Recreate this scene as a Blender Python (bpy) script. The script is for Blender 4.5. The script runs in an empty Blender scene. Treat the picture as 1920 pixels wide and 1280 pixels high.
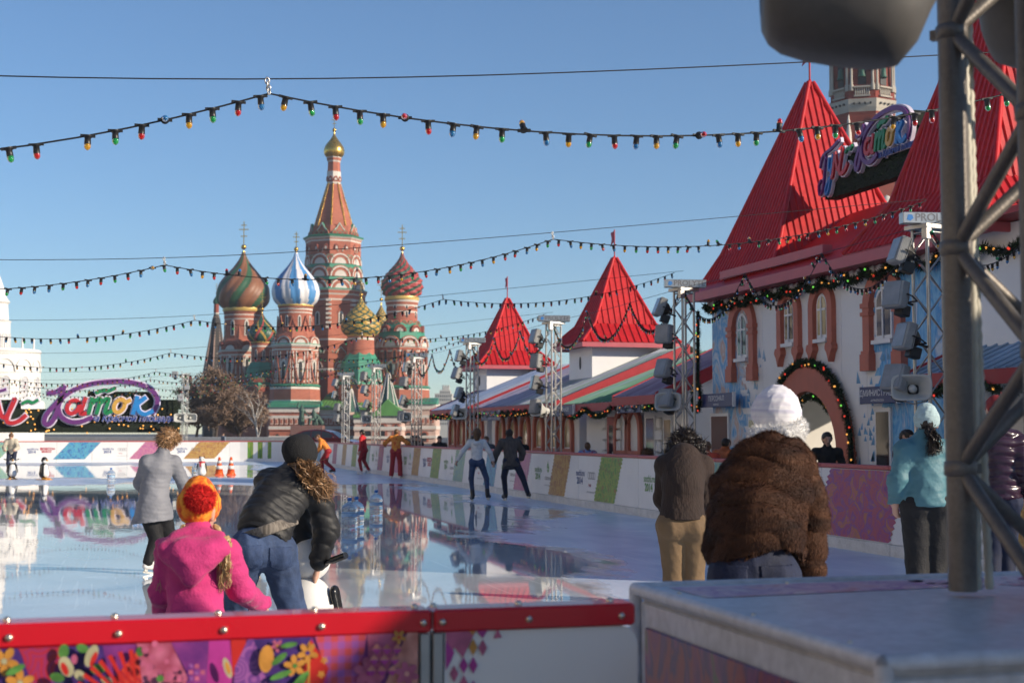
import bpy, math, random
import numpy as np
from mathutils import Vector, Matrix, noise as mnoise
from math import sin, cos, pi, radians, sqrt, atan, atan2, exp
random.seed(7)
SC = bpy.context.scene
COL = SC.collection

# ------------------------------------------------------------------ camera, sky, sun, exposure
TH = radians(15.3); PIT = atan((812 - 640) / 2667.0); FPX = 2667.0; CAMH = 1.7
cam_d = bpy.data.cameras.new('camera'); cam = bpy.data.objects.new('camera', cam_d); COL.objects.link(cam)
cam_d.sensor_width = 36.0; cam_d.lens = 36.0 * FPX / 1920.0
cam_d.clip_start = 0.1; cam_d.clip_end = 6000
cam.location = (0, 0, CAMH); cam.rotation_euler = (pi / 2 + PIT, 0, -TH)
cam_d.dof.use_dof = True; cam_d.dof.focus_distance = 11.5; cam_d.dof.aperture_fstop = 4.2
SC.camera = cam
SUN_AZ = radians(128); SUN_EL = radians(20)          # azimuth clockwise from +Y
w = bpy.data.worlds.new('World'); SC.world = w; w.use_nodes = True
wn = w.node_tree.nodes; wl = w.node_tree.links
sky = wn.new('ShaderNodeTexSky'); sky.sky_type = 'NISHITA'; sky.sun_disc = False
sky.sun_elevation = SUN_EL; sky.sun_rotation = SUN_AZ
sky.air_density = 1.0; sky.dust_density = 0.0; sky.ozone_density = 5.4; sky.altitude = 0
wn['Background'].inputs[1].default_value = 0.107
wl.new(sky.outputs[0], wn['Background'].inputs[0])
sun_d = bpy.data.lights.new('sun', 'SUN'); sun_d.energy = 5.0; sun_d.angle = radians(0.6); sun_d.color = (1.0, 0.86, 0.68)
sun = bpy.data.objects.new('sun', sun_d); COL.objects.link(sun)
SUNV = Vector((sin(SUN_AZ) * cos(SUN_EL), cos(SUN_AZ) * cos(SUN_EL), sin(SUN_EL)))
sun.rotation_euler = SUNV.to_track_quat('Z', 'Y').to_euler(); sun.location = (60, -60, 60)
vs = SC.view_settings; vs.view_transform = 'Standard'; vs.look = 'None'; vs.gamma = 1.0; vs.use_curve_mapping = False
vs.exposure = 0.36
HAZE = 0.0003                                        # density of the winter haze box built at the end

# ------------------------------------------------------------------ placing helpers (the camera only tells where things stand)
_Fh = Vector((sin(TH), cos(TH), 0)); _R = Vector((cos(TH), -sin(TH), 0)); _Z = Vector((0, 0, 1))
_F = _Fh * cos(PIT) + _Z * sin(PIT); _U = -_Fh * sin(PIT) + _Z * cos(PIT); _C = Vector((0, 0, CAMH))
def ray(px, py): return _F + _R * ((px - 960) / FPX) - _U * ((py - 640) / FPX)
def onz(px, py, z=0.0):
    r = ray(px, py); return _C + r * ((z - CAMH) / r.z)
def onx(px, py, x):
    r = ray(px, py); return _C + r * (x / r.x)
def ony(px, py, y):
    r = ray(px, py); return _C + r * (y / r.y)
def atd(px, py, d):
    r = ray(px, py); return _C + r * (d / r.dot(_Fh))

# ------------------------------------------------------------------ mesh builder
def T(x=0, y=0, z=0): return Matrix.Translation((x, y, z))
def RZ(a): return Matrix.Rotation(a, 4, 'Z')
def RX(a): return Matrix.Rotation(a, 4, 'X')
def RY(a): return Matrix.Rotation(a, 4, 'Y')
def SCL(x, y=None, z=None):
    y = x if y is None else y; z = x if z is None else z
    return Matrix.Diagonal((x, y, z, 1))

class MB:
    def __init__(s): s.v = []; s.f = []; s.m = []; s.s = []
    def add(s, vs, fs, m=0, smooth=False, M=None):
        o = len(s.v)
        if M is None: s.v.extend([tuple(q) for q in vs])
        else: s.v.extend([tuple(M @ Vector(q)) for q in vs])
        flip = M is not None and M.to_3x3().determinant() < 0
        for k, f in enumerate(fs):
            f = tuple(i + o for i in f)
            s.f.append(f[::-1] if flip else f)
            s.m.append(m[k] if isinstance(m, (list, tuple)) else m); s.s.append(smooth)
        return s
    def box(s, x0, x1, y0, y1, z0, z1, m=0, M=None):
        return s.add([(x0,y0,z0),(x1,y0,z0),(x1,y1,z0),(x0,y1,z0),(x0,y0,z1),(x1,y0,z1),(x1,y1,z1),(x0,y1,z1)],
              [(3,2,1,0),(4,5,6,7),(0,1,5,4),(1,2,6,5),(2,3,7,6),(3,0,4,7)], m, False, M)
    def cbox(s, c, d, m=0, M=None):
        return s.box(c[0]-d[0]/2,c[0]+d[0]/2,c[1]-d[1]/2,c[1]+d[1]/2,c[2]-d[2]/2,c[2]+d[2]/2,m,M)
    def rbox(s, x0, x1, y0, y1, z0, z1, b=0.01, m=0, M=None):      # box with chamfered edges
        vs = []
        for (z, i) in ((z0, b), (z0 + b, 0), (z1 - b, 0), (z1, b)):
            for (x, y) in ((x0+i+b, y0+i), (x1-i-b, y0+i), (x1-i, y0+i+b), (x1-i, y1-i-b), (x1-i-b, y1-i), (x0+i+b, y1-i), (x0+i, y1-i-b), (x0+i, y0+i+b)):
                vs.append((x, y, z))
        fs = [tuple(range(7, -1, -1)), tuple(range(24, 32))]
        for r in range(3):
            for k in range(8): fs.append((r*8+k, r*8+(k+1) % 8, r*8+8+(k+1) % 8, r*8+8+k))
        return s.add(vs, fs, m, False, M)
    def lathe(s, prof, n=24, m=0, M=None, smooth=True, a0=0.0, cap=True, arc=2*pi):
        vs = []; full = abs(arc - 2*pi) < 1e-6; nn = n if full else n + 1
        for (r, z) in prof:
            for k in range(nn):
                a = a0 + arc * k / n; vs.append((r * cos(a), r * sin(a), z))
        fs = []; ms = []
        for i in range(len(prof) - 1):
            mm = m[i] if isinstance(m, (list, tuple)) else m
            for k in range(n):
                k2 = (k + 1) % nn
                fs.append((i*nn+k, i*nn+k2, (i+1)*nn+k2, (i+1)*nn+k)); ms.append(mm)
        s.add(vs, fs, ms, smooth, M)
        if cap and full:
            m0 = m[0] if isinstance(m, (list, tuple)) else m; m1 = m[-1] if isinstance(m, (list, tuple)) else m
            if prof[0][0] > 1e-5: s.add(vs[:nn], [tuple(range(nn-1, -1, -1))], m0, False, M)
            if prof[-1][0] > 1e-5: s.add(vs[-nn:], [tuple(range(nn))], m1, False, M)
        return s
    def tube(s, pts, r, n=6, m=0, M=None, smooth=True, cap=True):
        P = [Vector(p) for p in pts]; k = len(P)
        rr = r if isinstance(r, (list, tuple)) else [r] * k
        t = [(P[min(i+1, k-1)] - P[max(i-1, 0)]).normalized() for i in range(k)]
        ref = Vector((0, 0, 1)) if abs(t[0].z) < 0.9 else Vector((1, 0, 0))
        u = t[0].cross(ref).normalized(); vs = []
        for i in range(k):
            u = (u - t[i] * u.dot(t[i])); u = u.normalized() if u.length > 1e-6 else t[i].orthogonal().normalized()
            v = t[i].cross(u)
            for j in range(n):
                a = 2*pi*j/n; vs.append(P[i] + (u*cos(a) + v*sin(a)) * rr[i])
        fs = []
        for i in range(k-1):
            for j in range(n):
                j2 = (j+1) % n; fs.append((i*n+j, i*n+j2, (i+1)*n+j2, (i+1)*n+j))
        s.add(vs, fs, m, smooth, M)
        if cap: s.add(vs[:n], [tuple(range(n-1, -1, -1))], m, False, M); s.add(vs[-n:], [tuple(range(n))], m, False, M)
        return s
    def prism(s, poly, h0, h1, m=0, M=None, mside=None):      # 2-D outline in local XY pushed along local Z
        n = len(poly); a = sum(poly[i][0]*poly[(i+1) % n][1] - poly[(i+1) % n][0]*poly[i][1] for i in range(n))
        if a < 0: poly = poly[::-1]
        vs = [(x, y, h0) for x, y in poly] + [(x, y, h1) for x, y in poly]
        fs = [tuple(range(n-1, -1, -1)), tuple(range(n, 2*n))] + [(i, (i+1) % n, n+(i+1) % n, n+i) for i in range(n)]
        ms = [m, m] + [m if mside is None else mside] * n
        return s.add(vs, fs, ms, False, M)
    def ball(s, c, r, n=12, m=0, M=None):
        r = (r, r, r) if not isinstance(r, (tuple, list)) else r
        k = max(4, n // 2); vs = [(c[0], c[1], c[2]-r[2])]
        for i in range(1, k):
            p = -pi/2 + pi*i/k
            for j in range(n):
                a = 2*pi*j/n; vs.append((c[0]+r[0]*cos(p)*cos(a), c[1]+r[1]*cos(p)*sin(a), c[2]+r[2]*sin(p)))
        vs.append((c[0], c[1], c[2]+r[2])); fs = []
        for j in range(n): fs.append((0, 1+(j+1) % n, 1+j))
        for i in range(k-2):
            for j in range(n): fs.append((1+i*n+j, 1+i*n+(j+1) % n, 1+(i+1)*n+(j+1) % n, 1+(i+1)*n+j))
        o = 1+(k-2)*n
        for j in range(n): fs.append((o+j, o+(j+1) % n, len(vs)-1))
        return s.add(vs, fs, m, True, M)
    def band(s, inner, outer, y0, y1, m=0, M=None):           # open band between two 2-D lines (x,z), thick along y
        n = len(inner); vs = []
        for y in (y0, y1):
            vs += [(x, y, z) for x, z in inner] + [(x, y, z) for x, z in outer]
        fs = []
        for i in range(n-1):
            a, b, c, d = i, i+1, n+i+1, n+i; o = 2*n
            fs += [(a, b, c, d), (d+o, c+o, b+o, a+o), (d, c, c+o, d+o), (b, a, a+o, b+o)]
        fs += [(0, n, 3*n, 2*n), (2*n-1, n-1, 3*n-1, 4*n-1)]
        return s.add(vs, fs, m, False, M)
    def mesh(s, name, mats):
        me = bpy.data.meshes.new(name); me.from_pydata(s.v, [], s.f)
        for q in (mats if isinstance(mats, (list, tuple)) else [mats]): me.materials.append(q)
        me.polygons.foreach_set('material_index', s.m); me.polygons.foreach_set('use_smooth', s.s)
        me.update(); return me
    def build(s, name, mats, parent=None, loc=(0,0,0), rz=0.0, **k):
        return ob(name, s.mesh(name, mats), parent, loc, rz, **k)

def ob(name, me, parent=None, loc=(0,0,0), rz=0.0, rot=None, scale=None, M=None):
    o = bpy.data.objects.new(name, me); COL.objects.link(o)
    if parent is not None: o.parent = parent
    if M is not None: o.matrix_local = M
    else:
        o.location = loc; o.rotation_euler = rot if rot is not None else (0, 0, rz)
        if scale is not None: o.scale = scale if isinstance(scale, (tuple, list)) else (scale,)*3
    return o
def tag(o, label, cat, group=None):
    o['label'] = label; o['category'] = cat
    if group: o['group'] = group
    return o
def thing(name, label, cat, group=None, loc=(0,0,0), rz=0.0):
    o = bpy.data.objects.new(name, None); COL.objects.link(o); o.empty_display_size = 0.2
    o.location = loc; o.rotation_euler = (0, 0, rz)
    return tag(o, label, cat, group)
def struct(o): o['kind'] = 'structure'; return o
def stuff(o): o['kind'] = 'stuff'; return o
def copy_tree(o, parent=None, loc=None, rz=None, label=None):
    c = o.copy(); COL.objects.link(c)
    if parent is not None: c.parent = parent
    if loc is not None: c.location = loc
    if rz is not None: c.rotation_euler = (0, 0, rz)
    if label: c['label'] = label
    for ch in list(o.children): copy_tree(ch, c)
    return c
def arc2(cx, cz, rx, rz_, a0, a1, n):
    return [(cx + rx*cos(a0+(a1-a0)*i/n), cz + rz_*sin(a0+(a1-a0)*i/n)) for i in range(n+1)]

def text_mesh(body, size, mats, depth=0.0, shear=0.0, bold=0.0, align='CENTER', res=3, space=1.0):
    cu = bpy.data.curves.new('lettering', 'FONT'); cu.body = body; cu.size = size; cu.extrude = depth
    cu.shear = shear; cu.offset = bold; cu.align_x = align; cu.align_y = 'CENTER'; cu.resolution_u = res; cu.space_character = space
    o = bpy.data.objects.new('lettering', cu); COL.objects.link(o)
    dg = bpy.context.evaluated_depsgraph_get(); me = bpy.data.meshes.new_from_object(o.evaluated_get(dg))
    bpy.data.objects.remove(o); bpy.data.curves.remove(cu)
    me.materials.clear()
    for q in (mats if isinstance(mats, (list, tuple)) else [mats]): me.materials.append(q)
    return me

# ------------------------------------------------------------------ materials
def _N(nt, t, **k):
    n = nt.nodes.new(t)
    for a, b in k.items(): setattr(n, a, b)
    return n
def c4(c): return (c[0], c[1], c[2], 1.0)
def mat(name, col, rough=0.6, metal=0.0, var=0.12, scale=4.0, bump=0.0, bscale=60.0, spec=0.5, sheen=0.0, emit=None, estr=0.0,
        alpha=None, trans=0.0, ior=1.45, coat=0.0, col2=None, detail=4.0, stretch=None, var2=0.0):
    m = bpy.data.materials.new(name); m.use_nodes = True; nt = m.node_tree; p = nt.nodes['Principled BSDF']
    p.inputs['Roughness'].default_value = rough; p.inputs['Metallic'].default_value = metal
    p.inputs['Specular IOR Level'].default_value = spec; p.inputs['Transmission Weight'].default_value = trans; p.inputs['IOR'].default_value = ior
    p.inputs['Coat Weight'].default_value = coat
    if sheen: p.inputs['Sheen Weight'].default_value = sheen; p.inputs['Sheen Roughness'].default_value = 0.4
    tc = _N(nt, 'ShaderNodeTexCoord'); src = tc.outputs['Object']
    if stretch:
        mp = _N(nt, 'ShaderNodeMapping'); mp.inputs['Scale'].default_value = stretch; nt.links.new(src, mp.inputs[0]); src = mp.outputs[0]
    if var > 0:
        nz = _N(nt, 'ShaderNodeTexNoise'); nz.inputs['Scale'].default_value = scale; nz.inputs['Detail'].default_value = detail
        nt.links.new(src, nz.inputs['Vector'])
        r = _N(nt, 'ShaderNodeValToRGB'); e = r.color_ramp.elements
        e[0].position = 0.28; e[1].position = 0.72
        a = col; b = col2 if col2 else col
        e[0].color = c4([max(0, q*(1-var)) for q in a]); e[1].color = c4([min(1, q*(1+var)) for q in b])
        nt.links.new(nz.outputs['Fac'], r.inputs[0])
        out = r.outputs[0]
        if var2:
            n2 = _N(nt, 'ShaderNodeTexNoise'); n2.inputs['Scale'].default_value = scale*9; n2.inputs['Detail'].default_value = 3
            nt.links.new(src, n2.inputs['Vector'])
            mx = _N(nt, 'ShaderNodeMixRGB', blend_type='OVERLAY'); mx.inputs[0].default_value = var2
            nt.links.new(out, mx.inputs[1]); nt.links.new(n2.outputs['Fac'], mx.inputs[2]); out = mx.outputs[0]
        nt.links.new(out, p.inputs['Base Color'])
        mr = _N(nt, 'ShaderNodeMapRange'); mr.inputs['To Min'].default_value = max(0.02, rough*0.85); mr.inputs['To Max'].default_value = min(1, rough*1.15)
        nt.links.new(nz.outputs['Fac'], mr.inputs[0]); nt.links.new(mr.outputs[0], p.inputs['Roughness'])
    else: p.inputs['Base Color'].default_value = c4(col)
    if bump > 0:
        nb = _N(nt, 'ShaderNodeTexNoise'); nb.inputs['Scale'].default_value = bscale; nb.inputs['Detail'].default_value = 3
        nt.links.new(src, nb.inputs['Vector'])
        bp = _N(nt, 'ShaderNodeBump'); bp.inputs['Strength'].default_value = bump; bp.inputs['Distance'].default_value = 0.02
        nt.links.new(nb.outputs['Fac'], bp.inputs['Height']); nt.links.new(bp.outputs[0], p.inputs['Normal'])
    if emit: p.inputs['Emission Color'].default_value = c4(emit); p.inputs['Emission Strength'].default_value = estr
    if alpha is not None: p.inputs['Alpha'].default_value = alpha
    return m

def ramp_mat(name, stops, rough=0.6, scale=3.0, stretch=(1,1,1), bump=0.0, detail=5.0, distort=0.6, interp='LINEAR', metal=0.0):
    m = bpy.data.materials.new(name); m.use_nodes = True; nt = m.node_tree; p = nt.nodes['Principled BSDF']
    p.inputs['Roughness'].default_value = rough; p.inputs['Metallic'].default_value = metal
    tc = _N(nt, 'ShaderNodeTexCoord'); mp = _N(nt, 'ShaderNodeMapping'); mp.inputs['Scale'].default_value = stretch
    nt.links.new(tc.outputs['Object'], mp.inputs[0])
    nz = _N(nt, 'ShaderNodeTexNoise'); nz.inputs['Scale'].default_value = scale; nz.inputs['Detail'].default_value = detail; nz.inputs['Distortion'].default_value = distort
    nt.links.new(mp.outputs[0], nz.inputs['Vector'])
    r = _N(nt, 'ShaderNodeValToRGB'); r.color_ramp.interpolation = interp; e = r.color_ramp.elements
    while len(e) < len(stops): e.new(0.5)
    for k, (q, c) in enumerate(stops): e[k].position = q; e[k].color = c4(c)
    nt.links.new(nz.outputs['Fac'], r.inputs[0]); nt.links.new(r.outputs[0], p.inputs['Base Color'])
    if bump:
        bp = _N(nt, 'ShaderNodeBump'); bp.inputs['Strength'].default_value = bump; bp.inputs['Distance'].default_value = 0.02
        nt.links.new(nz.outputs['Fac'], bp.inputs['Height']); nt.links.new(bp.outputs[0], p.inputs['Normal'])
    return m

def brick_mat(name, c1, c2, mortar, scale=1.0, rough=0.8, bw=0.5, bh=0.25, bump=0.3):
    m = bpy.data.materials.new(name); m.use_nodes = True; nt = m.node_tree; p = nt.nodes['Principled BSDF']; p.inputs['Roughness'].default_value = rough
    tc = _N(nt, 'ShaderNodeTexCoord'); sp = _N(nt, 'ShaderNodeSeparateXYZ'); nt.links.new(tc.outputs['Object'], sp.inputs[0])
    ad = _N(nt, 'ShaderNodeMath', operation='ADD'); nt.links.new(sp.outputs[0], ad.inputs[0]); nt.links.new(sp.outputs[1], ad.inputs[1])
    cb = _N(nt, 'ShaderNodeCombineXYZ'); nt.links.new(ad.outputs[0], cb.inputs[0]); nt.links.new(sp.outputs[2], cb.inputs[1])
    br = _N(nt, 'ShaderNodeTexBrick'); br.inputs['Scale'].default_value = scale; br.inputs['Color1'].default_value = c4(c1); br.inputs['Color2'].default_value = c4(c2)
    br.inputs['Mortar'].default_value = c4(mortar); br.inputs['Mortar Size'].default_value = 0.012; br.inputs['Brick Width'].default_value = bw; br.inputs['Row Height'].default_value = bh
    nt.links.new(cb.outputs[0], br.inputs['Vector'])
    nz = _N(nt, 'ShaderNodeTexNoise'); nz.inputs['Scale'].default_value = 0.35; nz.inputs['Detail'].default_value = 6; nt.links.new(tc.outputs['Object'], nz.inputs['Vector'])
    mx = _N(nt, 'ShaderNodeMixRGB', blend_type='OVERLAY'); mx.inputs[0].default_value = 0.45
    nt.links.new(br.outputs['Color'], mx.inputs[1]); nt.links.new(nz.outputs['Fac'], mx.inputs[2]); nt.links.new(mx.outputs[0], p.inputs['Base Color'])
    return m

M = {}
M['white'] = mat('white_paint', (0.72,0.72,0.72), 0.45, var=0.05, scale=2, var2=0.1)
M['panel'] = mat('barrier_plastic', (0.76,0.75,0.73), 0.38, var=0.05, scale=1.5, var2=0.12, bump=0.05, bscale=20)
M['facade'] = mat('facade_panel', (0.80,0.80,0.80), 0.5, var=0.05, scale=0.8, var2=0.08)
M['red'] = mat('red_plastic', (0.52,0.012,0.02), 0.34, var=0.1, scale=3, bump=0.05, bscale=30)
M['pinkrail'] = mat('faded_red_rail', (0.46,0.09,0.09), 0.45, var=0.12, scale=2)
M['roofred'] = mat('red_roof_metal', (0.48,0.014,0.016), 0.45, var=0.16, scale=.9, var2=0.3, bump=.12, bscale=3)
M['roofrib'] = mat('red_roof_rib', (0.49,0.016,0.018), 0.45, var=0.16, scale=.9, var2=.25)
M['fascia'] = mat('red_fascia', (0.36,0.02,0.03), 0.5, var=0.1)
M['pinkfascia'] = mat('pink_red_fascia', (0.48,0.10,0.12), 0.5, var=0.08)
M['terra'] = mat('terracotta_trim', (0.50,0.145,0.095), 0.55, var=0.1, scale=3)
M['terrad'] = mat('terracotta_red_trim', (0.40,0.06,0.045), 0.55, var=0.1, scale=3)
M['alu'] = mat('aluminium', (0.45,0.44,0.425), 0.34, metal=0.85, var=0.1, scale=6, var2=0.2)
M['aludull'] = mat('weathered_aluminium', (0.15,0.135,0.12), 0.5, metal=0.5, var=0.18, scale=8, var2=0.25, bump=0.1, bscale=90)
M['steel'] = mat('galvanised_steel', (0.42,0.42,0.40), 0.4, metal=0.8, var=0.12, scale=10, var2=0.2)
M['black'] = mat('black_plastic', (0.015,0.015,0.016), 0.4, var=0.2, scale=6)
M['cable'] = mat('black_cable', (0.012,0.012,0.014), 0.5, var=0.0)
M['dark'] = mat('dark_opening', (0.012,0.013,0.015), 0.6, var=0.0)
M['glass'] = mat('dark_window_glass', (0.03,0.035,0.04), 0.06, var=0.3, scale=1.5, spec=0.8)
M['glasswarm'] = ramp_mat('painted_reflection_glass', [(0.3,(0.10,0.08,0.05)),(0.5,(0.5,0.40,0.22)),(0.7,(0.65,0.55,0.36))], 0.08, 1.6, (1,1,0.5))  # warm reflections are painted into the glass colour
M['glassblue'] = mat('blue_window_glass', (0.02,0.04,0.10), 0.07, var=0.3, scale=1.5, spec=0.8)
M['frame'] = mat('white_frame', (0.75,0.75,0.76), 0.4, var=0.03)
M['navy'] = mat('navy_sign_board', (0.012,0.03,0.13), 0.4, var=0.1)
M['ink'] = mat('white_lettering', (0.8,0.82,0.85), 0.5, var=0.0)
M['grayhorn'] = mat('grey_horn_plastic', (0.45,0.45,0.42), 0.45, var=0.08, scale=3)
M['lampcase'] = mat('grey_lamp_housing', (0.30,0.30,0.29), 0.45, var=0.12, scale=8, var2=0.2)
M['lens'] = mat('lamp_glass', (0.25,0.26,0.27), 0.1, var=0.15, scale=5)
M['fir'] = mat('fir_needle', (0.026,0.055,0.022), 0.7, var=0.5, scale=18)
M['firbase'] = mat('fir_base', (0.006,0.012,0.007), 0.9, var=0.3, scale=12)
M['gold'] = mat('gilding', (0.70,0.42,0.10), 0.28, metal=0.9, var=0.08, scale=2)
M['goldp'] = mat('gold_paint', (0.62,0.42,0.12), 0.4, metal=0.2, var=0.12, scale=0.8)
M['skin'] = mat('skin', (0.56,0.33,0.24), 0.5, var=0.08, scale=14)
# ================================================================== SETTING: ground, ice, square
g = MB(); g.add([(-1800,-400,0),(1800,-400,0),(1800,3200,0),(-1800,3200,0)], [(0,1,2,3)])
def cobble_mat():
    m = bpy.data.materials.new('granite_setts'); m.use_nodes = True; nt = m.node_tree; p = nt.nodes['Principled BSDF']; p.inputs['Roughness'].default_value = 0.7
    tc = _N(nt, 'ShaderNodeTexCoord'); br = _N(nt, 'ShaderNodeTexBrick'); br.inputs['Scale'].default_value = 3.0
    br.inputs['Color1'].default_value = (0.055,0.052,0.05,1); br.inputs['Color2'].default_value = (0.095,0.09,0.085,1); br.inputs['Mortar'].default_value = (0.03,0.03,0.03,1)
    nt.links.new(tc.outputs['Object'], br.inputs['Vector'])
    nz = _N(nt, 'ShaderNodeTexNoise'); nz.inputs['Scale'].default_value = 0.3; nt.links.new(tc.outputs['Object'], nz.inputs['Vector'])
    mx = _N(nt, 'ShaderNodeMixRGB', blend_type='OVERLAY'); mx.inputs[0].default_value = 0.5
    nt.links.new(br.outputs[0], mx.inputs[1]); nt.links.new(nz.outputs['Fac'], mx.inputs[2]); nt.links.new(mx.outputs[0], p.inputs['Base Color'])
    return m
struct(g.build('ground', cobble_mat(), loc=(0,0,-0.12)))

def ice_mat():
    m = bpy.data.materials.new('wet_melting_ice'); m.use_nodes = True; nt = m.node_tree; L = nt.links; p = nt.nodes['Principled BSDF']
    tc = _N(nt, 'ShaderNodeTexCoord'); P = tc.outputs['Object']; sp = _N(nt, 'ShaderNodeSeparateXYZ'); L.new(P, sp.inputs[0])
    def mth(op, a, b=None, clamp=False):
        n = _N(nt, 'ShaderNodeMath', operation=op); n.use_clamp = clamp
        for i, q in enumerate((a, b)):
            if q is None: continue
            if isinstance(q, (int, float)): n.inputs[i].default_value = q
            else: L.new(q, n.inputs[i])
        return n.outputs[0]
    def nz(scale, stretch=(1,1,1), detail=4, dist=0.0):
        mp = _N(nt, 'ShaderNodeMapping'); mp.inputs['Scale'].default_value = stretch; L.new(P, mp.inputs[0])
        n = _N(nt, 'ShaderNodeTexNoise'); n.inputs['Scale'].default_value = scale; n.inputs['Detail'].default_value = detail; n.inputs['Distortion'].default_value = dist
        L.new(mp.outputs[0], n.inputs['Vector']); return n.outputs['Fac']
    X, Y = sp.outputs[0], sp.outputs[1]
    # standing melt water lies in the hollow along the middle of the rink; the trodden lane by the right boards is frosted
    edge = mth('MINIMUM', mth('ADD', mth('MULTIPLY', mth('SUBTRACT', Y, 13.0), 0.26), 4.6), 8.9)
    a = mth('SUBTRACT', edge, X)
    a = mth('DIVIDE', a, 1.6)
    far = mth('DIVIDE', mth('SUBTRACT', mth('SUBTRACT', 50.5, mth('MULTIPLY', mth('MAXIMUM', X, 0.0), 0.35)), Y), 2.2)
    f = mth('MINIMUM', a, far)
    second = mth('MINIMUM', mth('DIVIDE', mth('SUBTRACT', Y, 56.0), 3.0), mth('DIVIDE', mth('SUBTRACT', 6.5, X), 1.5))
    second = mth('MINIMUM', second, mth('DIVIDE', mth('SUBTRACT', 78.0, Y), 3.0))
    f = mth('MAXIMUM', f, mth('MULTIPLY', second, 0.8))
    n1 = mth('MULTIPLY', mth('SUBTRACT', nz(0.35, (1,0.45,1), 6, 0.8), 0.5), 5.0)
    n2 = mth('MULTIPLY', mth('SUBTRACT', nz(3.0, (1,0.4,1), 4), 0.5), 1.2)
    wet = mth('ADD', mth('ADD', mth('ADD', mth('MULTIPLY', f, 1.3), n1), n2), 0.3, True)
    wr = _N(nt, 'ShaderNodeValToRGB'); wr.color_ramp.elements[0].position = 0.15; wr.color_ramp.elements[1].position = 0.75; L.new(wet, wr.inputs[0]); W = wr.outputs[0]
    # colours
    fr = _N(nt, 'ShaderNodeValToRGB'); L.new(nz(1.3, (1,0.5,1), 7, 0.4), fr.inputs[0])
    fr.color_ramp.elements[0].position = 0.3; fr.color_ramp.elements[1].position = 0.72
    fr.color_ramp.elements[0].color = (0.42,0.52,0.67,1); fr.color_ramp.elements[1].color = (0.68,0.76,0.87,1)
    wc = _N(nt, 'ShaderNodeValToRGB'); L.new(nz(0.5, (1,0.5,1), 6, 0.5), wc.inputs[0])
    wc.color_ramp.elements[0].position = 0.3; wc.color_ramp.elements[1].position = 0.7
    wc.color_ramp.elements[0].color = (0.42,0.47,0.50,1); wc.color_ramp.elements[1].color = (0.66,0.70,0.73,1)
    mx = _N(nt, 'ShaderNodeMixRGB'); L.new(W, mx.inputs[0]); L.new(fr.outputs[0], mx.inputs[1]); L.new(wc.outputs[0], mx.inputs[2]); L.new(mx.outputs[0], p.inputs['Base Color'])
    # pale skate scratches and scraped snow over everything
    def scr(st, sc, lo, rot):
        mp = _N(nt, 'ShaderNodeMapping'); mp.inputs['Scale'].default_value = st; mp.inputs['Rotation'].default_value = (0,0,rot); L.new(P, mp.inputs[0])
        n = _N(nt, 'ShaderNodeTexNoise'); n.inputs['Scale'].default_value = sc; n.inputs['Detail'].default_value = 2; n.inputs['Distortion'].default_value = .25; L.new(mp.outputs[0], n.inputs['Vector'])
        g_ = _N(nt, 'ShaderNodeMapRange'); g_.inputs['From Min'].default_value = lo; g_.inputs['From Max'].default_value = lo+.05; L.new(n.outputs['Fac'], g_.inputs[0]); return g_.outputs[0]
    sm = mth('MAXIMUM', mth('MAXIMUM', scr((1,.03,1), 14, .66, .35), scr((1,.025,1), 11, .67, -.5)), mth('MAXIMUM', scr((1,.04,1), 16, .67, 1.2), scr((1,.8,1), 1.1, .66, 0)))
    m2 = _N(nt, 'ShaderNodeMixRGB'); L.new(mth('MULTIPLY', sm, mth('SUBTRACT', .55, mth('MULTIPLY', W, .30))), m2.inputs[0]); L.new(mx.outputs[0], m2.inputs[1]); m2.inputs[2].default_value = (.86,.89,.92,1); L.new(m2.outputs[0], p.inputs['Base Color'])
    ro = _N(nt, 'ShaderNodeMapRange'); L.new(W, ro.inputs[0]); ro.inputs['To Min'].default_value = 0.30; ro.inputs['To Max'].default_value = 0.028; L.new(ro.outputs[0], p.inputs['Roughness'])
    p.inputs['IOR'].default_value = 1.34
    # skate scratches and frost relief, fading out under the water; faint ripples on the water itself
    sc1 = nz(40, (1,0.05,1), 3); sc2 = nz(30, (0.06,1,1), 3); fro = nz(14, (1,1,1), 6)
    h = mth('ADD', mth('MULTIPLY', mth('ADD', sc1, sc2), 0.5), fro)
    inv = mth('SUBTRACT', 1.0, W); h1 = mth('MULTIPLY', h, mth('MULTIPLY', inv, 0.012))
    rip = mth('ADD', mth('MULTIPLY', nz(1.6, (1,0.35,1), 3, 0.3), 0.0030), mth('MULTIPLY', nz(9.0, (1,0.22,1), 3, 0.5), mth('MULTIPLY', nz(.25, (1,.4,1), 3), 0.0016)))
    rip = mth('MULTIPLY', rip, mth('MAXIMUM', mth('MULTIPLY', mth('SUBTRACT', 5.5, X), .2, True), .22))
    h2 = mth('ADD', h1, rip)
    bp = _N(nt, 'ShaderNodeBump'); bp.inputs['Strength'].default_value = 0.6; bp.inputs['Distance'].default_value = 1.0; L.new(h2, bp.inputs['Height']); L.new(bp.outputs[0], p.inputs['Normal'])
    return m
XR, YN, YF, XL = 10.3, 3.66, 88.0, -21.0
def rink_outline(off=0.0, n=8):
    r = 4.0; pts = [(XL-off, YN-off), (XR+off, YN-off)]
    pts += [(XR+off - (r+off) + (r+off)*cos(a), YF+off - (r+off) + (r+off)*sin(a)) for a in [pi/2*i/n for i in range(n+1)]]
    pts += [(XL+r - (r+off)*sin(a), YF-r + (r+off)*cos(a)) for a in [pi/2*i/n for i in range(n+1)]]
    return pts
ic = MB(); o_ = rink_outline(0.02); ic.prism(o_, -0.11, 0.0)
struct(ic.build('ice_rink', ice_mat()))
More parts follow.
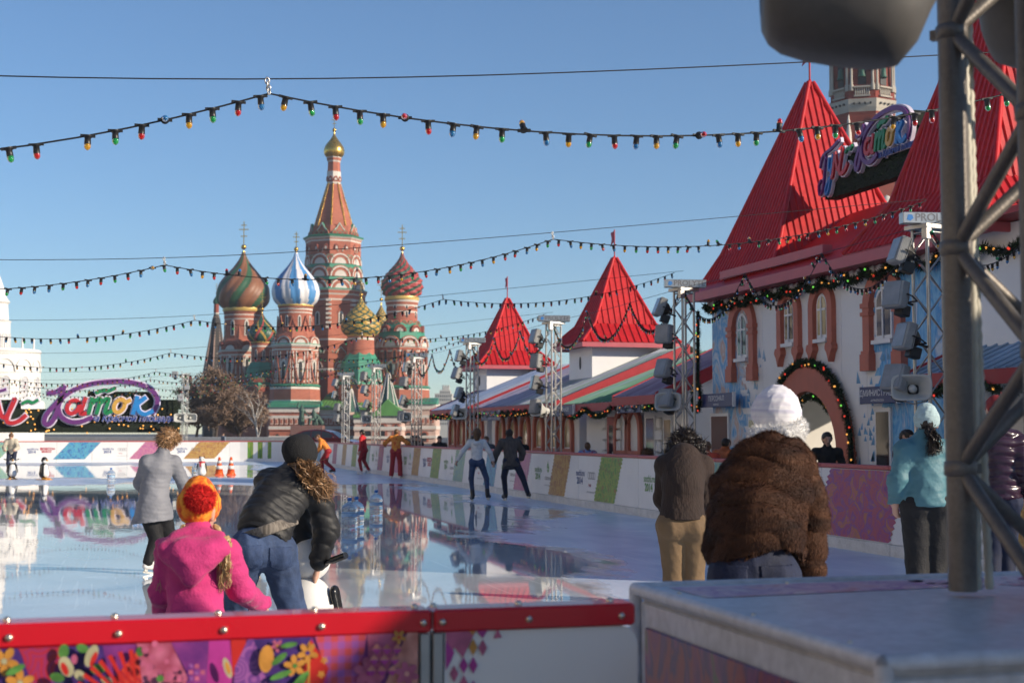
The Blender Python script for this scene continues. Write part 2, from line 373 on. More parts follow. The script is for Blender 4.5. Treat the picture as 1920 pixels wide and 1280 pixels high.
# pale rubber walkway round the rink
wk = MB(); wk.box(XR+0.3, 13.0, -12, 100, -0.116, -0.08); wk.box(-40, XR+0.3, -12, YN-0.3, -0.116, -0.08)
struct(wk.build('pavement', mat('rubber_walkway', (0.10,0.10,0.11), 0.7, var=0.2, scale=1.0)))
# ================================================================== THE CATHEDRAL
S_ = 270.0 / FPX
M['brick'] = brick_mat('red_brick_wall', (0.40,0.125,0.075), (0.34,0.10,0.06), (0.38,0.16,0.11), 1.0, 0.85, 0.8, 0.28)
M['brickd'] = mat('dark_red_brick', (0.26,0.065,0.045), 0.85, var=0.15, scale=0.6, var2=0.2)
M['stone'] = mat('white_stone_trim', (0.60,0.55,0.49), 0.75, var=0.10, scale=0.7, var2=0.15)
M['pinkwash'] = mat('pale_pink_plaster', (0.55,0.38,0.31), 0.8, var=0.12, scale=0.5, var2=0.2)
M['green'] = mat('green_copper_roof', (0.045,0.24,0.15), 0.5, var=0.16, scale=0.6, var2=0.2)
M['greenl'] = mat('bright_green_roof', (0.10,0.27,0.07), 0.5, var=0.15, scale=0.5, var2=0.2)
M['dgreen'] = mat('dark_green_dome', (0.02,0.09,0.06), 0.45, var=0.15, scale=0.6)
M['brown'] = mat('brown_dome_stripe', (0.24,0.10,0.05), 0.5, var=0.12, scale=0.5)
M['bgreen'] = mat('bottle_green_dome_stripe', (0.03,0.10,0.05), 0.5, var=0.12, scale=0.5)
M['dblue'] = mat('blue_dome_stripe', (0.07,0.24,0.50), 0.45, var=0.1, scale=0.5)
M['dwhite'] = mat('white_dome_stripe', (0.68,0.66,0.68), 0.45, var=0.06, scale=0.5)
M['dred'] = mat('red_dome_stud', (0.38,0.055,0.05), 0.5, var=0.12, scale=0.6)
M['dyel'] = mat('yellow_dome_stud', (0.50,0.30,0.06), 0.42, var=0.15, scale=0.6)
M['darktent'] = mat('dark_tent_tile', (0.04,0.034,0.032), 0.7, var=0.3, scale=1.2, var2=0.3)
cat = thing('cathedral', 'red brick cathedral with many coloured onion domes at the far end of the square', 'cathedral', loc=atd(620,829,270.0)*1.0, rz=-TH)
cat.location.z = -0.12
def X_(px): return (px - 620) * S_
def Z_(py): return (829 - py) * S_

def onion(R, zb, zt, style, mats, n=96, k=44, neck=0.72):
    prof = [(0.0,neck),(0.05,0.86),(0.12,0.955),(0.20,0.995),(0.27,1.0),(0.35,0.97),(0.44,0.885),(0.53,0.75),(0.62,0.58),(0.71,0.41),(0.79,0.275),(0.87,0.165),(0.94,0.095),(1.0,0.06)]
    def rad(t):
        for i in range(len(prof)-1):
            a, b = prof[i], prof[i+1]
            if t <= b[0]:
                u = (t-a[0])/(b[0]-a[0]); return a[1]+(b[1]-a[1])*u
        return prof[-1][1]
    ts = [i/k for i in range(k+1)]
    rr = [(rad(max(0,t-.02))+2*rad(t)+rad(min(1,t+.02)))/4 for t in ts]
    vs = []; fs = []; ms = []
    def cell(th, t):
        if style in ('spike','lattice'):
            u = th*8/pi; vv = t*13
            a = u*0.5+vv*0.5; b = u*0.5-vv*0.5
            fa = abs((a % 1)-0.5)*2; fb = abs((b % 1)-0.5)*2
            return a, b, fa, fb
        return 0, 0, 0, 0
    for i, t in enumerate(ts):
        for j in range(n):
            th = 2*pi*j/n; r = rr[i]
            amp = min(1.0, r*1.3)
            if style == 'rib': r *= 1+0.045*(abs(cos(8*(th+0.35*t)))-0.5)
            elif style == 'swirl': r *= 1+0.05*(abs(cos(6*(th-1.5*t)))-0.5)
            elif style == 'zig': r *= 1+0.03*(abs(cos(9*(th-1.2*t)))-0.5)
            elif style == 'spike':
                a, b, fa, fb = cell(th, t); r += 0.12*amp*(1-max(fa, fb))
            elif style == 'lattice':
                a, b, fa, fb = cell(th, t); q = max(fa, fb); r += 0.05*amp*(1 if q > .78 else (1-q)*1.1)
            vs.append((R*r*cos(th), R*r*sin(th), zb+(zt-zb)*t))
    for i in range(k):
        for j in range(n):
            j2 = (j+1) % n; fs.append((i*n+j, i*n+j2, (i+1)*n+j2, (i+1)*n+j))
            th = 2*pi*(j+.5)/n; t = (i+.5)/k
            if style == 'rib': mi = int(((th+0.35*t)/(2*pi))*16) % 2
            elif style == 'swirl': mi = 1 if (((th-1.5*t)/(2*pi)+4)*6) % 1 < .34 else 0
            elif style == 'zig':
                q = ((th-1.2*t)/(2*pi)+4)*18; q2 = ((th+1.5*t)/(2*pi)+4)*18
                mi = 1 if q % 3 < .55 else (2 if q2 % 3 < .5 else 0)
            elif style == 'spike':
                a, b, fa, fb = cell(th, t); mi = 0 if (b % 1) < .55 else 1
            elif style == 'lattice':
                a, b, fa, fb = cell(th, t); mi = 0 if max(fa, fb) > .74 else 1
            else: mi = 0
            ms.append(mi)
    mb = MB(); mb.add(vs, fs, ms, style not in ('spike','lattice'))
    return mb
def cross_mb(zb, h, r):                       # gilded ball on a cone, then the cross
    mb = MB(); hb = h*0.16
    mb.lathe([(r*0.9,zb-h*0.15),(r*0.55,zb),(r*0.5,zb+hb*.3)], 10, 0); mb.ball((0,0,zb+hb), r*1.5, 12, 0)
    t = r*0.22; z0 = zb+hb*1.6
    mb.box(-t,t,-t,t,z0,zb+h); mb.box(-h*.16,h*.16,-t*.8,t*.8,zb+h*.72,zb+h*.72+2*t); mb.box(-h*.09,h*.09,-t*.8,t*.8,zb+h*.86,zb+h*.86+2*t)
    mb.box(-h*.11,h*.11,-t*.8,t*.8,zb+h*.5,zb+h*.5+2*t, 0, T(0,0,0))
    return mb

def koko_mesh(name, mats):                    # a rounded gable: outline radius 0.5, faces -Y
    mb = MB(); n = 12
    def half(r, z0=0): return [(r*cos(pi*i/n), z0+r*sin(pi*i/n)) for i in range(n+1)]
    RXm = RX(pi/2)                            # local XY -> XZ, pushed along -Y
    mb.prism(half(.5), -0.22, 0.06, 0, RXm)
    mb.band(half(.40), half(.46), -.10, -.058, 1); mb.band(half(.28), half(.37), -.085, -.059, 0)
    mb.prism(half(.27), 0.06, 0.075, 2, RXm)
    return mb.mesh(name, mats)
ME_KOKO = koko_mesh('kokoshnik', [M['brick'], M['stone'], M['stone']])
ME_KOKOG = koko_mesh('kokoshnik', [M['brick'], M['green'], M['brickd']])
ME_KOKOW = koko_mesh('kokoshnik', [M['brickd'], M['brick'], M['stone']])
def keel_mesh():
    mb = MB(); out = []
    for i in range(13):
        a = pi*i/12; x = .5*cos(a); z = .45*sin(a) + (0.28*max(0, 1-abs(x)/.25) if abs(x) < .25 else 0); out.append((x, z))
    mb.prism(out, -0.2, .05, 0, RX(pi/2))
    inn = [(x*.78, z*.78) for x, z in out]; mb.band([(x*.86, z*.86) for x, z in out], [(x*.96, z*.96) for x, z in out], -.09, -.052, 1); mb.prism(inn, .05, .066, 2, RX(pi/2))
    return mb.mesh('keel_gable', [M['green'], M['stone'], M['brick']])
ME_KEEL = keel_mesh()
def win_mesh(fm, gm):
    mb = MB(); o = [(-.5,0),(.5,0)] + arc2(0,1.5,.5,.5,0,pi,8); i_ = [(-.27,.08),(.27,.08)] + arc2(0,1.45,.27,.3,0,pi,8)
    mb.prism(o, -.05, .10, 0, RX(pi/2)); mb.prism(i_, .10, .115, 1, RX(pi/2))
    return mb.mesh('window', [fm, gm])
ME_WIN = win_mesh(M['stone'], M['dark'])
ME_WINB = win_mesh(M['brick'], M['dark'])
def tri_mesh():
    mb = MB(); mb.band([(-.42,0),(0,.86),(.42,0)], [(-.5,0),(0,1),(.5,0)], -.06, .03, 0)
    return mb.mesh('triangular_gable', [M['brick']])
ME_TRI = tri_mesh()
def pil_mesh():
    mb = MB()
    for x in (-.40,-.22,.22,.40): mb.cbox((x,-.02,.5), (.06,.12,1.0), 0)
    return mb.mesh('pilaster', [M['stone']])
ME_PIL = pil_mesh()

def ring(parent, me, name, n, rad, z, a0, wdt, hgt=None, dep=None, skip=None):
    for k in range(n):
        a = a0 + 2*pi*k/n
        if sin(a) > 0.45: continue                      # the far side never shows
        ob(name, me, parent, M=T(rad*cos(a), rad*sin(a), z) @ RZ(a+pi/2) @ SCL(wdt, dep or wdt, hgt or wdt))
def octo(segs, smooth=False, n=8, a0=-pi/2):            # [(half width px, y px, material index above)]
    mb = MB(); mb.lathe([(h*S_, Z_(y)) for h, y, q in segs], n, [q for h, y, q in segs[:-1]], smooth=smooth, a0=a0); return mb
WALLM = [M['brick'], M['stone'], M['green'], M['goldp'], M['brickd'], M['pinkwash']]
def RR(dy): return (270.0+dy)/270.0
def place(px, dy): return (340*S_*(1-RR(dy))+RR(dy)*X_(px), dy, 0)

# ---- central tent tower
c = octo([(64,829,4),(64,700,0),(64,696,1),(62,692,0),(62,640,1),(62,637,0),(60,620,0),(60,566,1),(61,563,0),(61,556,1),(63,553,0),(64,548,1),(66,546,2),(60,543,2),
          (54,520,2),(52,480,0),(52,455,1),(53,452,0),(53,450,1),(56,447,2),(58,444,2),(46,441,0),(44,425,0)]).build('central_tower', WALLM, cat, place(622,0))
t = octo([(43,441,2),(40,438,0),(33,410,0),(20,372,0),(12.5,342,1),(13,338,0),(13,334,1),(13.5,330,1),(13,318,0),(12,314,0),(11.5,300,1),(13,297,0),(14,292,1),(14.5,289,1)]).build('tent_spire', WALLM, c)
sb = MB()
for k in range(8):                                       # gilded spirals up the ribs of the tent
    a = -pi/2 + k*pi/4
    for i in range(26):
        u = i/25; r = (38.0+(12.5-38.0)*u)*S_*1.015; z = Z_(432)+(Z_(342)-Z_(432))*u
        sb.ball((r*cos(a), r*sin(a), z), 0.17+0.08*(1-u), 6)
    sb.build('rib_ornament', M['gold'], t); sb = MB()
ring(t, ME_KEEL, 'keel_gable', 8, 42.5*S_, Z_(441), -pi/2+pi/8, 26*S_, 30*S_, 20*S_)
for off in (-.28, 0, .28):
    for k in range(8):
        a = -pi/2 + pi/8 + k*pi/4
        if sin(a) > .4: continue
        ob('kokoshnik', ME_KOKOG, t, M=RZ(a+pi/2) @ T(off*36*S_, -44.6*S_, Z_(441)) @ SCL(10.5*S_, 10*S_, 14*S_))
onion(19.6*S_, Z_(290), Z_(243), 'plain', [M['gold']], 48, 36).build('dome', M['gold'], t)
cross_mb(Z_(243), 34*S_, 2.6*S_).build('cross', M['gold'], t)
ring(t, ME_KOKOW, 'kokoshnik', 8, 13.0*S_, Z_(335), -pi/2+pi/8, 9.5*S_, 16*S_, 10*S_)
for (zz, rr, wd, ht, off, me) in ((546,58,44,24,0,ME_KOKO),(521,54.5,42,24,0,ME_KOKO),(497,52,41,24,0,ME_KOKO)):
    ring(c, me, 'kokoshnik', 8, rr*S_*.924, Z_(zz), -pi/2+pi/8, wd*S_, wd*S_, 26*S_)
    ring(c, ME_KOKOG, 'kokoshnik', 8, rr*S_*.985, Z_(zz-9), -pi/2, 15*S_, 17*S_, 12*S_)
ring(c, ME_KEEL, 'keel_gable', 16, 51*S_*.94, Z_(475), -pi/2+pi/16, 12*S_, 20*S_, 14*S_)
ring(c, ME_KOKOW, 'kokoshnik', 16, 54*S_*.94, Z_(470), -pi/2+pi/16+.05, 8*S_, 20*S_, 9*S_)
ring(c, ME_WIN, 'window', 8, 60.2*S_*.924, Z_(612), -pi/2+pi/8, 9*S_, 13*S_, 12*S_)
ring(c, ME_TRI, 'triangular_gable', 8, 60.6*S_*.924, Z_(590), -pi/2+pi/8, 15*S_, 12*S_, 14*S_)
q = MB()
for k in range(8):
    a = -pi/2 + k*pi/4
    for i in range(7): q.cbox((0, -60.6*S_, Z_(616)+i*.84), (.95,.7,.42), 0, RZ(a+pi/2))
    q.build('corner_quoin', M['stone'], c); q = MB()
ring(c, ME_KOKO, 'kokoshnik', 8, 61*S_*.924, Z_(690), -pi/2+pi/8, 26*S_, 26*S_, 20*S_)
ring(c, ME_WINB, 'window', 8, 62.5*S_*.924, Z_(746), -pi/2+pi/8, 14*S_, 17*S_, 12*S_)
ring(c, ME_KEEL, 'keel_gable', 16, 62*S_*.94, Z_(664), -pi/2, 20*S_, 18*S_, 14*S_)

# ---- the four great side churches and four small ones
def church(px, dy, segs, dome, kok=(), wins=(), tris=(), name='church_tower', n=8, a0=-pi/2, drum=None, dmats=None, label=None):
    w_ = octo(segs, n=n, a0=a0).build(name, WALLM, cat, place(px, dy)); w_.scale = (RR(dy),)*3
    if label: w_['label'] = label
    if drum: octo(drum, True, 24).build('drum', WALLM, w_)
    R, yb, yt, style, ms, cr, ct = dome
    onion(R*S_, Z_(yb), Z_(yt), style, ms).build('dome', ms, w_)
    cross_mb(Z_(yt), (yt-ct)*S_, cr*S_).build('cross', M['gold'], w_)
    for (me, nm, k, r, y, ph, wd, ht, dp) in kok: ring(w_, me, nm, k, r*S_, Z_(y), -pi/2+ph, wd*S_, ht*S_, dp*S_)
    return w_
p8 = pi/8
church(552, -17, [(52,829,0),(52,762,1),(51,758,2),(55,756,2),(48,750,1),(48,748,0),(47,728,1),(46,724,2),(49,722,2),(43,718,0),(43,656,1),(44,653,0),(44,650,1),(47,647,1),(47,645,2),(43,640,0),(36,622,0),(31,600,0)],
       (44.5,570,470,'rib',[M['dblue'],M['dwhite']],3.0,430),
       drum=[(31,642,0),(31,586,1),(31.5,584,0),(31.5,580,1),(32,577,0),(33,573,3),(34,572,3),(33,569,3)],
       kok=[(ME_KOKO,'kokoshnik',8,40,644,p8,33,31,26),(ME_TRI,'triangular_gable',8,33,620,0,20,30,26),
            (ME_TRI,'triangular_gable',8,41.8,718,0,30,62,26),(ME_PIL,'pilaster',8,39.9,716,p8,34,58,12),(ME_WIN,'window',8,40,712,p8,12,20,14),(ME_WIN,'window',8,30.5,612,p8,6,11,10)], label='brick church tower under the blue and white striped dome')
church(453, 2, [(45,829,0),(45,756,2),(44,750,0),(44,700,0),(44,668,1),(45,665,0),(45,660,1),(46,657,2),(42,652,0),(36,634,0),(34,610,0)],
       (49.5,578,470,'swirl',[M['brown'],M['bgreen']],3.4,412),
       drum=[(34,660,0),(34,600,1),(34.5,598,0),(35,592,1),(35,590,0),(36,584,3),(38,582,3),(37,577,3)],
       kok=[(ME_KOKOW,'kokoshnik',8,40,657,p8,36,34,26),(ME_TRI,'triangular_gable',8,43,712,0,28,46,26),(ME_PIL,'pilaster',8,41,712,p8,32,42,12),(ME_WIN,'window',8,33.6,630,p8,8,15,10),(ME_WIN,'window',8,41,708,p8,10,20,12)], label='brick church tower under the brown and green swirled dome')
church(752, -6, [(58,829,5),(58,752,2),(56,750,0),(53,748,0),(52,730,1),(52,728,2),(55,726,2),(50,722,0),(48,660,1),(49,657,0),(49,652,1),(50,650,2),(46,642,2),(42,620,2),(36,606,0),(32,600,0)],
       (37,556,472,'spike',[M['dred'],M['dgreen']],3.2,418),
       drum=[(30,620,0),(29,586,1),(29.5,583,0),(29,574,1),(30,571,0),(31,566,1),(32,562,3),(33,560,3),(32,555,3)],
       kok=[(ME_KOKO,'kokoshnik',8,45.5,650,p8,40,40,28),(ME_KOKOW,'kokoshnik',8,40,622,0,24,26,22),(ME_KOKOG,'kokoshnik',16,33,612,p8/2,13,22,16),
            (ME_WINB,'window',16,48,682,p8/2,9,14,8),(ME_WIN,'window',8,44.2,716,p8,14,20,14),(ME_WIN,'window',8,28,600,p8,7,16,9),(ME_TRI,'triangular_gable',8,47,722,0,24,44,20),(ME_PIL,'pilaster',8,44.4,724,p8,38,46,12)], label='brick church tower under the red and green studded dome')
church(675, -14, [(44,829,0),(42,720,2),(40,700,2),(36,676,2),(30,668,2),(26,660,0)],
       (36,627,556,'lattice',[M['dgreen'],M['dyel']],2.6,520),
       drum=[(27,676,2),(27,668,1),(26,666,0),(25,636,1),(25,632,0),(25.5,629,3),(26.5,628,3),(26,626,2)],
       kok=[(ME_KOKO,'kokoshnik',8,36,722,p8,34,32,26),(ME_KOKOG,'kokoshnik',8,33,702,0,26,26,22),(ME_KOKOG,'kokoshnik',8,28,690,p8,20,22,18),(ME_WIN,'window',12,24,664,.2,5,11,7)], label='small church tower under the yellow and green latticed dome')
church(489, -6, [(36,829,0),(34,740,0),(32,728,2),(30,712,2),(28,690,2),(22,680,2),(18,676,0)],
       (27.5,640,584,'zig',[M['dgreen'],M['dred'],M['dyel']],2.4,545),
       drum=[(20,690,2),(19.5,682,1),(19,680,0),(19,650,1),(19.5,647,0),(20,642,3),(21,641,3),(20,639,3)],
       kok=[(ME_KOKOG,'kokoshnik',8,32,734,p8,32,28,24),(ME_KOKOG,'kokoshnik',8,29,716,0,24,22,20),(ME_KOKOG,'kokoshnik',8,24,700,p8,18,18,18),(ME_WIN,'window',8,18.6,676,p8,5,11,7)], label='small church tower under the dark green patterned dome')
church(713, 10, [(18,829,0),(16,640,0),(12,620,0)], (12.5,612,568,'lattice',[M['dgreen'],M['dyel']],2.2,520), drum=[(10,660,0),(10,612,3)], label='small church tower under the little gold dome')
# ---- dark tent belfry at the left
b = octo([(24,829,4),(23,700,4),(22,690,0)]).build('belfry', [M['brickd'],M['stone'],M['dgreen'],M['goldp'],M['darktent'],M['pinkwash']], cat, place(403,20)); b.scale = (RR(20),)*3
t = octo([(23,700,4),(15,650,4),(8,600,4),(4.8,590,1),(5,586,0),(4.8,568,1)]).build('tent_spire', [M['brickd'],M['stone'],M['dgreen'],M['goldp'],M['darktent'],M['pinkwash']], b)
onion(6.5*S_, Z_(570), Z_(552), 'plain', [M['dgreen']], 24, 16).build('dome', M['dgreen'], b); cross_mb(Z_(552), 22*S_, 1.2*S_).build('cross', M['gold'], b)
sb = MB()
for k in range(8):
    a = -pi/2+k*pi/4
    for i in range(22):
        u = i/21; r = (23+(5-23)*u)*S_; z = Z_(698)+(Z_(596)-Z_(698))*u
        if sin(a) < .5: sb.cbox((r*cos(a), r*sin(a), z), (.22,.22,.5))
    if sb.v: sb.build('rib_ornament', M['pinkwash'], t)
    sb = MB()
for y in (688, 664): ring(t, ME_KEEL, 'keel_gable', 8, (23-(700-y)*.16)*S_*.9, Z_(y+8), -pi/2+p8, 8*S_, 14*S_, 6*S_)

# ---- two-storey gallery round the foot, roofs and porch tents
def gallery(px0, px1, y0, y1, top, name, wallm, arches, ay, aw, ah, bal=True, label=None):
    gb = MB(); gb.box(X_(px0), X_(px1), y0, y1, 0, Z_(top), 0)
    for yy, hh, mi in ((top+1,1.2,1),(top+9,.5,0),(776,.5,1),(796,.6,1),(800,.4,0),(814,.5,1)):
        gb.box(X_(px0)-.12-.01*mi, X_(px1)+.12+.01*mi, y0-.22-.02*mi, y1, Z_(yy)-hh, Z_(yy), mi)
    o = gb.build(name, [wallm, M['stone'], M['brick']], cat); r_ = RR(y0); o.scale = (r_, 1, r_); o.location.x = 340*S_*(1-r_)
    for px in arches: ob('window', ME_WINB if wallm is not M['brick'] else ME_WIN, o, M=T(X_(px), y0-.02, Z_(ay)) @ SCL(aw*S_, 6*S_, ah*S_/2*1.0))
    if bal:
        k = int((px1-px0)/9)
        mb = MB(); mb.cbox((0,0,0), (6*S_, .2, 12*S_)); mb.cbox((0,-.11,0), (3.6*S_, .06, 7*S_), 1); me = mb.mesh('balustrade_panel', [M['pinkwash'], M['brick']])
        for i in range(k): ob('balustrade_panel', me, o, (X_(px0+(px1-px0)*(i+.5)/k), y0-.14, Z_(787)))
    return o
gal = gallery(505, 596, -24, -14, 757, 'gallery', M['brick'], [511,521,532,543,555,566,577,588], 772, 8, 12)
gal2 = gallery(597, 690, -22, -10, 762, 'gallery', M['brick'], [613,633,653,673], 775, 13, 18)
for px in (520,545,570): ob('window', ME_WINB, gal, M=T(X_(px), -24.02, Z_(828)) @ SCL(12*S_, 6*S_, 10*S_))
gal3 = gallery(694, 816, -15, 0, 752, 'gallery', M['pinkwash'], [702,716,730,744,758,772,786,800,810], 766, 8, 11)
for px in (705,735,765,795): ob('window', ME_WINB, gal3, M=T(X_(px), -15.02, Z_(826)) @ SCL(16*S_, 6*S_, 10*S_))
def slope(px0, px1, yb, yt, y0, y1, m, parent, name='roof', over=2):      # lean-to metal roof with standing seams
    mb = MB(); zb, zt = Z_(yb), Z_(yt); a, b = X_(px0-over), X_(px1+over)
    mb.add([(a,y0,zb),(b,y0,zb),(b,y1,zt),(a,y1,zt),(a,y0,zb-.35),(b,y0,zb-.35),(b,y1,zb-.35),(a,y1,zb-.35)], [(0,1,2,3),(4,5,1,0),(5,6,2,1),(7,4,0,3),(6,7,3,2),(7,6,5,4)])
    k = int((px1-px0)/6); nrm = Vector((0, zb-zt, y1-y0)).normalized()
    for i in range(1, k):
        x = a+(b-a)*i/k; mb.tube([Vector((x,y0,zb))+nrm*.06, Vector((x,y1,zt))+nrm*.06], .07, 4, 0)
    return mb.build(name, m, parent)
slope(505, 596, 757, 748, -24.6, -20.2, M['green'], gal)
slope(597, 690, 762, 738, -22.8, -12, M['greenl'], gal2)
slope(694, 816, 752, 742, -15.6, -8, M['green'], gal3)
slope(597, 706, 735, 728, -12, -7, M['green'], gal2, 'roof', 0)
porch = gallery(664, 752, -31, -23, 776, 'porch', M['pinkwash'], [], 0, 0, 0, False)
for px, w2 in ((690,20),(716,20),(742,15)): ob('window', ME_WINB, porch, M=T(X_(px), -31.02, Z_(822)) @ SCL(w2*S_, 6*S_, 17*S_))
slope(664, 700, 776, 768, -31.6, -27, M['greenl'], porch)
pr = MB(); pr.prism([(-30*S_,0),(30*S_,0),(22*S_,12*S_),(0,31*S_),(-18*S_,12*S_)], -8.2, 0, 0, T(X_(726), -31.6, Z_(776)) @ RX(pi/2)); pr.build('roof', [M['greenl']], porch)
for px, yb, yt, hw, dy in ((727,760,696,18,-27),(657,770,726,16,-25)):
    tp = octo([(hw*1.0,yb+14,5),(hw*1.05,yb,4),(1.5,yt,3)]).build('porch_tent', [M['brick'],M['stone'],M['green'],M['goldp'],M['dgreen'],M['pinkwash']], cat, place(px, dy)); tp.scale = (RR(dy),)*3
    rb = MB()
    for k in range(8):
        a = -pi/2+k*pi/4; rb.tube([(hw*1.06*S_*cos(a), hw*1.06*S_*sin(a), Z_(yb)), (1.6*S_*cos(a), 1.6*S_*sin(a), Z_(yt))], .14, 5)
    rb.build('rib', M['stone'], tp); cross_mb(Z_(yt), 16*S_, 1.4*S_).build('finial', M['gold'], tp)
# ================================================================== ENTRANCE HOUSE OF THE RINK (facade plane x = 13)
FX = 13.0
def blue_print(name, c1, c2, c3):
    return ramp_mat(name, [(0.28,c1),(0.40,c2),(0.5,c3),(0.60,c2),(0.72,c1)], 0.5, 1.6, (1,1.6,0.6), detail=8, distort=1.6)
M['frieze'] = blue_print('blue_winter_print', (0.60,0.66,0.72), (0.04,0.30,0.66), (0.22,0.52,0.78))
M['frieze2'] = ramp_mat('blue_figure_print', [(0.3,(0.62,0.68,0.74)),(0.42,(0.05,0.32,0.66)),(0.5,(0.45,0.58,0.70)),(0.6,(0.55,0.35,0.28)),(0.7,(0.62,0.68,0.74))], 0.5, 1.4, (1,1.3,0.7), detail=8, distort=2.0)
house = thing('gate_house', 'white panelled gate house with two steep red pyramid roofs and a terracotta arch', 'building', loc=(FX, 25.4, -0.1))
hx = lambda y: y - 25.4
def yz(pts): return [(hx(y), z+0.1) for y, z in pts]
YZM = Matrix(((0,0,-1,0),(1,0,0,0),(0,1,0,0),(0,0,0,1)))     # local (a,b,h) -> x=-h, y=a, z=b   (h>0 = towards the rink)
EAVE = 4.75
AC, AR0, AR1, ASP = 25.3, 1.22, 1.70, 1.30                   # arch centre, inner and outer radius, springing height
def arch_poly(y0, y1, top):
    pts = [(y0, 0), (y0, top), (y1, top), (y1, 0)]
    return pts
edges = [20.4, 21.3, 22.2, 23.15, 24.08, 25.3, 26.52, 27.5, 28.4, 29.3, 30.15]
for i in range(len(edges)-1):
    y0, y1 = edges[i]+.006, edges[i+1]-.006; mb = MB()
    if y1 <= AC-AR0-.001+.03 or y0 >= AC+AR0-.03: poly = [(y0,-.1),(y1,-.1),(y1,EAVE),(y0,EAVE)]
    else:
        n = 12; ar = []
        for k in range(n+1):
            y = y0+(y1-y0)*k/n; u = max(-1, min(1, (y-AC)/AR0)); ar.append((y, ASP + AR0*.98*sqrt(max(0, 1-u*u))))
        poly = ar + [(y1,EAVE),(y0,EAVE)]
    mb.prism(yz(poly), -0.25, 0, 0, YZM); mb.build('wall_panel', M['facade'], house)
# side wings of the shell and the passage through it
sh = MB(); sh.box(.26, 4.0, hx(20.4), hx(20.6), 0, EAVE+.1); sh.box(.26, 4.0, hx(29.95), hx(30.15), 0, EAVE+.1); sh.build('side_wall', M['facade'], house)
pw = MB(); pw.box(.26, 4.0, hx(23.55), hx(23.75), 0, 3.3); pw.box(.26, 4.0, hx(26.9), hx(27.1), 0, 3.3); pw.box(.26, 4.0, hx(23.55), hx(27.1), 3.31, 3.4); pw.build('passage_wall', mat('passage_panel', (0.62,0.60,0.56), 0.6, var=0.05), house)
def arch_trim(yc, zs, ri, ro, zb, name='arch_trim', m='terra', th=0.10, cap=True, sq=1.0, parent=house):
    mb = MB(); n = 16
    inn = [(hx(yc)+ri, zb+.1)] + [(hx(yc)+ri*cos(pi*i/n), zs+.1+ri*sq*sin(pi*i/n)) for i in range(n+1)] + [(hx(yc)-ri, zb+.1)]
    out = [(hx(yc)+ro, zb+.1)] + [(hx(yc)+ro*cos(pi*i/n), zs+.1+ro*sq*sin(pi*i/n)) for i in range(n+1)] + [(hx(yc)-ro, zb+.1)]
    mb.band(inn, out, 0, th, 0, Matrix(((0,-1,0,0),(1,0,0,0),(0,0,1,0),(0,0,0,1))))
    if cap:
        w_ = ro-ri
        for s in (-1, 1):
            c_ = hx(yc)+s*(ri+ro)/2
            for (z0, z1, e) in ((zs-.02, zs+.07, .035), (zs-.16, zs-.09, .035), (zb, zb+.30, .05), (zb+.30, zb+.36, .03)):
                mb.box(-th-e*.8, -.001, c_-w_/2-e, c_+w_/2+e, z0+.1, z1+.1)
    return mb.build(name, M[m], parent)
def band_fix():
    pass
def arch_window(yc, zb, zt, w, m_glass, parent=house, mull=True):
    r = w/2; n = 10; zs = zt-r*1.15
    out = [(hx(yc)-r, zb+.1), (hx(yc)+r, zb+.1)] + [(hx(yc)+r*cos(pi*i/n), zs+.1+1.15*r*sin(pi*i/n)) for i in range(n+1)]
    k = .80
    inn = [(hx(yc)-r*k, zb+.17), (hx(yc)+r*k, zb+.17)] + [(hx(yc)+r*k*cos(pi*i/n), zs+.1+1.12*r*k*sin(pi*i/n)) for i in range(n+1)]
    f = MB(); f.prism(out, .002, .05, 0, YZM)
    o = f.build('window', M['frame'], parent)
    g_ = MB(); g_.prism(inn, .051, .057, 0, YZM); g_.build('pane', m_glass, o)
    if mull:
        u = MB(); u.box(-.075, -.058, hx(yc)-.02, hx(yc)+.02, zb+.12, zt+.05); u.box(-.07, -.058, hx(yc)-r*.8, hx(yc)+r*.8, zs+.02, zs+.06); u.box(-.12, 0.0, hx(yc)-r-.05, hx(yc)+r+.05, zb+.02, zb+.09); u.build('sill', M['frame'], o)
    return o
arch_trim(28.42, 3.97, .43, .66, 2.82)
arch_window(28.42, 3.33, 4.30, .52, M['glass'])
arch_trim(22.45, 3.97, .43, .66, 2.82)
arch_window(22.45, 3.36, 4.30, .56, M['glassblue'])
for yc in (26.15, 24.75):
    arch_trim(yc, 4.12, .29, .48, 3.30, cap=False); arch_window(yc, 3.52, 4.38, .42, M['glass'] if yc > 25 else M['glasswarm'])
    for s in (-1, 1):
        pd = MB(); c_ = hx(yc)+s*.385; P = [(c_-.10,3.42),(c_+.10,3.42),(c_+.14,3.36),(c_+.14,3.30),(c_+.07,3.22),(c_,3.05),(c_-.07,3.22),(c_-.14,3.30),(c_-.14,3.36)]
        pd.prism([(a, b+.1) for a, b in P], .002, .13, 0, YZM)
        pd.build('pendant', M['terra'], house)
arch_trim(AC, ASP, AR0, AR1, 0.0, 'arch_trim', 'terra', .14)
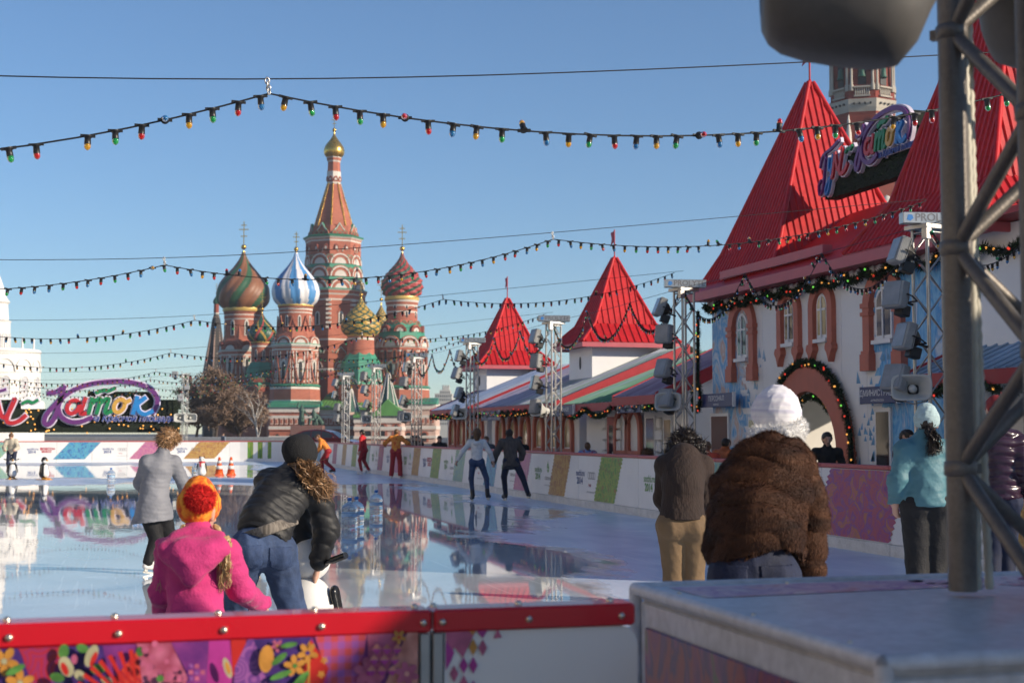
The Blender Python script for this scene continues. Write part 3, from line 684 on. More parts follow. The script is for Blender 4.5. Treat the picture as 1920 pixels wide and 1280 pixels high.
# printed winter frieze on the outer bays (flat print)
def jag(y0, y1, z0, z1, left=True, seed=1, n=26):
    rd = random.Random(seed); mb = MB()
    for i in range(n):
        za = z0+(z1-z0)*i/n; zb = z0+(z1-z0)*(i+1)/n; e = rd.uniform(0, .55)
        a, b = (y0+e*(1 if left else 0), y1-e*(0 if left else 1))
        mb.add([(0,hx(a),za+.1),(0,hx(b),za+.1),(0,hx(b - (0 if left else .1)),zb+.1),(0,hx(a+(.1 if left else 0)),zb+.1)], [(3,2,1,0)])
    return mb
jag(28.0, 30.12, 1.2, 4.6, True, 3).build('wall_print', M['frieze2'], house, loc=(-.004,0,0))
jag(20.42, 23.0, .9, 4.55, False, 5).build('wall_print', M['frieze'], house, loc=(-.004,0,0))
def shards(y0, y1, z0, z1, n, seed, m):
    rd = random.Random(seed); mb = MB()
    for i in range(n):
        y = rd.uniform(y0, y1); z = rd.uniform(z0, z1); s = rd.uniform(.06, .16); h = rd.uniform(.8, 1.6)*s
        mb.add([(0,hx(y),z),(0,hx(y+s),z),(0,hx(y+s*rd.uniform(.1,.9)),z+h)], [(2,1,0)])
    return stuff(mb.build('ice_shard_print', m, house, loc=(-.006,0,0)))
shards(22.3, 23.4, .9, 3.2, 60, 9, mat('shard_print_blue', (0.14,0.36,0.60), .5, var=.4, scale=4)); shards(27.3, 28.2, .9, 3.4, 46, 11, mat('shard_print_blue_pale', (0.30,0.50,0.68), .5, var=.3, scale=4))
# roofs -----------------------------------------------------------
def roof_face(a, b, c, d, nrib, mat_i, mb, rib=.03, wrib=.05):
    """quad a-b (lower edge) d-c (upper edge) with standing ribs running up the slope, clipped to the quad"""
    a, b, c, d = map(Vector, (a, b, c, d)); nrm = (b-a).cross(d-a).normalized()
    mb.add([a, b, c, d], [(0,1,2,3)], mat_i)
    ex = (b-a).normalized(); L = (b-a).length; up = nrm.cross(ex); H = (d-a).dot(up)
    xl, xr = (d-a).dot(ex), (c-a).dot(ex)
    for i in range(nrib+1):
        x = L*(i+.5)/(nrib+1)
        t = 1.0
        if xl > 1e-6 and x < xl: t = min(t, x/xl)
        if xr < L-1e-6 and x > xr: t = min(t, (L-x)/(L-xr))
        if t < .04: continue
        p0 = a+ex*x+nrm*.001; p1 = p0+up*(H*t*.995)
        w_ = ex*wrib/2; hgt = nrm*rib
        mb.add([p0-w_, p0+w_, p1+w_, p1-w_, p0-w_*.5+hgt, p0+w_*.5+hgt, p1+w_*.5+hgt, p1-w_*.5+hgt], [(0,1,5,4),(5,6,7,4),(1,2,6,5),(3,0,4,7),(2,3,7,6)], 1)
def pyramid(name, cx, cy, apex, zmid, hm, ze, he, parent, nr=18, hip=True):
    """steep hipped pyramid with a bell-cast foot; cx, cy in parent coordinates"""
    mb = MB(); A = (cx, cy, apex)
    sg = [(-1,-1),(1,-1),(1,1),(-1,1)]
    top = .05
    for k in range(4):
        s0, s1 = sg[k], sg[(k+1) % 4]
        lo0 = (cx+s0[0]*he, cy+s0[1]*he, ze); lo1 = (cx+s1[0]*he, cy+s1[1]*he, ze)
        m0 = (cx+s0[0]*hm, cy+s0[1]*hm, zmid); m1 = (cx+s1[0]*hm, cy+s1[1]*hm, zmid)
        t0 = (cx+s0[0]*top, cy+s0[1]*top, apex); t1 = (cx+s1[0]*top, cy+s1[1]*top, apex)
        roof_face(lo0, lo1, m1, m0, nr, 0, mb); roof_face(m0, m1, t1, t0, nr-4, 0, mb)
    o = mb.build(name, [M['roofred'], M['roofrib']], parent)
    hp = MB()
    for s in sg:
        hp.tube([(cx+s[0]*he, cy+s[1]*he, ze+.02), (cx+s[0]*hm, cy+s[1]*hm, zmid+.02), (cx+s[0]*top, cy+s[1]*top, apex+.02)], .055, 5)
    hp.lathe([(.12, apex-.12), (.02, apex+.1)], 8, 0, T(cx, cy, 0)); hp.build('ridge_cap', M['roofred'], o)
    fs = MB(); e = he+.01
    fs.box(cx-e, cx+e, cy-e, cy-e+.06, ze-.16, ze-.012); fs.box(cx-e, cx+e, cy+e-.06, cy+e, ze-.16, ze-.012); fs.box(cx-e, cx-e+.06, cy-e+.06, cy+e-.06, ze-.16, ze-.012); fs.box(cx+e-.06, cx+e, cy-e+.06, cy+e-.06, ze-.16, ze-.012)
    fs.box(cx-e+.06, cx+e-.06, cy-e+.06, cy+e-.06, ze-.10, ze-.06); fs.build('fascia', M['pinkfascia'], o)
    fl = MB(); fl.tube([(cx, cy, apex-.05), (cx, cy, apex+.95)], .022, 6); fl.build('flagpole', M['fascia'], o)
    p = MB(); n = 6
    for i in range(n):
        u0, u1 = i/n, (i+1)/n
        f = lambda u: (cx-.02-.02*sin(u*7), cy+.04+.36*u*0.9)
        zt0, zb0 = apex+.92-.08*u0, apex+.55+.10*(1 if u0 < .5 else -1)*u0*.5
        a0, a1 = f(u0), f(u1)
        p.add([(a0[0],a0[1],apex+.60+.05*u0),(a1[0],a1[1],apex+.60+.05*u1),(a1[0],a1[1],apex+.93-.02*u1),(a0[0],a0[1],apex+.93-.02*u0)], [(0,1,2,3),(3,2,1,0)])
        break
    p = MB(); p.prism([(0,.0),(.34,-.08),(.24,.12),(.34,.34),(0,.34)], -.006, .006, 0, T(cx, cy+.02, apex+.56) @ RZ(pi/2) @ RX(pi/2)); p.build('flag', mat('red_flag', (0.36,0.05,0.08), 0.7, var=.1), o)
    return o
hz = .1
pyramid('pyramid_roof', 1.70, hx(28.5), 9.50+hz, 5.75+hz, 1.50, 4.92+hz, 1.95, house, 22)
pyramid('pyramid_roof', 1.75, hx(20.95), 10.6+hz, 5.75+hz, 1.58, 4.92+hz, 2.2, house, 24)
mr = MB()
roof_face((-.55,hx(20.1),4.84+hz),(-.55,hx(30.2),4.84+hz),(2.0,hx(30.2),6.4+hz),(2.0,hx(20.1),6.4+hz), 60, 0, mr); 
mr.add([(2.0,hx(20.1),6.4+hz),(2.0,hx(30.2),6.4+hz),(4.2,hx(30.2),5.0+hz),(4.2,hx(20.1),5.0+hz)], [(3,2,1,0)], 0)
mr2 = mr.build('main_roof', [M['roofred'], M['roofrib']], house)
fs = MB(); fs.box(-.60, -.545, hx(19.95), hx(30.3), 4.66+hz, 4.85+hz); fs.box(-.545, .24, hx(19.95), hx(30.3), 4.70+hz, 4.735+hz); fs.build('fascia', M['pinkfascia'], house)
gt = MB(); gt.box(-.30, -.10, hx(24.2), hx(29.0), 5.08+hz, 5.26+hz, 0); gt.build('snow_guard', M['pinkfascia'], house)
sw = MB()                                            # soffit drip scallops in white under the eave
for i in range(40): sw.ball((-.10, hx(20.5+i*.245), 4.60+hz), (.06,.12,.10), 8)
stuff(sw.build('eave_scallop', M['frame'], house))

def blue_sign(name, text, sub, loc, wdt, h, label, parent=None, rz=-pi/2):
    t_ = thing(name, label, 'sign', 'blue name boards over the doors', loc=loc, rz=rz)
    b_ = MB(); b_.rbox(-wdt/2, wdt/2, -.03, .03, -h/2, h/2, .008); b_.build('board', M['navy'], t_)
    e_ = MB(); e_.box(-wdt/2-.03, -wdt/2, -.035, .035, -h/2-.01, h/2+.01); e_.box(wdt/2, wdt/2+.03, -.035, .035, -h/2-.01, h/2+.01); e_.box(-.02,.02,.03,.16,-.05,.05); e_.build('frame', M['frame'], t_)
    me = text_mesh(text, h*.52, M['ink']); ob('lettering', me, t_, M=T(0, -.034, h*.10) @ RX(pi/2))
    if sub: ob('lettering', text_mesh(sub, h*.18, M['ink']), t_, M=T(0, -.034, -h*.32) @ RX(pi/2))
    return t_
p = onx(1345, 750, 12.75); blue_sign('door_sign', 'ПЕРСОНАЛ', 'PERSONNEL', p, 1.75, .30, 'navy blue name board lettered ПЕРСОНАЛ beside the blue printed corner')
p = onx(1648, 740, 12.8); blue_sign('door_sign', 'АДМИНИСТРАЦИЯ', 'ADMINISTRATION', p, 1.25, .30, 'navy blue name board lettered АДМИНИСТРАЦИЯ beside the arched gate')
p = onx(1770, 722, 12.3); blue_sign('door_sign', 'МЕДПУНКТ', 'MEDICAL', p, 1.4, .30, 'navy blue name board on the near wing behind the floodlight tower')
# ground-floor doors and windows of the gate house
def plain_window(yc, z0, z1, w_, glass, parent, x=0.0, off=25.4, name='window'):
    f = MB(); f.box(x-.05, x-.002, yc-off-w_/2, yc-off+w_/2, z0+.1, z1+.1); o = f.build(name, M['frame'], parent)
    g_ = MB(); g_.box(x-.056, x-.0505, yc-off-w_/2+.06, yc-off+w_/2-.06, z0+.17, z1+.03); g_.build('pane', glass, o); return o
plain_window(27.95, .9, 2.05, .42, M['glass'], house); plain_window(22.55, .85, 2.15, .55, M['glass'], house)
plain_window(29.68, .05, 2.15, 1.0, mat('dark_brown_door', (0.10,0.03,0.025), .5, var=.15), house, name='door')

# ================================================================== LOW RINK-SIDE PAVILIONS
def stripes_mat(name, stops, seed):
    m = bpy.data.materials.new(name); m.use_nodes = True; nt = m.node_tree; p = nt.nodes['Principled BSDF']; p.inputs['Roughness'].default_value = .5
    tc = _N(nt, 'ShaderNodeTexCoord'); mp = _N(nt, 'ShaderNodeMapping'); mp.inputs['Scale'].default_value = (.12, 2.2, .12); mp.inputs['Location'].default_value = (seed, seed*1.7, 0)
    nt.links.new(tc.outputs['Object'], mp.inputs[0])
    n1 = _N(nt, 'ShaderNodeTexNoise'); n1.inputs['Scale'].default_value = 1.6; n1.inputs['Detail'].default_value = 6; nt.links.new(mp.outputs[0], n1.inputs['Vector'])
    sp = _N(nt, 'ShaderNodeSeparateXYZ'); nt.links.new(tc.outputs['Object'], sp.inputs[0])
    mr_ = _N(nt, 'ShaderNodeMapRange'); mr_.inputs['From Min'].default_value = -8; mr_.inputs['From Max'].default_value = 8; nt.links.new(sp.outputs[1], mr_.inputs[0])
    a = _N(nt, 'ShaderNodeMath', operation='MULTIPLY'); a.inputs[1].default_value = 1.1; nt.links.new(n1.outputs['Fac'], a.inputs[0])
    b = _N(nt, 'ShaderNodeMath', operation='ADD'); nt.links.new(a.outputs[0], b.inputs[0]); nt.links.new(mr_.outputs[0], b.inputs[1])
    b2 = _N(nt, 'ShaderNodeMath', operation='SUBTRACT'); b2.inputs[1].default_value = .55; nt.links.new(b.outputs[0], b2.inputs[0])
    r = _N(nt, 'ShaderNodeValToRGB'); e = r.color_ramp.elements
    while len(e) < len(stops): e.new(.5)
    for k, (q, c_) in enumerate(stops): e[k].position = q; e[k].color = c4(c_)
    nt.links.new(b2.outputs[0], r.inputs[0])
    n3 = _N(nt, 'ShaderNodeTexNoise'); n3.inputs['Scale'].default_value = 9; n3.inputs['Detail'].default_value = 3; nt.links.new(mp.outputs[0], n3.inputs['Vector'])
    mx = _N(nt, 'ShaderNodeMixRGB', blend_type='OVERLAY'); mx.inputs[0].default_value = .6; nt.links.new(r.outputs[0], mx.inputs[1]); nt.links.new(n3.outputs['Fac'], mx.inputs[2])
    nt.links.new(mx.outputs[0], p.inputs['Base Color']); return m
gw = (.48,.50,.56)
M['roofA'] = stripes_mat('purple_pink_roof_print', [(0,(.5,.5,.55)),(.35,(.34,.24,.34)),(.6,(.40,.34,.44)),(1,(.45,.46,.52))], 1.3)
M['roofB'] = stripes_mat('green_teal_roof_print', [(0,gw),(.2,(.16,.30,.26)),(.45,(.10,.26,.14)),(.65,(.20,.34,.26)),(.8,(.22,.32,.37)),(1,gw)], 4.1)
M['roofC'] = stripes_mat('green_white_violet_roof_print', [(0,(.24,.34,.28)),(.22,(.34,.42,.36)),(.4,gw),(.6,(.40,.37,.46)),(.8,(.30,.29,.42)),(1,(.38,.28,.34))], 7.7)
M['roofD'] = stripes_mat('blue_violet_roof_print', [(0,(.32,.26,.36)),(.3,gw),(.5,(.20,.28,.44)),(.75,(.34,.37,.5)),(1,(.24,.27,.4))], 9.9)
def pavilion(y0, y1, xe, ze, xr, zr, roofm, label, wall_x=13.0, gable=True, seams=True):
    yc = (y0+y1)/2
    t_ = thing('pavilion', label, 'building', 'low pavilions along the boards', loc=(wall_x, yc, -.1))
    h = (y1-y0)/2; ex = xe-wall_x; rx = xr-wall_x
    mb = MB(); n = max(2, int((y1-y0)/1.2)); zt = ze+.10+(zr-ze)*(0-ex)/(rx-ex)
    for i in range(n):
        a = -h+2*h*i/n+.006; b = -h+2*h*(i+1)/n-.006
        q = MB(); q.box(0, .12, a, b, 0, zt-.02); q.build('wall_panel', M['facade'], t_)
    g_ = MB(); g_.prism([(0.12,0),(rx,0),(rx,zr+.04),(0.12,zt-.02)], -h+.12, -h+.02, 0, RX(pi/2) @ SCL(1,1,-1)); g_.prism([(0.12,0),(rx,0),(rx,zr+.04),(0.12,zt-.02)], h-.12, h-.02, 0, RX(pi/2) @ SCL(1,1,-1)); g_.build('gable_wall', M['facade'], t_)
    r = MB(); zz = .10
    r.add([(ex,-h,ze+zz),(ex,h,ze+zz),(rx,h,zr+zz),(rx,-h,zr+zz)], [(3,2,1,0)], 0)
    r.add([(rx,-h,zr+zz),(rx,h,zr+zz),(2*rx-ex,h,ze+zz),(2*rx-ex,-h,ze+zz)], [(3,2,1,0)], 0)
    nrm = Vector((-(zr-ze), 0, rx-ex)).normalized(); k = int((y1-y0)/.28)
    for i in range(k+1):
        y = -h+2*h*i/k; p0 = Vector((ex, y, ze+zz))+nrm*.012; p1 = Vector((rx, y, zr+zz))+nrm*.012
        r.tube([p0, p1], .022, 4, 0, smooth=False, cap=False)
    o = r.build('roof', roofm, t_)
    f = MB()
    f.prism([(ex-.05,ze+zz+.05),(ex-.05,ze+zz-.22),(ex+.1,ze+zz-.22),(rx,zr+zz-.24),(rx,zr+zz+.06)], h+.0, h+.07, 0, RX(pi/2) @ SCL(1,1,1)); f.build('bargeboard', M['fascia'], o)
    f = MB(); f.prism([(ex-.05,ze+zz+.05),(ex-.05,ze+zz-.22),(ex+.1,ze+zz-.22),(rx,zr+zz-.24),(rx,zr+zz+.06)], -h-.07, -h, 0, RX(pi/2)); f.build('bargeboard', M['fascia'], o)
    f = MB(); f.box(ex-.06, ex-.002, -h, h, ze+zz-.22, ze+zz-.006); f.build('fascia', M['fascia'], o)
    return t_
pa = pavilion(31.6, 34.6, 12.2, 2.62, 16.0, 4.35, M['roofA'], 'low pavilion with a purple pink roof beside the gate house')
pb = pavilion(34.9, 39.3, 12.3, 2.52, 16.5, 4.1, M['roofB'], 'low pavilion with a green and teal striped roof over the red door')
pc = pavilion(40.0, 50.3, 12.3, 2.60, 16.5, 4.35, M['roofC'], 'long pavilion with a green, white and violet roof under the larger turret')
pd_ = pavilion(51.0, 57.6, 12.3, 2.62, 16.5, 4.35, M['roofD'], 'pavilion with a blue and violet roof under the smaller turret')
pe = pavilion(58.0, 66.5, 14.4, 2.75, 17.2, 4.1, mat('plum_roof_print', (.20,.12,.18), .5, var=.3, scale=1.2), 'farthest set-back pavilion with a dark plum roof, next to the cathedral', 15.0)
# near wing to the other side of the gate house
pf = pavilion(9.0, 20.0, 12.0, 2.62, 16.0, 4.35, mat('pale_blue_roof_print', (0.30,0.42,0.55), .5, var=.35, scale=1.2), 'near pavilion wing with a pale blue roof behind the floodlight tower')
def turret(cx, cy, apex, he, label):
    t_ = thing('turret', label, 'turret', 'red pyramid turrets on the pavilion roofs', loc=(cx, cy, 0))
    ze = apex-2.85; hm = he*.62
    b_ = MB(); b_.box(-he*.72, he*.72, -he*.72, he*.72, 2.9, ze-.11); b_.build('base', M['facade'], t_)
    w_ = MB(); w_.lathe([(.16,0),(.16,.02)], 12, 0, T(-he*.72-.001, 0, ze-.6) @ RY(-pi/2) @ SCL(1.3,.5,1)); w_.build('porthole', M['dark'], t_)
    pyramid('pyramid_roof', 0, 0, apex, ze+.62, hm, ze, he, t_, 13); return t_
turret(15.5, 43.9, 7.42, 1.65, 'larger white turret with a steep red ribbed pyramid roof between two floodlight towers')
turret(15.5, 57.4, 7.32, 1.65, 'farther white turret with a steep red ribbed pyramid roof and a small flag')
# arcade of arched windows on the long pavilions
def arcade(parent, yc0, ys, glass, off):
    for y in ys:
        zb, zs, r = 1.22, 1.75, .42
        o_ = MB(); n = 10
        inn = [(y-off+r, .1)] + [(y-off+r*cos(pi*i/n), zs+.1+r*1.15*sin(pi*i/n)) for i in range(n+1)] + [(y-off-r, .1)]
        R = r+.16; out = [(y-off+R, .1)] + [(y-off+R*cos(pi*i/n), zs+.1+R*1.15*sin(pi*i/n)) for i in range(n+1)] + [(y-off-R, .1)]
        o_.band(inn, out, 0.002, .10, 0, Matrix(((0,-1,0,0),(1,0,0,0),(0,0,1,0),(0,0,0,1))))
        o_.box(-.09, -.004, y-off-r, y-off+r, 1.12+.1, 1.24+.1); a = o_.build('arch_trim', M['terra'], parent)
        g_ = MB(); k = .8; g_.prism([(y-off-r*k, zb+.16), (y-off+r*k, zb+.16)] + [(y-off+r*k*cos(pi*i/n), zs+.1+r*1.1*k*sin(pi*i/n)) for i in range(n+1)], .004, .014, 0, YZM); g_.build('pane', glass, a)
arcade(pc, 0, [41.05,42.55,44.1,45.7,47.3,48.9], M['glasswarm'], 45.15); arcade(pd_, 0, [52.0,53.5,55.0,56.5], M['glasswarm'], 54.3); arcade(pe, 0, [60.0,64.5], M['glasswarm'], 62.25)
arcade(pb, 0, [35.25,36.15], M['frame'], 37.1)
def door(parent, y, off, w_, z1, m, label=None):
    d_ = MB(); d_.box(-.05, -.003, y-off-w_/2, y-off+w_/2, .02, z1+.1); o = d_.build('door', m, parent)
    g_ = MB(); g_.box(-.056, -.051, y-off-w_*.27, y-off+w_*.27, .95, z1-.12); g_.build('pane', M['glass'], o)
    h_ = MB(); h_.tube([(-.11, y-off-w_*.36, .95), (-.11, y-off-w_*.36, 1.3)], .018, 6); h_.build('handle', M['alu'], o); return o
M['doorred'] = mat('red_door', (0.38,0.035,0.035), .45, var=.1)
door(pb, 37.0, 37.1, .75, 2.15, M['doorred']); door(pe, 62.2, 62.25, .8, 2.1, M['doorred'])
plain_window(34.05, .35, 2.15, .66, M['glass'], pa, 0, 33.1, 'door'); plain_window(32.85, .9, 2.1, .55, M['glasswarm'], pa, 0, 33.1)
for y in (11.5, 13.6, 15.6, 18.0): plain_window(y, .8, 2.1, .9, M['glass'], pf, 0, 14.5)
# wavy white corner quoins beside the doors
wq = MB()
def wavy(parent, y, off):
    for i in range(7): mbq = MB(); mbq.rbox(-.07, -.004, y-off-.16-(i % 2)*.05, y-off+.16+(i % 2)*.05, .3*i+.12, .3*i+.40, .03); mbq.build('quoin', M['facade'], parent)
wavy(pb, 37.6, 37.1); wavy(pb, 36.45, 37.1); wavy(pa, 33.45, 33.1)
p = onx(1182, 762, 12.2); blue_sign('door_sign', 'ОХРАНА', 'SECURITY', p, 1.75, .30, 'navy blue name board lettered ОХРАНА over the red door')
p = onx(1054, 770, 12.2); blue_sign('door_sign', 'ПРОКАТ КОНЬКОВ', 'SKATES RENT', p, 2.2, .30, 'navy blue name board for skate hire behind the truss under the larger turret')
p = onx(920, 779, 12.2); blue_sign('door_sign', 'ПРОКАТ КОНЬКОВ', 'SKATES RENT', p, 2.3, .32, 'navy blue name board for skate hire under the smaller turret')
p = onx(860, 779, 14.25); blue_sign('door_sign', 'РАЗДЕВАЛКА', '', p, 2.2, .32, 'navy blue name board on the last stretch of pavilion, beside the farthest kiosk')

# ================================================================== BRICK CLOCK-TOWER OF THE FORTRESS behind the gate house
kt = thing('fortress_tower', 'tall red brick fortress tower with white stone columns rising behind the roof sign', 'tower', loc=atd(1627, 829, 178), rz=-TH); kt.location.z = -.12
k_ = 178/FPX; KZ = lambda py: (823.5-py)*k_
b_ = MB(); b_.box(-95*k_, 95*k_, -95*k_, 95*k_, 0, KZ(420)); b_.box(-70*k_, 70*k_, -70*k_, 70*k_, KZ(420)+.01, KZ(330))
b_.build('shaft', M['brickd'], kt)
o_ = MB(); o_.lathe([(63*k_,KZ(330)),(63*k_,KZ(206)),(64*k_,KZ(200)),(66*k_,KZ(192)),(67*k_,KZ(176)),(64*k_,KZ(174)),(63*k_,KZ(172)),(62*k_,KZ(150)),(58*k_,KZ(148)),(57*k_,KZ(90)),(66*k_,KZ(84)),(66*k_,KZ(74)),(50*k_,KZ(70)),(8*k_,KZ(-120))], 8, [0,0,1,1,0,0,0,0,0,1,1,1,3], a0=-pi/2+.15, smooth=False)
M['tstone'] = mat('weathered_tower_stone', (.40,.36,.30), .8, var=.15, scale=.6)
M['tbrick'] = mat('dark_tower_brick', (.20,.036,.024), .85, var=.2, scale=.7, var2=.2)
bel = o_.build('belfry', [M['tbrick'], M['tstone'], M['dark'], M['dgreen']], kt)
for k in range(8):
    a = -pi/2+.15+pi/4*k; mb = MB()
    if sin(a) > .5: continue
    for s in (-.07, .07): mb.lathe([(4.2*k_,KZ(160)),(4.2*k_,KZ(150)),(2.6*k_,KZ(146)),(2.4*k_,KZ(100)),(4.2*k_,KZ(96)),(4.2*k_,KZ(90))], 8, 0, T(61*k_*cos(a+s), 61*k_*sin(a+s), 0))
    mb.build('column', M['tstone'], bel)
    a2 = a+pi/8; q = MB(); q.box(-15*k_, 15*k_, -.25, .25, KZ(172), KZ(169)); q.box(-15*k_,15*k_,-.25,.25,KZ(155),KZ(152))
    for i in range(7): q.lathe([(1.0*k_,KZ(169)),(1.7*k_,KZ(164)),(.9*k_,KZ(155))], 6, 0, T((-12+4*i)*k_, 0, 0))
    q.build('balustrade', M['tstone'], bel, M=T(58.5*k_*cos(a2), 58.5*k_*sin(a2), 0) @ RZ(a2+pi/2))
    q = MB()
    for i in range(4): q.cbox(((-15+10*i)*k_, -.05, KZ(185)), (3*k_, .3, 3.5*k_))
    q.build('dentil', M['dark'], bel, M=T(61.5*k_*cos(a2), 61.5*k_*sin(a2), 0) @ RZ(a2+pi/2))
    q = MB(); q.lathe([(6*k_,KZ(262)),(5*k_,KZ(240)),(2.5*k_,KZ(225)),(3*k_,KZ(218)),(.5*k_,KZ(205))], 8, 0, T(66*k_*cos(a), 66*k_*sin(a), 0)); q.build('pinnacle', M['stone'], bel)
    wn_ = MB(); wn_.prism([(-7.5*k_,KZ(148)),(7.5*k_,KZ(148))]+arc2(0,KZ(112),7.5*k_,12*k_,0,pi,8), .05, .15, 0, RX(pi/2)); wn_.build('bell_opening', M['dark'], bel, M=T(52.9*k_*cos(a2), 52.9*k_*sin(a2), 0) @ RZ(a2+pi/2))
    q = MB(); q.lathe([(.2*k_,KZ(112)),(5*k_,KZ(116)),(6*k_,KZ(128)),(8*k_,KZ(134))], 12, 0, T(54*k_*cos(a2), 54*k_*sin(a2), 0)); q.build('bell', M['dgreen'], bel)
for s in (-1, 1):
    q = MB(); q.lathe([(8*k_,KZ(420)),(9*k_,KZ(395)),(5*k_,KZ(385)),(7*k_,KZ(370)),(2*k_,KZ(345)),(.5*k_,KZ(320))], 8, 0, T(s*55*k_, -75*k_, 0)); q.build('pinnacle', M['stone'], kt)
    q = MB(); q.ball((s*20*k_, -90*k_, KZ(380)), (10*k_, 6*k_, 18*k_), 10); q.build('pinnacle', M['stone'], kt)

# ================================================================== FAR BLOCK, WHITE TOWER, YELLOW LOGGIA
fb = thing('apartment_building', 'pale stepped high-rise in the far distance beyond the cathedral', 'building', loc=atd(826, 829, 620), rz=-TH); fb.location.z = -.12
q_ = 620/FPX; M['pale'] = mat('pale_stone_block', (0.42,0.41,0.38), .8, var=.1, scale=.1)
for (x0, x1, y0, y1, zt) in ((-22,34,0,30,752),(-12,20,4,24,735),(-4,16,8,20,728)):
    mb = MB(); mb.box(x0*q_, x1*q_, y0, y1, 0, (818-zt)*q_); wb = mb.build('wall', M['pale'], fb)
    for i in range(int((x1-x0)/4)):
        for j in range(6): 
            wd = MB(); wd.box((x0+2+4*i)*q_, (x0+3.6+4*i)*q_, y0-.1, y0-.01, (818-zt-5-7*j-2)*q_, (818-zt-5-7*j+2)*q_)
            if j == 0: me_ = None
            wd.build('window', M['glass'], wb)
mb = MB()
for i in range(5): mb.tube([((2+i*2.5)*q_, 14, (818-728)*q_), ((2+i*2.5)*q_, 14, (818-718-3*(i % 2))*q_)], .5, 5)
mb.build('mast', M['pale'], fb)
wt = thing('white_tower', 'round white toy-castle tower with blind arches beyond the red sign', 'tower', loc=atd(-14, 829, 108), rz=-TH); wt.location.z = -.12
a_ = 108/FPX; AZ = lambda py: (823-py)*a_
M['chalk'] = mat('chalk_white_plaster', (0.74,0.72,0.69), .7, var=.06, scale=.8)
wb = MB(); wb.lathe([(92*a_,0),(92*a_,AZ(724)),(90*a_,AZ(718)),(84*a_,AZ(716)),(82*a_,AZ(630)),(84*a_,AZ(626)),(82*a_,AZ(622)),(78*a_,AZ(622))], 40, 0, smooth=False); wo = wb.build('wall', M['chalk'], wt)
tb = MB(); tb.lathe([(27*a_,AZ(622)),(27*a_,AZ(572)),(29*a_,AZ(568)),(24*a_,AZ(566)),(22*a_,AZ(536)),(26*a_,AZ(532)),(20*a_,AZ(524)),(14*a_,AZ(504)),(2*a_,AZ(470))], 24, 0, smooth=False); tb.build('turret', M['chalk'], wo)
am = MB(); n = 10
am.band(arc2(0,0,.5,.5,0,pi,n), arc2(0,0,.58,.58,0,pi,n), -.05, .05, 0); ME_BA = am.mesh('blind_arch', [M['chalk']])
lm = MB(); lm.prism([(-.5,-2),(.5,-2)] + arc2(0,0,.5,.5,0,pi,n), -.02, .03, 0, RX(pi/2)); lm.band([(.55,-2)] + arc2(0,0,.55,.55,0,pi,n) + [(-.55,-2)], [(.68,-2)] + arc2(0,0,.68,.68,0,pi,n) + [(-.68,-2)], -.06, .05, 1); ME_LN = lm.mesh('blind_window', [mat('grey_blind_niche', (.50,.50,.52), .7, var=.05), M['chalk']])
for k in range(14):
    a = -pi/2 + 2*pi*(k+.3)/14
    if sin(a) > .3: continue
    ob('blind_arch', ME_BA, wo, M=T(82.6*a_*cos(a), 82.6*a_*sin(a), AZ(664)) @ RZ(a+pi/2) @ SCL(34*a_, 1, 44*a_))
    ob('blind_window', ME_LN, wo, M=T(83.0*a_*cos(a), 83.0*a_*sin(a), AZ(682)) @ RZ(a+pi/2) @ SCL(15*a_, 1, 16*a_))
    pl = MB(); pl.lathe([(2*a_,AZ(622)),(1.7*a_,AZ(604)),(.3*a_,AZ(600))], 6, 0, T(76*a_*cos(a), 76*a_*sin(a), 0)); pl.build('pinnacle', M['chalk'], wo)
    ob('blind_window', ME_LN, wo, M=T(27.2*a_*cos(a), 27.2*a_*sin(a), AZ(597)) @ RZ(a+pi/2) @ SCL(8*a_, 1, 11*a_))
lg = thing('loggia', 'low sandy yellow colonnade seen under the left sign', 'colonnade', loc=atd(160, 829, 112), rz=-TH); lg.location.z = -.12
M['sand'] = mat('sandy_plaster', (0.55,0.42,0.24), .8, var=.1, scale=1)
e_ = 112/FPX; mb = MB(); mb.box(-62*e_, 56*e_, .5, 2.5, 0, 15*e_); mb.box(-64*e_, 58*e_, -.3, 2.6, 15*e_, 19*e_); mb.build('wall', M['sand'], lg)
ds = MB(); ds.box(-3.5*e_, 3.5*e_, .44, .495, 0, 14*e_); dm = ds.mesh('opening', [M['dark']])
cl = MB(); cl.box(-3*e_, 3*e_, -.2, .3, 0, 15*e_); cm = cl.mesh('column', [M['sand']])
for i in range(9): ob('opening', dm, lg, (-50*e_+13*e_*i, 0, 0)); ob('column', cm, lg, (-56.5*e_+13*e_*i, 0, 0))
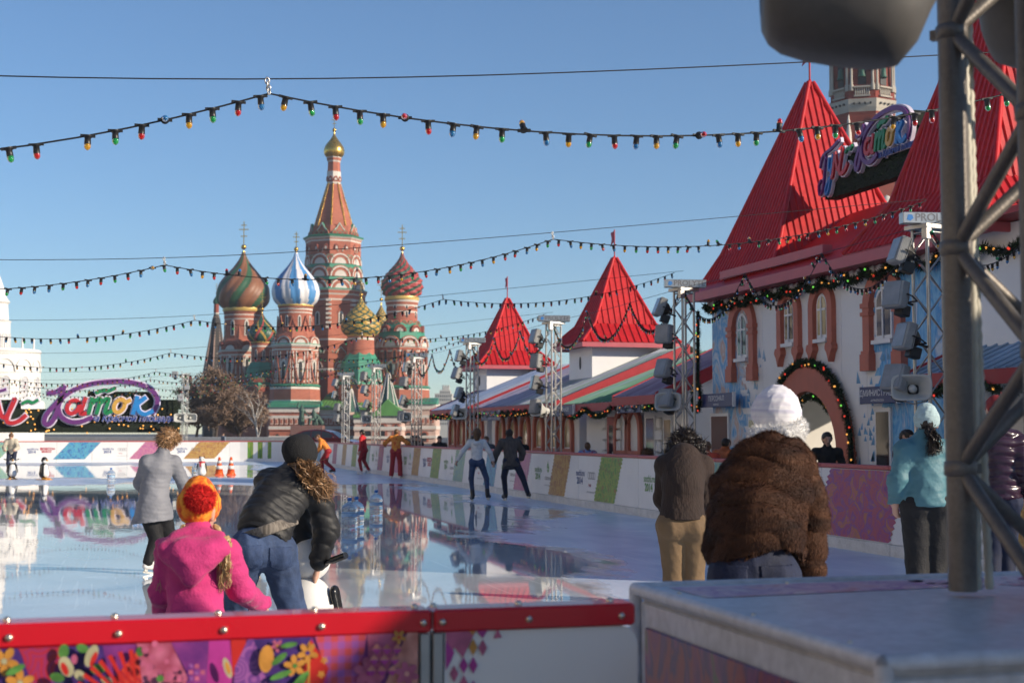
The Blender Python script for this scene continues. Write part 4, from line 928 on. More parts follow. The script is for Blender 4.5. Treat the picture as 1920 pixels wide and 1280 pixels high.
# ================================================================== RINK BOARDS
def streak_mat(name, stops, sc=7.0): return ramp_mat(name, stops, .45, sc, (1,1,.16), detail=7, distort=.8)
ST = {
 'green': streak_mat('green_grass_print', [(.25,(.05,.16,.03)),(.42,(.10,.28,.04)),(.5,(.30,.36,.05)),(.58,(.08,.22,.05)),(.68,(.40,.12,.03)),(.8,(.12,.30,.08))]),
 'brown': streak_mat('ochre_brown_print', [(.25,(.24,.07,.04)),(.42,(.40,.20,.05)),(.5,(.50,.33,.10)),(.6,(.30,.12,.06)),(.75,(.48,.28,.08))]),
 'teal': streak_mat('teal_print', [(.25,(.10,.28,.28)),(.45,(.20,.38,.34)),(.52,(.32,.44,.22)),(.62,(.10,.26,.36)),(.8,(.30,.46,.44))]),
 'blue': streak_mat('blue_mosaic_print', [(.25,(.03,.14,.38)),(.4,(.06,.26,.48)),(.5,(.12,.38,.46)),(.6,(.03,.10,.34)),(.8,(.22,.42,.55))], 5),
 'pink': streak_mat('pink_print', [(.25,(.42,.10,.20)),(.45,(.52,.22,.30)),(.55,(.40,.10,.26)),(.75,(.58,.32,.36))]),
 'purple': streak_mat('purple_patchwork_print', [(.22,(.10,.03,.18)),(.38,(.30,.05,.20)),(.46,(.42,.08,.10)),(.52,(.20,.05,.28)),(.6,(.45,.16,.05)),(.68,(.38,.08,.26)),(.78,(.14,.20,.06))], 4)}
M['navyink'] = mat('navy_print', (0.02,0.06,0.22), .5, var=0); M['greenink'] = mat('green_print', (0.12,0.30,0.06), .5, var=0)
M['greyink'] = mat('grey_print', (0.18,0.18,0.19), .5, var=0); M['redink'] = mat('red_print', (0.42,0.03,0.05), .5, var=0)
WM_R = Matrix(((0,0,-1,0),(-1,0,0,0),(0,1,0,0),(0,0,0,1)))     # lettering plane of the long boards: faces -X
WM_F = RX(pi/2)                                                # lettering plane of the end boards: faces -Y
TXT = {}
def txt(body, size, m, bold=0.0):
    k = (body, size, m, bold)
    if k not in TXT: TXT[k] = text_mesh(body, size, M[m], bold=bold, res=2)
    return TXT[k]
def rings_mesh():
    mb = MB(); n = 18
    for i in range(4):
        c_ = (i-1.5)*.155
        for k in range(n):
            a, b = 2*pi*k/n, 2*pi*(k+1)/n; r0, r1 = .083, .106
            z = .0006*(i % 2)
            mb.add([(c_+r0*cos(a), r0*sin(a), z),(c_+r1*cos(a), r1*sin(a), z),(c_+r1*cos(b), r1*sin(b), z),(c_+r0*cos(b), r0*sin(b), z)], [(0,1,2,3)])
    return mb.mesh('ring_emblem', [M['greyink']])
ME_RINGS = rings_mesh()
def emblem_mesh():
    mb = MB(); n = 20
    mb.add([(0,0,0)]+[(.095*cos(2*pi*k/n), .115*sin(2*pi*k/n), 0) for k in range(n)], [(0,1+k,1+(k+1) % n) for k in range(n)], 0)
    mb.add([(-.02,.10,.001),(.0,.19,.001),(.03,.11,.001),(-.06,.03,.001),(.05,.07,.001),(.05,.05,.001),(-.05,.0,.001),(.06,-.03,.001),(-.03,-.06,.001)], [(0,2,1),(3,5,4),(6,8,7)], [0,1,1])
    return mb.mesh('round_emblem', [M['greenink'], M['panel']])
ME_EMB = emblem_mesh()
def logos(parent, WM, at, kind, far=False):
    """two printed marks side by side; at(s, z, off) -> position for a distance s along the boards"""
    def put(me, s, z, sc=1.0): ob(me.name.split('.')[0], me, parent, M=Matrix.Translation(at(s, z)) @ WM @ SCL(sc))
    if kind == 0:
        put(txt('sochi.ru', .20, 'navyink', .004), -.42, .78); put(txt('2014', .22, 'navyink', .008), -.46, .60); put(ME_RINGS, .40, .74, .8)
        put(txt('Audi', .10, 'redink', .002), .28, .52); put(txt('ГЕНЕРАЛЬНЫЙ ПАРТНЕР', .055, 'greyink'), .40, .36)
    elif kind == 1:
        put(txt('sochi.ru', .20, 'greenink', .004), -.42, .78); put(txt('2014', .22, 'greenink', .008), -.46, .60); put(ME_EMB, .45, .84)
        put(txt('СБЕРБАНК', .105, 'greyink', .002), .45, .57); put(txt('ГЕНЕРАЛЬНЫЙ ПАРТНЕР', .05, 'greyink'), .45, .40)
    else:
        put(txt('sochi.ru', .20, 'navyink', .004), -.42, .78); put(txt('2014', .22, 'navyink', .008), -.46, .60); put(txt('BOSCO+', .21, 'redink', .012), .42, .78); put(txt('BOSCO', .16, 'redink', .01), .36, .62)
def stripe_mesh(w_, z0, z1, slant, seed, m, name='print'):
    """slanted printed stripe with a ragged edge; x along the boards, y up"""
    rd = random.Random(seed); mb = MB(); n = 24; L = []; Rr = []
    for i in range(n+1):
        z = z0+(z1-z0)*i/n; s = slant*(1-i/n)
        j = .05 if i % 2 else -.02
        L.append((s-w_/2-j*rd.uniform(.5,1.4), z)); Rr.append((s+w_/2+j*rd.uniform(.5,1.4), z))
    vs = [(x, z, 0) for x, z in L]+[(x, z, 0) for x, z in Rr]
    mb.add(vs, [(i, n+1+i, n+2+i, i+1) for i in range(n)]); return mb.mesh(name, [m])

# ---- long boards along the pavilions
rb = thing('rink_barrier', 'long white rink barrier with a faded red top rail running beneath the pavilions', 'barrier', loc=(XR, 0, 0))
PL = 2.0; y = YN+.1; pm = MB(); pm.rbox(.0, .07, .006, PL-.006, .165, 1.185, .008); ME_PAN = pm.mesh('panel', [M['panel']])
rm = MB(); rm.rbox(-.02, .10, .004, PL-.004, 1.187, 1.25, .012); ME_RAIL = rm.mesh('top_rail', [M['pinkrail']])
km = MB(); km.rbox(-.015, .05, .004, PL-.004, -.02, .163, .008); ME_KICK = km.mesh('kick_board', [mat('scuffed_kick_board', (0.62,0.60,0.56), .45, var=.14, scale=3, var2=.3)])
while y < YF-4.0:
    ob('panel', ME_PAN, rb, (0, y, 0)); ob('top_rail', ME_RAIL, rb, (0, y, 0)); ob('kick_board', ME_KICK, rb, (0, y, 0)); y += PL
pc_ = MB()
for (r0, r1, z0, z1, mi) in ((4.0,4.07,.16,1.185,0),(3.98,4.10,1.187,1.25,1),(3.985,4.05,-.02,.158,0)):
    n = 10
    for k in range(n):
        a, b = pi/2*k/n, pi/2*(k+1)/n
        pc_.add([(r*cos(t), r*sin(t), z) for t in (a, b) for r in (r0, r1) for z in (z0, z1)], [(0,1,5,4),(2,6,7,3),(1,3,7,5),(0,4,6,2)], mi, False, T(-4.0, YF-4.0, 0))
pc_.build('corner_panel', [M['panel'], M['pinkrail']], rb)
seq = [(18.35,2.2,'purple'),(24.0,1.4,'teal'),(29.4,1.36,'green'),(33.0,1.3,'brown'),(36.35,1.2,'pink'),(39.7,1.2,'blue'),(43.7,1.3,'teal'),(47.2,1.3,'green'),(50.55,1.2,'brown'),(54.2,1.2,'pink'),(57.9,1.1,'purple'),(61.3,1.3,'teal'),(64.8,1.3,'green'),(67.9,1.2,'brown'),(71.0,1.3,'purple'),(76.8,1.4,'blue'),(14.0,1.4,'brown'),(9.0,1.4,'green')]
for i, (yy, w_, c_) in enumerate(seq):
    ob('print', stripe_mesh(w_, .18, 1.175, -.55, i, ST[c_]), rb, M=T(-.004, yy, 0) @ WM_R)
ys = sorted(q[0] for q in seq)
for i in range(len(ys)-1):
    a, b = ys[i], ys[i+1]
    if b > 66 or b < 12: continue
    c_ = (a+b)/2
    if a == 18.35: c_ = 21.2
    k = {0:1,1:0}[i % 2] if i % 5 != 4 else 2
    if abs(c_-31.2) < .3 or a == 18.35: k = 0
    elif abs(c_-34.7) < .3 or abs(c_-27) < .5: k = 1
    logos(rb, WM_R, lambda s, z, c_=c_: Vector((-.004, c_-s, z)), k)
# ---- end boards
eb = thing('rink_barrier', 'white end barrier across the far side, with slanting coloured prints', 'barrier', loc=(0, YF, 0))
em = MB(); em.rbox(.006, 1.994, 0, .07, .165, 1.185, .008); ME_P2 = em.mesh('panel', [M['panel']])
em = MB(); em.rbox(.004, 1.996, -.02, .10, 1.187, 1.25, .012); ME_R2 = em.mesh('top_rail', [M['pinkrail']])
em = MB(); em.rbox(.004, 1.996, -.015, .05, -.02, .163, .008); ME_K2 = em.mesh('kick_board', [M['panel']])
x = XR-4.0
while x > -17:
    x -= 2.0; ob('panel', ME_P2, eb, (x,0,0)); ob('top_rail', ME_R2, eb, (x,0,0)); ob('kick_board', ME_K2, eb, (x,0,0))
for i, (xx, w_, c_) in enumerate([(-6.9,1.6,'teal'),(-2.2,1.75,'blue'),(1.9,1.3,'pink'),(5.3,1.8,'brown')]):
    ob('print', stripe_mesh(w_, .18, 1.175, -.9, 40+i, ST[c_]), eb, M=T(xx+.1, -.004, 0) @ WM_F)
for xx, k in ((-4.62,2),(-.36,0),(3.9,0)): logos(eb, WM_F, lambda s, z, xx=xx: Vector((xx+s, -.004, z)), k)
# green stripe on the curved corner is a bent sheet
gs = MB(); n = 6
for k in range(n):
    a, b = pi/2*(.52+.34*k/n), pi/2*(.52+.34*(k+1)/n)
    gs.add([(3.994*cos(t), 3.994*sin(t), z) for t in (a, b) for z in (.18, 1.175)], [(0,2,3,1)], 0, False, T(6.3, 84.0-88.0, 0))
gs.build('print', [ST['green']], eb)
# ---- near boards (the camera looks over them)
YF0 = 3.61
nb = thing('rink_barrier', 'nearest rink barrier with glossy red top rail and patchwork print', 'barrier', loc=(0, YF0, 0))
M['redrail'] = mat('glossy_red_rail', (0.50,0.006,0.016), .28, var=.06, scale=3, coat=.3)
JX = .775
def rail(x0, x1):
    mb = MB(); mb.rbox(x0, x1, -.012, .095, 1.192, 1.25, .006); o = mb.build('top_rail', M['redrail'], nb); return o
M['bolt'] = mat('steel_bolt', (.62,.54,.44), .28, metal=.9, var=.1, scale=30)
bm_ = MB(); bm_.lathe([(.0095,0),(.0095,.002),(.0085,.006),(.005,.009),(0,.010)], 14); ME_BOLT = bm_.mesh('bolt', [M['bolt']])
for (x0, x1, bx) in ((-1.63,JX-.003,(-1.5,-1.25,-1.0,-.75,-.5,-.25,0.0,.25,.49,.75)),(JX+.003,1.325,(.80,1.03,1.285)),(-4.0,-1.636,(-3.6,-3.2,-2.8,-2.4,-2.0))):
    r = rail(x0, x1)
    for b in bx:
        ob('bolt', ME_BOLT, r, M=T(b, -.012, 1.218) @ RX(pi/2)); ob('bolt', ME_BOLT, r, M=T(b-.01, .055, 1.25))
def npanel(x0, x1, m, rr=0.0):
    mb = MB(); P = [(x0,.12),(x1,.12),(x1,1.19-rr)] + ([(x1-rr+rr*cos(a), 1.19-rr+rr*sin(a)) for a in [pi/2*k/6 for k in range(1,7)]] if rr else [(x1,1.19)]) + [(x0,1.19)]
    mb.prism(P, -.03, -.002, 0, RX(pi/2)); return mb.build('panel', m, nb)
pl_ = npanel(-1.6, JX-.037, M['panel']); pr_ = npanel(JX+.033, 1.335, mat('sun_tinted_panel', (.74,.70,.64), .35, var=.04, scale=1.5, bump=.03, bscale=8), .05); npanel(-3.9, -1.64, M['panel'])  # white panel past the joint has sunlight's warm tone put into its colour
for c_ in (JX-.018, JX+.016):
    mb = MB(); mb.rbox(c_-.014, c_+.013, -.006, .05, 0.0, 1.19, .003); mb.build('post', mat('galvanised_post', (.36,.35,.33), .45, metal=.5, var=.1, scale=20), nb)
bk = MB(); bk.box(-3.9, 1.33, .035, .05, 0, 1.18); bk.build('back_board', M['panel'], nb)
# patchwork: flat print, a sheet of patches in their own procedural patterns
def wave_mat(name, c1, c2, kind, scale, dist=0.0, rough=.4):
    m = bpy.data.materials.new(name); m.use_nodes = True; nt = m.node_tree; p = nt.nodes['Principled BSDF']; p.inputs['Roughness'].default_value = rough
    tc = _N(nt, 'ShaderNodeTexCoord')
    if kind == 'gingham':
        fs_ = []
        for dr in ('X', 'Z'):
            n = _N(nt, 'ShaderNodeTexWave', bands_direction=dr); n.inputs['Scale'].default_value = scale; nt.links.new(tc.outputs['Object'], n.inputs['Vector'])
            g = _N(nt, 'ShaderNodeMath', operation='GREATER_THAN'); g.inputs[1].default_value = .5; nt.links.new(n.outputs['Fac'], g.inputs[0]); fs_.append(g.outputs[0])
        a = _N(nt, 'ShaderNodeMath', operation='ADD'); nt.links.new(fs_[0], a.inputs[0]); nt.links.new(fs_[1], a.inputs[1])
        h = _N(nt, 'ShaderNodeMath', operation='MULTIPLY'); h.inputs[1].default_value = .5; nt.links.new(a.outputs[0], h.inputs[0]); f = h.outputs[0]
    elif kind == 'voro':
        n = _N(nt, 'ShaderNodeTexVoronoi'); n.inputs['Scale'].default_value = scale; nt.links.new(tc.outputs['Object'], n.inputs['Vector']); f = n.outputs['Distance']
    elif kind == 'ring':
        n = _N(nt, 'ShaderNodeTexVoronoi'); n.inputs['Scale'].default_value = scale; nt.links.new(tc.outputs['Object'], n.inputs['Vector'])
        s_ = _N(nt, 'ShaderNodeMath', operation='SINE'); k = _N(nt, 'ShaderNodeMath', operation='MULTIPLY'); k.inputs[1].default_value = 34; nt.links.new(n.outputs['Distance'], k.inputs[0]); nt.links.new(k.outputs[0], s_.inputs[0])
        q = _N(nt, 'ShaderNodeMath', operation='MULTIPLY_ADD'); q.inputs[1].default_value = .5; q.inputs[2].default_value = .5; nt.links.new(s_.outputs[0], q.inputs[0]); f = q.outputs[0]
    else:
        n = _N(nt, 'ShaderNodeTexWave', bands_direction='DIAGONAL'); n.inputs['Scale'].default_value = scale; n.inputs['Distortion'].default_value = dist; nt.links.new(tc.outputs['Object'], n.inputs['Vector']); f = n.outputs['Fac']
    r = _N(nt, 'ShaderNodeValToRGB'); r.color_ramp.elements[0].color = c4(c1); r.color_ramp.elements[1].color = c4(c2); nt.links.new(f, r.inputs[0]); nt.links.new(r.outputs[0], p.inputs['Base Color']); return m
PW = [mat('print_violet', (.10,.02,.20), .35, var=.35, scale=14, col2=(.2,.03,.16)), wave_mat('print_red_lace', (.36,.015,.03), (.26,.02,.10), 'ring', 16),
      wave_mat('print_gingham', (.46,.05,.06), (.28,.07,.30), 'gingham', 9.0), wave_mat('print_lace_violet', (.12,.03,.20), (.30,.09,.30), 'ring', 22),
      mat('print_red', (.46,.02,.015), .35, var=.15, scale=12), mat('print_orange', (.45,.20,.035), .35, var=.25, scale=30), mat('print_leaf_green', (.07,.19,.04), .35, var=.4, scale=30),
      mat('print_coral', (.46,.14,.10), .35, var=.25, scale=16, col2=(.6,.28,.22)), mat('print_pink', (.40,.09,.17), .35, var=.3, scale=20), wave_mat('print_fan', (.34,.01,.02), (.52,.05,.03), 'wave', 30, 2.0),
      mat('print_cream', (.36,.33,.20), .35, var=.2, scale=24), mat('print_navy', (.05,.02,.14), .35, var=.4, scale=22), wave_mat('print_berry', (.50,.14,.24), (.22,.02,.05), 'voro', 30), mat('print_magenta', (.36,.03,.22), .35, var=.2, scale=20)]
def sheet(px_polys, y_off, parent, name='print'):
    mb = MB()
    for lay, (poly, mi) in enumerate(px_polys):
        P = [ony(a, b, YF0+y_off) for a, b in poly]
        s_ = sum((P[i].x-P[i-1].x)*(P[i].z+P[i-1].z) for i in range(len(P)))
        vs = [(p.x, -.0006*lay*.5, p.z) for p in P]
        mb.add(vs, [tuple(range(len(vs)))[::(1 if s_ < 0 else -1)]], mi)
    return mb.build(name, PW, parent, (0, y_off, 0))
B0, B1 = 1188, 1420
def ell(cx, cy, rx, ry, rot=0, n=14): return [(cx+rx*cos(2*pi*k/n)*cos(rot)-ry*sin(2*pi*k/n)*sin(rot), cy+rx*cos(2*pi*k/n)*sin(rot)+ry*sin(2*pi*k/n)*cos(rot)) for k in range(n)]
def flower(cx, cy, r, mi, mc, n=5, a0=.3):
    out = []
    for k in range(n):
        a = a0+2*pi*k/n; out.append((ell(cx+r*.62*cos(a), cy+r*.62*sin(a), r*.46, r*.30, a, 10), mi))
    out.append((ell(cx, cy, r*.22, r*.22, 0, 8), mc)); return out
polys = [([(-700,1180),(783,1168),(783,1500),(-700,1500)], 0)]
polys += [([(-60,1200),(45,1206),(85,1420),(-60,1420)], 11), ([(30,1200),(128,1196),(85,1300),(60,1280)], 1), ([(28,1203),(120,1200),(75,1292)], 1), ([(128,1196),(190,1196),(235,1420),(60,1420)], 11),
          ([(190,1300),(262,1212),(300,1420),(190,1420)], 9), ([(255,1200),(318,1198),(352,1270),(320,1420),(270,1300)], 12), ([(318,1198),(400,1195),(400,1420),(345,1420),(350,1260)], 0),
          ([(392,1196),(430,1190),(436,1260),(410,1420),(380,1420)], 13), ([(432,1188),(462,1188),(458,1240),(436,1268)], 4), ([(470,1186),(500,1260),(520,1420),(430,1420),(440,1250)], 3), ([(470,1186),(588,1182),(560,1250),(590,1300),(545,1420),(505,1300),(492,1240)], 11),
          ([(586,1180),(690,1178),(675,1260),(640,1420),(625,1420),(612,1260)], 2), ([(583,1198),(616,1252),(590,1330),(560,1255)], 4), ([(576,1207),(581,1199),(581,1315),(576,1290)], 5), ([(612,1262),(632,1420),(590,1420),(596,1310)], 13),
          ([(688,1178),(760,1176),(740,1230),(700,1300),(660,1420),(655,1330),(690,1240)], 8), ([(745,1226),(765,1180),(783,1176),(783,1420),(720,1420),(722,1280)], 7)]
polys += flower(8, 1238, 27, 5, 10) + flower(38, 1278, 26, 5, 10, 5, .9) + flower(590-14, 1222, 19, 5, 11) + flower(552, 1246, 20, 5, 6, 5, .8) + flower(519, 1208, 12, 8, 5) + flower(746, 1192, 13, 5, 4) + flower(690, 1258, 28, 8, 13, 6) + flower(760,1260,22,8,7,6)
for (cx, cy, rx, ry, rot, mi) in ((498,1232,14,26,.1,5),(522,1232,6,18,.9,6),(540,1206,5,16,1.4,6),(560,1275,8,26,.7,6),(525,1262,6,22,1.2,6),(30,1252,7,20,1.1,6),(120,1218,10,14,.2,6),(155,1212,12,8,.3,6),(172,1226,11,22,.4,10),(176,1232,5,15,.4,4),(125,1246,13,20,-.4,10),(122,1250,6,13,-.4,4),(150,1262,12,9,.6,10),(185,1250,15,10,-.2,6),(108,1266,14,9,.2,6),(200,1272,12,8,.5,10),(140,1232,6,9,0,8),(262,1218,7,9,0,6),(300,1268,7,7,0,6),(425,1248,7,20,-.3,10),(426,1248,4,12,-.3,5)):
    polys.append((ell(cx, cy, rx, ry, rot), mi))
for (cx, cy, r) in ((272,1215,7),(285,1228,6),(300,1213,5),(280,1246,8),(268,1240,5),(312,1236,5),(328,1250,6),(318,1262,8),(300,1256,5),(290,1203,6),(336,1268,6)): polys.append((ell(cx, cy, r, r, 0, 10), 8))
for (i, j) in ((0,0),(0,1),(0,2),(1,1),(1,2),(2,1),(-1,2),(1,0)): 
    cx, cy = 353+i*11, 1240+j*11.5; polys.append(([(cx,cy),(cx+8,cy),(cx+8,cy+8),(cx,cy+8)], 8 if (i+j) % 2 else 3))
for k in range(9):
    a = pi*(.52+.05*k); polys.append(([(262,1330),(262+130*cos(a*1.02), 1330-118*sin(a*1.02)),(262+130*cos(a*1.02+.07), 1330-118*sin(a*1.02+.07))], 4))
for r_ in range(3):
    for c_ in range(3):
        cx, cy = 702+c_*19-r_*5, 1212+r_*20; polys.append(([(cx-9,cy),(cx,cy-10),(cx+9,cy)], 7)); polys.append(([(cx-9,cy),(cx+9,cy),(cx,cy+10)], 13))
for (cx, cy) in ((604,1232),(598,1258)): polys += flower(cx, cy, 7, 5, 5)
sheet(polys, -.0030, pl_)
P2 = [([(836,1180),(893,1180),(868,1232),(852,1212),(838,1250)], 8), ([(836,1200),(852,1222),(845,1240),(836,1256)], 13), ([(892,1180),(916,1178),(905,1196)], 13), ([(878,1180),(894,1180),(886,1190)], 5), ([(925,1196),(933,1178),(941,1194)], 8), ([(950,1177),(970,1176),(966,1172),(955,1173)], 4)]
for i, (cx, cy) in enumerate(((887,1212),(905,1213),(869,1246),(887,1246),(869,1280),(851,1262),(850,1300),(887,1290),(869,1312),(851,1330))):
    P2.append(([(cx-8,cy),(cx,cy-16),(cx+8,cy),(cx,cy+16)], (5,8,13,13,8,8,7,13,13,8)[i]))
sheet(P2, -.0030, pr_)
nb2 = MB()

# ================================================================== WHITE TRUSS PLINTH, TRUSS TOWER, HORN LOUDSPEAKERS
M['plinth'] = mat('white_plinth_plastic', (.48,.48,.50), .38, var=.12, scale=3, var2=.35, bump=.12, bscale=22)
bx = thing('plinth', 'big white rounded box in front with a patchwork side print that the truss stands on', 'plinth', loc=(1.49, 2.62, -.08))
W_, D_, H_ = 2.4, 1.50, 1.33
mb = MB(); mb.rbox(.03, W_-.03, .03, D_-.03, 0, H_-.05, .01); mb.build('body', M['plinth'], bx)
mb = MB(); mb.rbox(.025, W_-.025, .025, D_-.025, H_-.049, H_-.012, .006); mb.build('top_panel', M['plinth'], bx)
r = .020
def edge(p, q, name='edge_rail'):
    mb = MB(); mb.tube([p, q], r, 12); mb.ball(p, r*.999, 12); mb.ball(q, r*.999, 12); mb.build(name, M['plinth'], bx)
zt = H_-r
cs = [(r,r,zt),(W_-r,r,zt),(W_-r,D_-r,zt),(r,D_-r,zt)]
for i in range(4): edge(cs[i], cs[(i+1) % 4])
for c_ in cs: edge((c_[0],c_[1],.04), (c_[0],c_[1],zt-.002), 'corner_post')
M['plprint'] = ramp_mat('dark_patchwork_print', [(.25,(.03,.02,.06)),(.4,(.14,.03,.10)),(.48,(.26,.05,.04)),(.54,(.06,.03,.10)),(.62,(.20,.05,.12)),(.72,(.05,.14,.04)),(.8,(.22,.10,.03))], .35, 5, (1,1,.45), detail=7, distort=1.4)
mb = MB(); mb.rbox(.018, .029, .10, D_-.10, .15, H_-.125, .003); mb.build('side_print', M['plprint'], bx)
mb = MB(); mb.rbox(.09, W_-.09, .012, .029, .15, H_-.14, .003); mb.build('side_print', mat('dark_front_panel', (.06,.065,.075), .4, var=.25, scale=5), bx)
pp = MB(); rd = random.Random(4)
pp.add([(.10,D_-.38,0),(1.05,D_-.30,0),(1.0,D_-.09,0),(.10,D_-.09,0)], [(0,1,2,3)])
for i in range(70):
    x, y_, s = rd.uniform(.9, 1.5), rd.uniform(D_-.36, D_-.09), rd.uniform(.012,.03); pp.add([(x-s,y_,0),(x,y_-s,0),(x+s,y_,0),(x,y_+s,0)], [(0,1,2,3)])
pp.build('top_print', ramp_mat('pink_patch_print', [(.3,(.45,.14,.16)),(.45,(.55,.35,.40)),(.52,(.30,.10,.26)),(.62,(.60,.45,.42)),(.75,(.36,.2,.3))], .4, 7, (1,1,1), detail=6, distort=1), bx, (0,0,H_-.0105))
sc_ = MB()
for (x, y_) in ((.07,.25),(.07,.75),(.07,1.25),(.5,.07),(1.0,.07),(1.5,.07),(.5,D_-.07),(1.2,D_-.07)): ob('screw', ME_BOLT, bx, (x, y_, H_-.012), scale=.7)

def truss_tower(name, label, w_, h, rc, rbr, seg, loc, rz, m, group=None, base=True):
    t_ = thing(name, label, 'truss', group, loc, rz)
    cm_ = MB(); cm_.lathe([(rc,0),(rc,h)], 12); me = cm_.mesh('chord', [m])
    q = w_/2; cor = [(-q,-q),(q,-q),(q,q),(-q,q)]
    for c_ in cor: ob('chord', me, t_, (c_[0], c_[1], 0))
    L = sqrt(w_*w_+seg*seg); b_ = MB(); b_.lathe([(rbr,-L/2+rc*.6),(rbr,L/2-rc*.6)], 8); bme = b_.mesh('brace', [m])
    n = int(h/seg)
    for k in range(4):
        a, b = Vector((*cor[k], 0)), Vector((*cor[(k+1) % 4], 0))
        for i in range(n):
            p, q2 = (a, b) if (i+k) % 2 == 0 else (b, a)
            P, Q = p+Vector((0,0,seg*i+.03)), q2+Vector((0,0,seg*(i+1)+.03))
            o = ob('brace', bme, t_); o.location = (P+Q)/2; o.rotation_euler = (Q-P).to_track_quat('Z', 'Y').to_euler()
        hb = MB(); hb.tube([a+Vector((0,0,h-.04)), b+Vector((0,0,h-.04))], rbr, 8); hb.build('end_bar', m, t_)
    if base:
        bp = MB(); bp.rbox(-q-.06, q+.06, -q-.06, q+.06, -.012, .012, .004); bp.build('base_plate', m, t_)
    return t_
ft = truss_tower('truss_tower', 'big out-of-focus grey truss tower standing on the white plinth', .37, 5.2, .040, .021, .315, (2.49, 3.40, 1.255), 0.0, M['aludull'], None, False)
for cx_, cy_ in ((-.185,-.185),(-.185,.185),(.185,.185),(.185,-.185)):
    for i in range(8):
        cl_ = MB(); cl_.lathe([(.0405,-.022),(.046,-.018),(.046,.018),(.0405,.022)], 14); cl_.box(.040,.062,-.012,.012,-.014,.014); cl_.build('node_collar', M['aludull'], ft, (cx_, cy_, .345+.63*i+(.315 if cx_*cy_ > 0 else 0)), 1.1*i)
def hose(p0, p1, r, name, seed):
    rd = random.Random(seed); mb = MB(); n = 260; pts = []; rr = []
    for i in range(n+1):
        u = i/n; p = Vector(p0).lerp(Vector(p1), u)+Vector((.012*sin(u*9+seed), .012*cos(u*7+seed), 0)); pts.append(p); rr.append(r*(1.0 if i % 2 else .80))
    mb.tube(pts, rr, 10); return mb.build('cable_hose', mat(name, (.50,.47,.38), .45, var=.15, scale=14), ft)
hose((-.135,.20,0.0), (-.15,.19,5.1), .015, 'grey_conduit', 1); hose((-.085,.22,0.0), (-.125,.215,5.1), .014, 'grey_conduit_pale', 3)
def horn(name, label, loc, rot, sc, m, cat='loudspeaker', group=None, back=True):
    """re-entrant horn loudspeaker: flared rounded-rectangle bell facing local -Y, throat and driver behind"""
    t_ = thing(name, label, cat, group, loc); t_.rotation_euler = rot; t_.scale = (sc,)*3
    prof = [(-.30,.46,.30),(-.295,.50,.335),(-.27,.505,.34),(-.22,.47,.315),(-.12,.37,.26),(0.0,.27,.20),(.12,.20,.16),(.20,.17,.14)]
    n = 28; vs = []
    def ring_(y, a, b, e=.42):
        out = []
        for k in range(n):
            t = 2*pi*k/n; c_, s_ = cos(t), sin(t); out.append((a*math.copysign(abs(c_)**e, c_), y, b*math.copysign(abs(s_)**e, s_)))
        return out
    rows = [ring_(y, a, b) for y, a, b in prof] + [ring_(-.285,.44,.285)] + [ring_(-.18,.34,.22)] + [ring_(-.05,.22,.15)] + [ring_(.02,.14,.12)]
    order = [11,10,9,8,0,1,2,3,4,5,6,7]
    vs = [p for i in order for p in rows[i]]; fs = []
    for i in range(len(order)-1):
        for k in range(n): fs.append((i*n+k, i*n+(k+1) % n, (i+1)*n+(k+1) % n, (i+1)*n+k))
    fs = [f[::-1] for f in fs]
    mb = MB(); mb.add(vs, fs, 0, True); mb.add(rows[11], [tuple(range(n))[::-1]], 1); mb.build('bell', [m, M['dark']], t_)
    mb = MB(); mb.lathe([(.0,-.20),(.07,-.19),(.10,-.15),(.10,.06)], 16, 0, RX(-pi/2) @ T(0,0,.0)); mb.build('phase_plug', m, t_)
    mb = MB(); mb.lathe([(.15,.20),(.155,.24),(.155,.36),(.13,.41),(.0,.43)], 20, 0, RX(-pi/2)); mb.build('driver', m, t_)
    mb = MB(); mb.tube([(-.17,.16,0),(-.25,.22,-.1),(-.25,.22,-.28),(0,.22,-.34),(.25,.22,-.28),(.25,.22,-.1),(.17,.16,0)], .02, 6); mb.build('bracket', M['steel'], t_)
    return t_
M['horndark'] = mat('dark_grey_horn', (.085,.08,.075), .55, var=.15, scale=4, var2=.15)
# a fat bass cabinet hangs over the camera: a rounded moulded horn seen from below
def moulded_horn(label, loc, rz, tilt, flip=1):
    t_ = thing('horn_speaker', label, 'loudspeaker', 'moulded horn loudspeakers on the near truss', loc); t_.rotation_euler = (tilt, 0, rz)
    secs = [(-.232,.07,.07,.02),(-.228,.105,.105,.012),(-.212,.128,.130,.006),(-.18,.148,.150,.002),(-.12,.164,.168,0),(-.04,.176,.182,-.002),(.05,.178,.190,-.006),(.11,.165,.182,-.006),(.155,.13,.145,.01),(.19,.09,.10,.045),(.225,.06,.07,.075),(.25,.05,.06,.085)]
    n = 28; vs = []; fs = []
    for x, a, b, dz in secs:
        for k in range(n):
            t = 2*pi*k/n; c_, s_ = cos(t), sin(t); vs.append((x*flip, a*math.copysign(abs(c_)**.8, c_), dz+b*math.copysign(abs(s_)**.8, s_)))
    for i in range(len(secs)-1):
        for k in range(n):
            f = (i*n+k, i*n+(k+1) % n, (i+1)*n+(k+1) % n, (i+1)*n+k); fs.append(f if flip > 0 else f[::-1])
    mb = MB(); mb.add(vs, fs, 0, True); mb.add(vs[:n], [tuple(range(n))], 1, False); mb.add(vs[-n:], [tuple(range(n))], 0, False); mb.build('bell', [M['horndark'], M['dark']], t_)
    mb = MB(); mb.lathe([(.05,0),(.06,.03),(.06,.12),(.04,.14)], 14, 0, T(.24*flip,0,.08) @ RY(pi/2*flip)); mb.build('driver', M['horndark'], t_)
    mb = MB(); mb.tube([(-.02,-.182,.05),(-.02,-.20,.20),(.10*flip,-.10,.26),(.3*flip,.0,.26)], .014, 6); mb.build('bracket', M['steel'], t_)
    return t_
